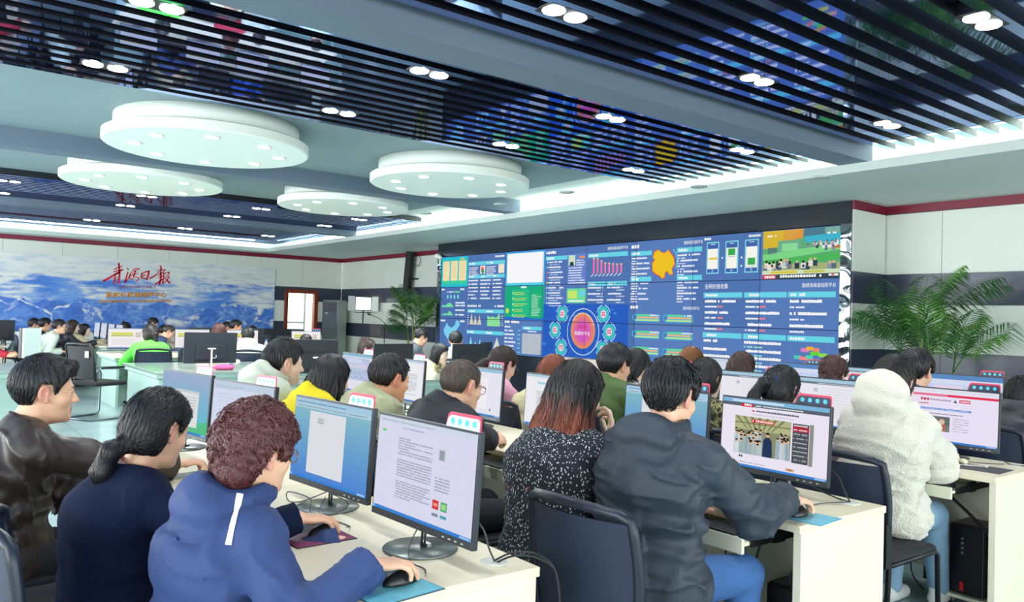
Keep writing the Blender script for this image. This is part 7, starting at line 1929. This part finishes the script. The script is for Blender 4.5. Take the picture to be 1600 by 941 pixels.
place_chair(-1.83, 1.93, 0.06, 'navy mesh chair behind the man in dark grey jacket, bottom centre')
P9 = p
# third row
p = Person('person in white teddy fleece with large hood and light jeans', at_depth(1398, 600, 4.0), 0.0, 0.0, 0.20, fem=True, hunch=0.012, skin='c', fat=1.08, sc=1.04, hands={'R': {'w': (-1.93, 4.36, 0.815), 'dir': (0, 1, -0.12), 'type': 'mouse'}, 'L': 'kb'})
p.knee = {'R': A3(0.07, 0.40, 0.50), 'L': A3(-0.12, 0.40, 0.49)}; p.ank = {'R': A3(0.05, 0.52, 0.10), 'L': A3(-0.12, 0.36, 0.09)}
p.body('c').hair(dict(kind='bun', vol=0.014, top=0.018, seed=11, z=0.10, by=-0.03, r=0.04), '#1a1312', nl=500); p.garment('fleece_hoodie', fleece, inf=0.026, loose=0.024, amp=0.006, collar='hoodbig', seed=21, hem=0.10); p.trousers(jeans_l, 'jeans', mat('white_sneaker', '#e9ece8', 0.6, var=(20, 0.12)))
x, y = p.seat_world(); place_chair(-1.93, 3.60, 0.0, 'black mesh chair under the white fleece, behind the second row desk end')
R3 = [
 ('woman in pink sweater with swept-back brown hair and glasses, third row', (786, 571, 6.0), dict(hyaw=0.05, hpitch=0.42, hunch=0.06, fem=True, skin='c', sc=1.08), dict(kind='lowtail', vol=0.014, z=-0.02, len=0.26, side=-0.05, sweep=-0.10, seed=12, ears=True), '#2c1d18', pink_k, 'sweater', None, True),
 ('woman with smooth auburn hair seen from behind, left in the third row', (866, 584, 5.7), dict(hyaw=0.25, hpitch=0.1, fem=True, skin='c', sc=1.05), dict(kind='long', vol=0.016, len=0.24, w=0.024, seed=13), '#7a3a1a', cream_t, 'top', None, False),
 ('man in olive green jacket, third row, seen from behind', (962, 572, 5.1), dict(hyaw=0.0, hpitch=0.12, hunch=0.05, skin='b', sc=1.04), dict(kind='short', vol=0.022, top=0.026, seed=14), '#0b0c0f', olive, 'jacket', 'shirt', False),
 ('person in camouflage jacket with dark hair, behind the dark grey jacket man', (1104, 594, 4.75), dict(hyaw=0.05, hpitch=0.12, fem=True, skin='c', fat=1.08), dict(kind='bun', vol=0.014, seed=15, z=0.0, by=-0.10, r=0.03), '#120e10', camo_m, 'jacket', 'stand', False),
 ('woman with black ponytail and mauve sweater behind the news monitor', (1222, 610, 4.3), dict(hyaw=0.02, hpitch=0.30, fem=True, skin='c'), dict(kind='pony', vol=0.014, z=0.035, len=0.20, side=-0.07, seed=16), '#0c0d10', mauve, 'sweater', None, True)]
for lb, (px, py, D), kw, hs, hc, gm, gn, col, gl in R3:
    p = Person(lb, at_depth(px, py, D), 0.0, q=2, hands={'R': 'mouse', 'L': 'kb'}, **kw)
    p.body(kw.get('skin', 'a')).hair(hs, hc, nl=420); p.garment(gn, gm, inf=0.016, loose=0.010, amp=0.004, collar=col); p.trousers(black_tr)
    if gl: p.glasses('#3a3230')
    sit(p, 'navy mesh chair under the '+lb.split(',')[0].split(' with')[0].split(' behind')[0])
    if 'ponytail' in lb:
        Mh = Matrix([[*(p.Rh[i]*p.sc), p.H[i]] for i in range(3)]+[[0, 0, 0, 1]])
        MB().tube([tuple(Mh @ Vector((0.0+0.029*math.cos(a), -0.118, 0.030+0.029*math.sin(a)))) for a in np.linspace(0, 2*PI, 17)[:-1]], 0.006, 6, closed=True).build('hair_tie', mat('blue_tie', '#2f4fc0', 0.6), p.t)
# farther rows at right
R4 = [
 ('woman in white collar with glasses, just right of the man in olive green', (993, 573, 5.6), dict(hyaw=-0.1, hpitch=0.25, fem=True, skin='c', yaw=0.0), dict(kind='bob', vol=0.014, len=0.10, seed=17, ears=True), '#141012', whitec, True),
 ('dark-haired man behind the white fleece hood, before the striped wall', (1432, 581, 5.05), dict(hyaw=-0.05, hpitch=0.2, skin='b', sc=1.06), dict(kind='short', vol=0.020, top=0.026, seed=18), '#0c0c0f', navy_s, False),
 ('woman with ginger-brown bob in the last row, before the display wall', (1081, 566, 6.7), dict(hyaw=0.2, hpitch=0.1, fem=True, skin='c'), dict(kind='bob', vol=0.016, len=0.14, w=0.022, seed=19), '#7a4a1c', greyj, False),
 ('woman with long dark brown hair in the last row', (1160, 575, 6.2), dict(hyaw=0.1, hpitch=0.1, fem=True, skin='c'), dict(kind='long', vol=0.014, len=0.26, w=0.022, seed=20), '#3a2018', greyj, False),
 ('woman with curly dark red hair, left of the white fleece hood', (1303, 585, 6.1), dict(hyaw=0.0, hpitch=0.15, fem=True, skin='c'), dict(kind='curly', vol=0.022, top=0.03, seed=21), '#3d1712', blkj, False),
 ('person in black hooded top at the right picture edge, hair in a bun', (1598, 622, 5.1), dict(hyaw=0.1, hpitch=0.2, skin='b', sc=1.05), dict(kind='bun', vol=0.014, z=0.08, by=-0.07, r=0.045, seed=22), '#0c0c0e', blkj, False)]
for lb, (px, py, D), kw, hs, hc, gm, gl in R4:
    p = Person(lb, at_depth(px, py, D), q=2, hands={'R': 'kb', 'L': 'kb'}, **kw)
    p.body(kw.get('skin', 'a')).hair(hs, hc, nl=420); p.garment('top', gm, inf=0.016, loose=0.010, amp=0.004, collar='hood' if 'hooded' in lb else 'stand'); p.trousers(black_tr)
    if gl: p.glasses('#2a2624')
    sit(p, 'navy mesh chair under the '+lb.split(',')[0].split(' with')[0]+(' by the wall' if 'bob' in lb else ''))
# the mural side, farther away
W90 = PI/2
FAR = [
 ('man in white sweater and glasses with black trousers, far left, in profile', (93, 511, 13.6), dict(yaw=-0.12, hyaw=0.0, hpitch=0.05, skin='b', hands={'R': 'lap', 'L': 'lap'}), dict(kind='short', vol=0.014, top=0.02, seed=31), '#101014', wht_sw, 'stand', True),
 ('woman in black jacket with long brown hair, typing at far left', (114, 511, 14.3), dict(yaw=0.0, hyaw=0.1, fem=True, skin='c', hands={'R': 'mouse', 'L': 'kb'}), dict(kind='long', vol=0.014, len=0.30, seed=32), '#2f1a16', blkj, 'stand', False),
 ('woman in cream top with black hair, farthest typing at far left desk', (132, 516, 15.2), dict(yaw=-0.05, hyaw=-0.15, fem=True, skin='c', hands={'R': 'mouse', 'L': 'kb'}), dict(kind='long', vol=0.012, len=0.20, seed=33), '#121014', cream_t, None, False),
 ('dark-haired man in pale top, leftmost of the heads at far left', (54, 508, 15.2), dict(yaw=0.0, skin='b'), dict(kind='short', vol=0.016, top=0.02, seed=34), '#0e0e12', paleb, 'shirt', False),
 ('man in black jacket, second of the heads at far left', (71, 508, 14.6), dict(yaw=0.0, hyaw=0.15, skin='b'), dict(kind='short', vol=0.016, top=0.02, seed=35), '#0e0e12', blkj, 'shirt', False),
 ('woman in lime green shirt with dark ponytail, seen from behind', (234, 523, 11.2), dict(yaw=1.45, hyaw=0.25, sc=1.12, fem=True, skin='b', fat=1.1, hands={'R': 'kb', 'L': 'mouse'}), dict(kind='pony', vol=0.014, z=0.03, len=0.30, side=0.03, seed=36), '#1c1416', lime, 'shirt', False),
 ('grey-cropped man in navy shirt and glasses looking down, before the mural', (264, 519, 14.0), dict(yaw=-0.2, hyaw=0.0, hpitch=0.45, skin='b', fat=1.1, full=1.1), dict(kind='short', vol=0.006, top=0.004, seed=37), '#3a332e', navy_s, 'shirt', True),
 ('dark-haired person hidden behind the grey-cropped man', (257, 519, 14.9), dict(yaw=0.2, hpitch=0.3, skin='b'), dict(kind='short', vol=0.016, seed=38), '#141014', cream_t, 'shirt', False),
 ('man with black hair leaning in before the mural, middle', (239, 506, 17.0), dict(yaw=-0.3, hpitch=0.5, skin='b'), dict(kind='short', vol=0.016, top=0.02, seed=39), '#0f0f13', greyj, 'shirt', False),
 ('woman with dark bun bending down behind the white screen', (196, 513, 17.6), dict(yaw=-0.4, hpitch=0.7, fem=True, skin='c'), dict(kind='bun', vol=0.014, z=0.06, by=-0.10, r=0.045, seed=40), '#24161a', greyj, None, False),
 ('woman with straight red-brown hair and red collar, seen from behind', (342, 519, 11.6), dict(yaw=1.2, hyaw=0.2, fem=True, skin='c'), dict(kind='bob', vol=0.016, len=0.16, w=0.022, seed=41), '#4a2018', red_c, 'stand', False),
 ('person with thinning dark hair low behind the big dark monitor back', (343, 541, 10.9), dict(yaw=-1.3, hpitch=0.55, skin='b', hipz=0.50), dict(kind='short', vol=0.008, seed=42, **{'raise': 0.03}), '#2a2622', cream_t, None, False),
 ('man in profile with short hair, left of the blue-shirted man below the mural', (355, 513, 15.6), dict(yaw=-0.2, hpitch=0.2, skin='d'), dict(kind='short', vol=0.010, seed=43), '#17130f', greyj, 'shirt', False),
 ('man in royal blue shirt with black hair, below the mural', (369, 511, 15.0), dict(yaw=-0.25, hpitch=0.15, skin='d'), dict(kind='short', vol=0.016, top=0.022, seed=44), '#0c0c10', royal, 'shirt', False),
 ('man in pale grey hooded top seen from behind, at the white screens', (387, 526, 11.5), dict(yaw=1.25, hyaw=0.05, hpitch=0.1, skin='b', fat=1.08), dict(kind='short', vol=0.016, top=0.02, seed=45), '#131315', grey_h, 'hood', False),
 ('dark-haired person in profile right behind the far pale grey hood', (395, 520, 15.4), dict(yaw=-0.3, hpitch=0.3, skin='c'), dict(kind='bob', vol=0.016, len=0.10, seed=46), '#131216', royal, 'shirt', False),
 ('man with black hair and pale blue collar before the door', (478, 536, 11.9), dict(yaw=1.0, hpitch=0.35, skin='b', hipz=0.50), dict(kind='short', vol=0.014, seed=47), '#121216', paleb, 'shirt', False),
 ('woman with curly brown bun and cream top, at the middle desk', (574, 546, 10.2), dict(yaw=-0.55, hpitch=0.35, fem=True, skin='c', hipz=0.50), dict(kind='bun', vol=0.020, z=0.09, by=-0.09, r=0.045, seed=48), '#2f1c16', cream_t, None, False),
 ('woman with long black hair in cream top, chin on her hand', (689, 553, 9.9), dict(yaw=-1.0, hyaw=0.05, hpitch=0.22, fem=True, skin='c', hands={'R': 'kb', 'L': 'chin'}), dict(kind='long', vol=0.014, len=0.36, w=0.022, seed=49), '#141012', cream_t, None, False),
 ('man in grey jacket hunched forward before the left palm', (658, 528, 11.4), dict(yaw=-0.25, hpitch=0.5, skin='b', hipz=0.55, lead=0.06), dict(kind='short', vol=0.014, seed=50), '#121218', greyj, 'stand', False),
 ('dark head with a pale blue mask strap before the display wall', (712, 533, 10.6), dict(yaw=0.9, hpitch=0.2, skin='b'), dict(kind='short', vol=0.016, seed=51), '#101014', paleb, 'stand', False),
 ('person in dark red sleeves holding a phone, cut by the left picture edge', (-22, 516, 12.6), dict(yaw=-0.1, hpitch=0.3, skin='b', hands={'R': {'w': at_depth(12, 556, 12.4), 'dir': (0.1, 1, 0.15), 'n': (0.8, 0, 0.6), 'type': 'phone'}, 'L': {'w': at_depth(10, 553, 12.7), 'dir': (0.0, 1, 0.15), 'n': (-0.8, 0, 0.6), 'type': 'phone'}}), dict(kind='short', vol=0.014, seed=52), '#141014', red_c, 'stand', False)]
blackchair = {}
for lb, (px, py, D), kw, hs, hc, gm, col, gl in FAR:
    p = Person(lb, at_depth(px, py, D), q=2 if D < 12.5 else 3, **kw)
    p.body(kw.get('skin', 'a')).hair(hs, hc, nl=160); p.garment('top', gm, inf=0.016, loose=0.010, amp=0.004, collar=col); p.trousers(black_tr)
    if gl: p.glasses('#2a2624')
    x, y = p.seat_world()
    words_ = lb.split(',')[0].split(' ')
    place_chair(x, y, p.t.rotation_euler[2], 'dark mesh chair under the '+' '.join(words_[:9]), 'mesh-back chairs on the mural side')
ph = at_depth(19, 549, 12.5)
t = thing('mobile_phone', 'phone held up in the dark red sleeved hands at far left', 'phone', tuple(ph), 0.1)
MB().box(-0.037, 0.037, -0.076, 0.076, 0.0, 0.008, bev=0.003).build('body', blk, t)
MB().box(-0.033, 0.033, -0.070, 0.070, 0.008, 0.0086).build('glass', scr_dark, t)
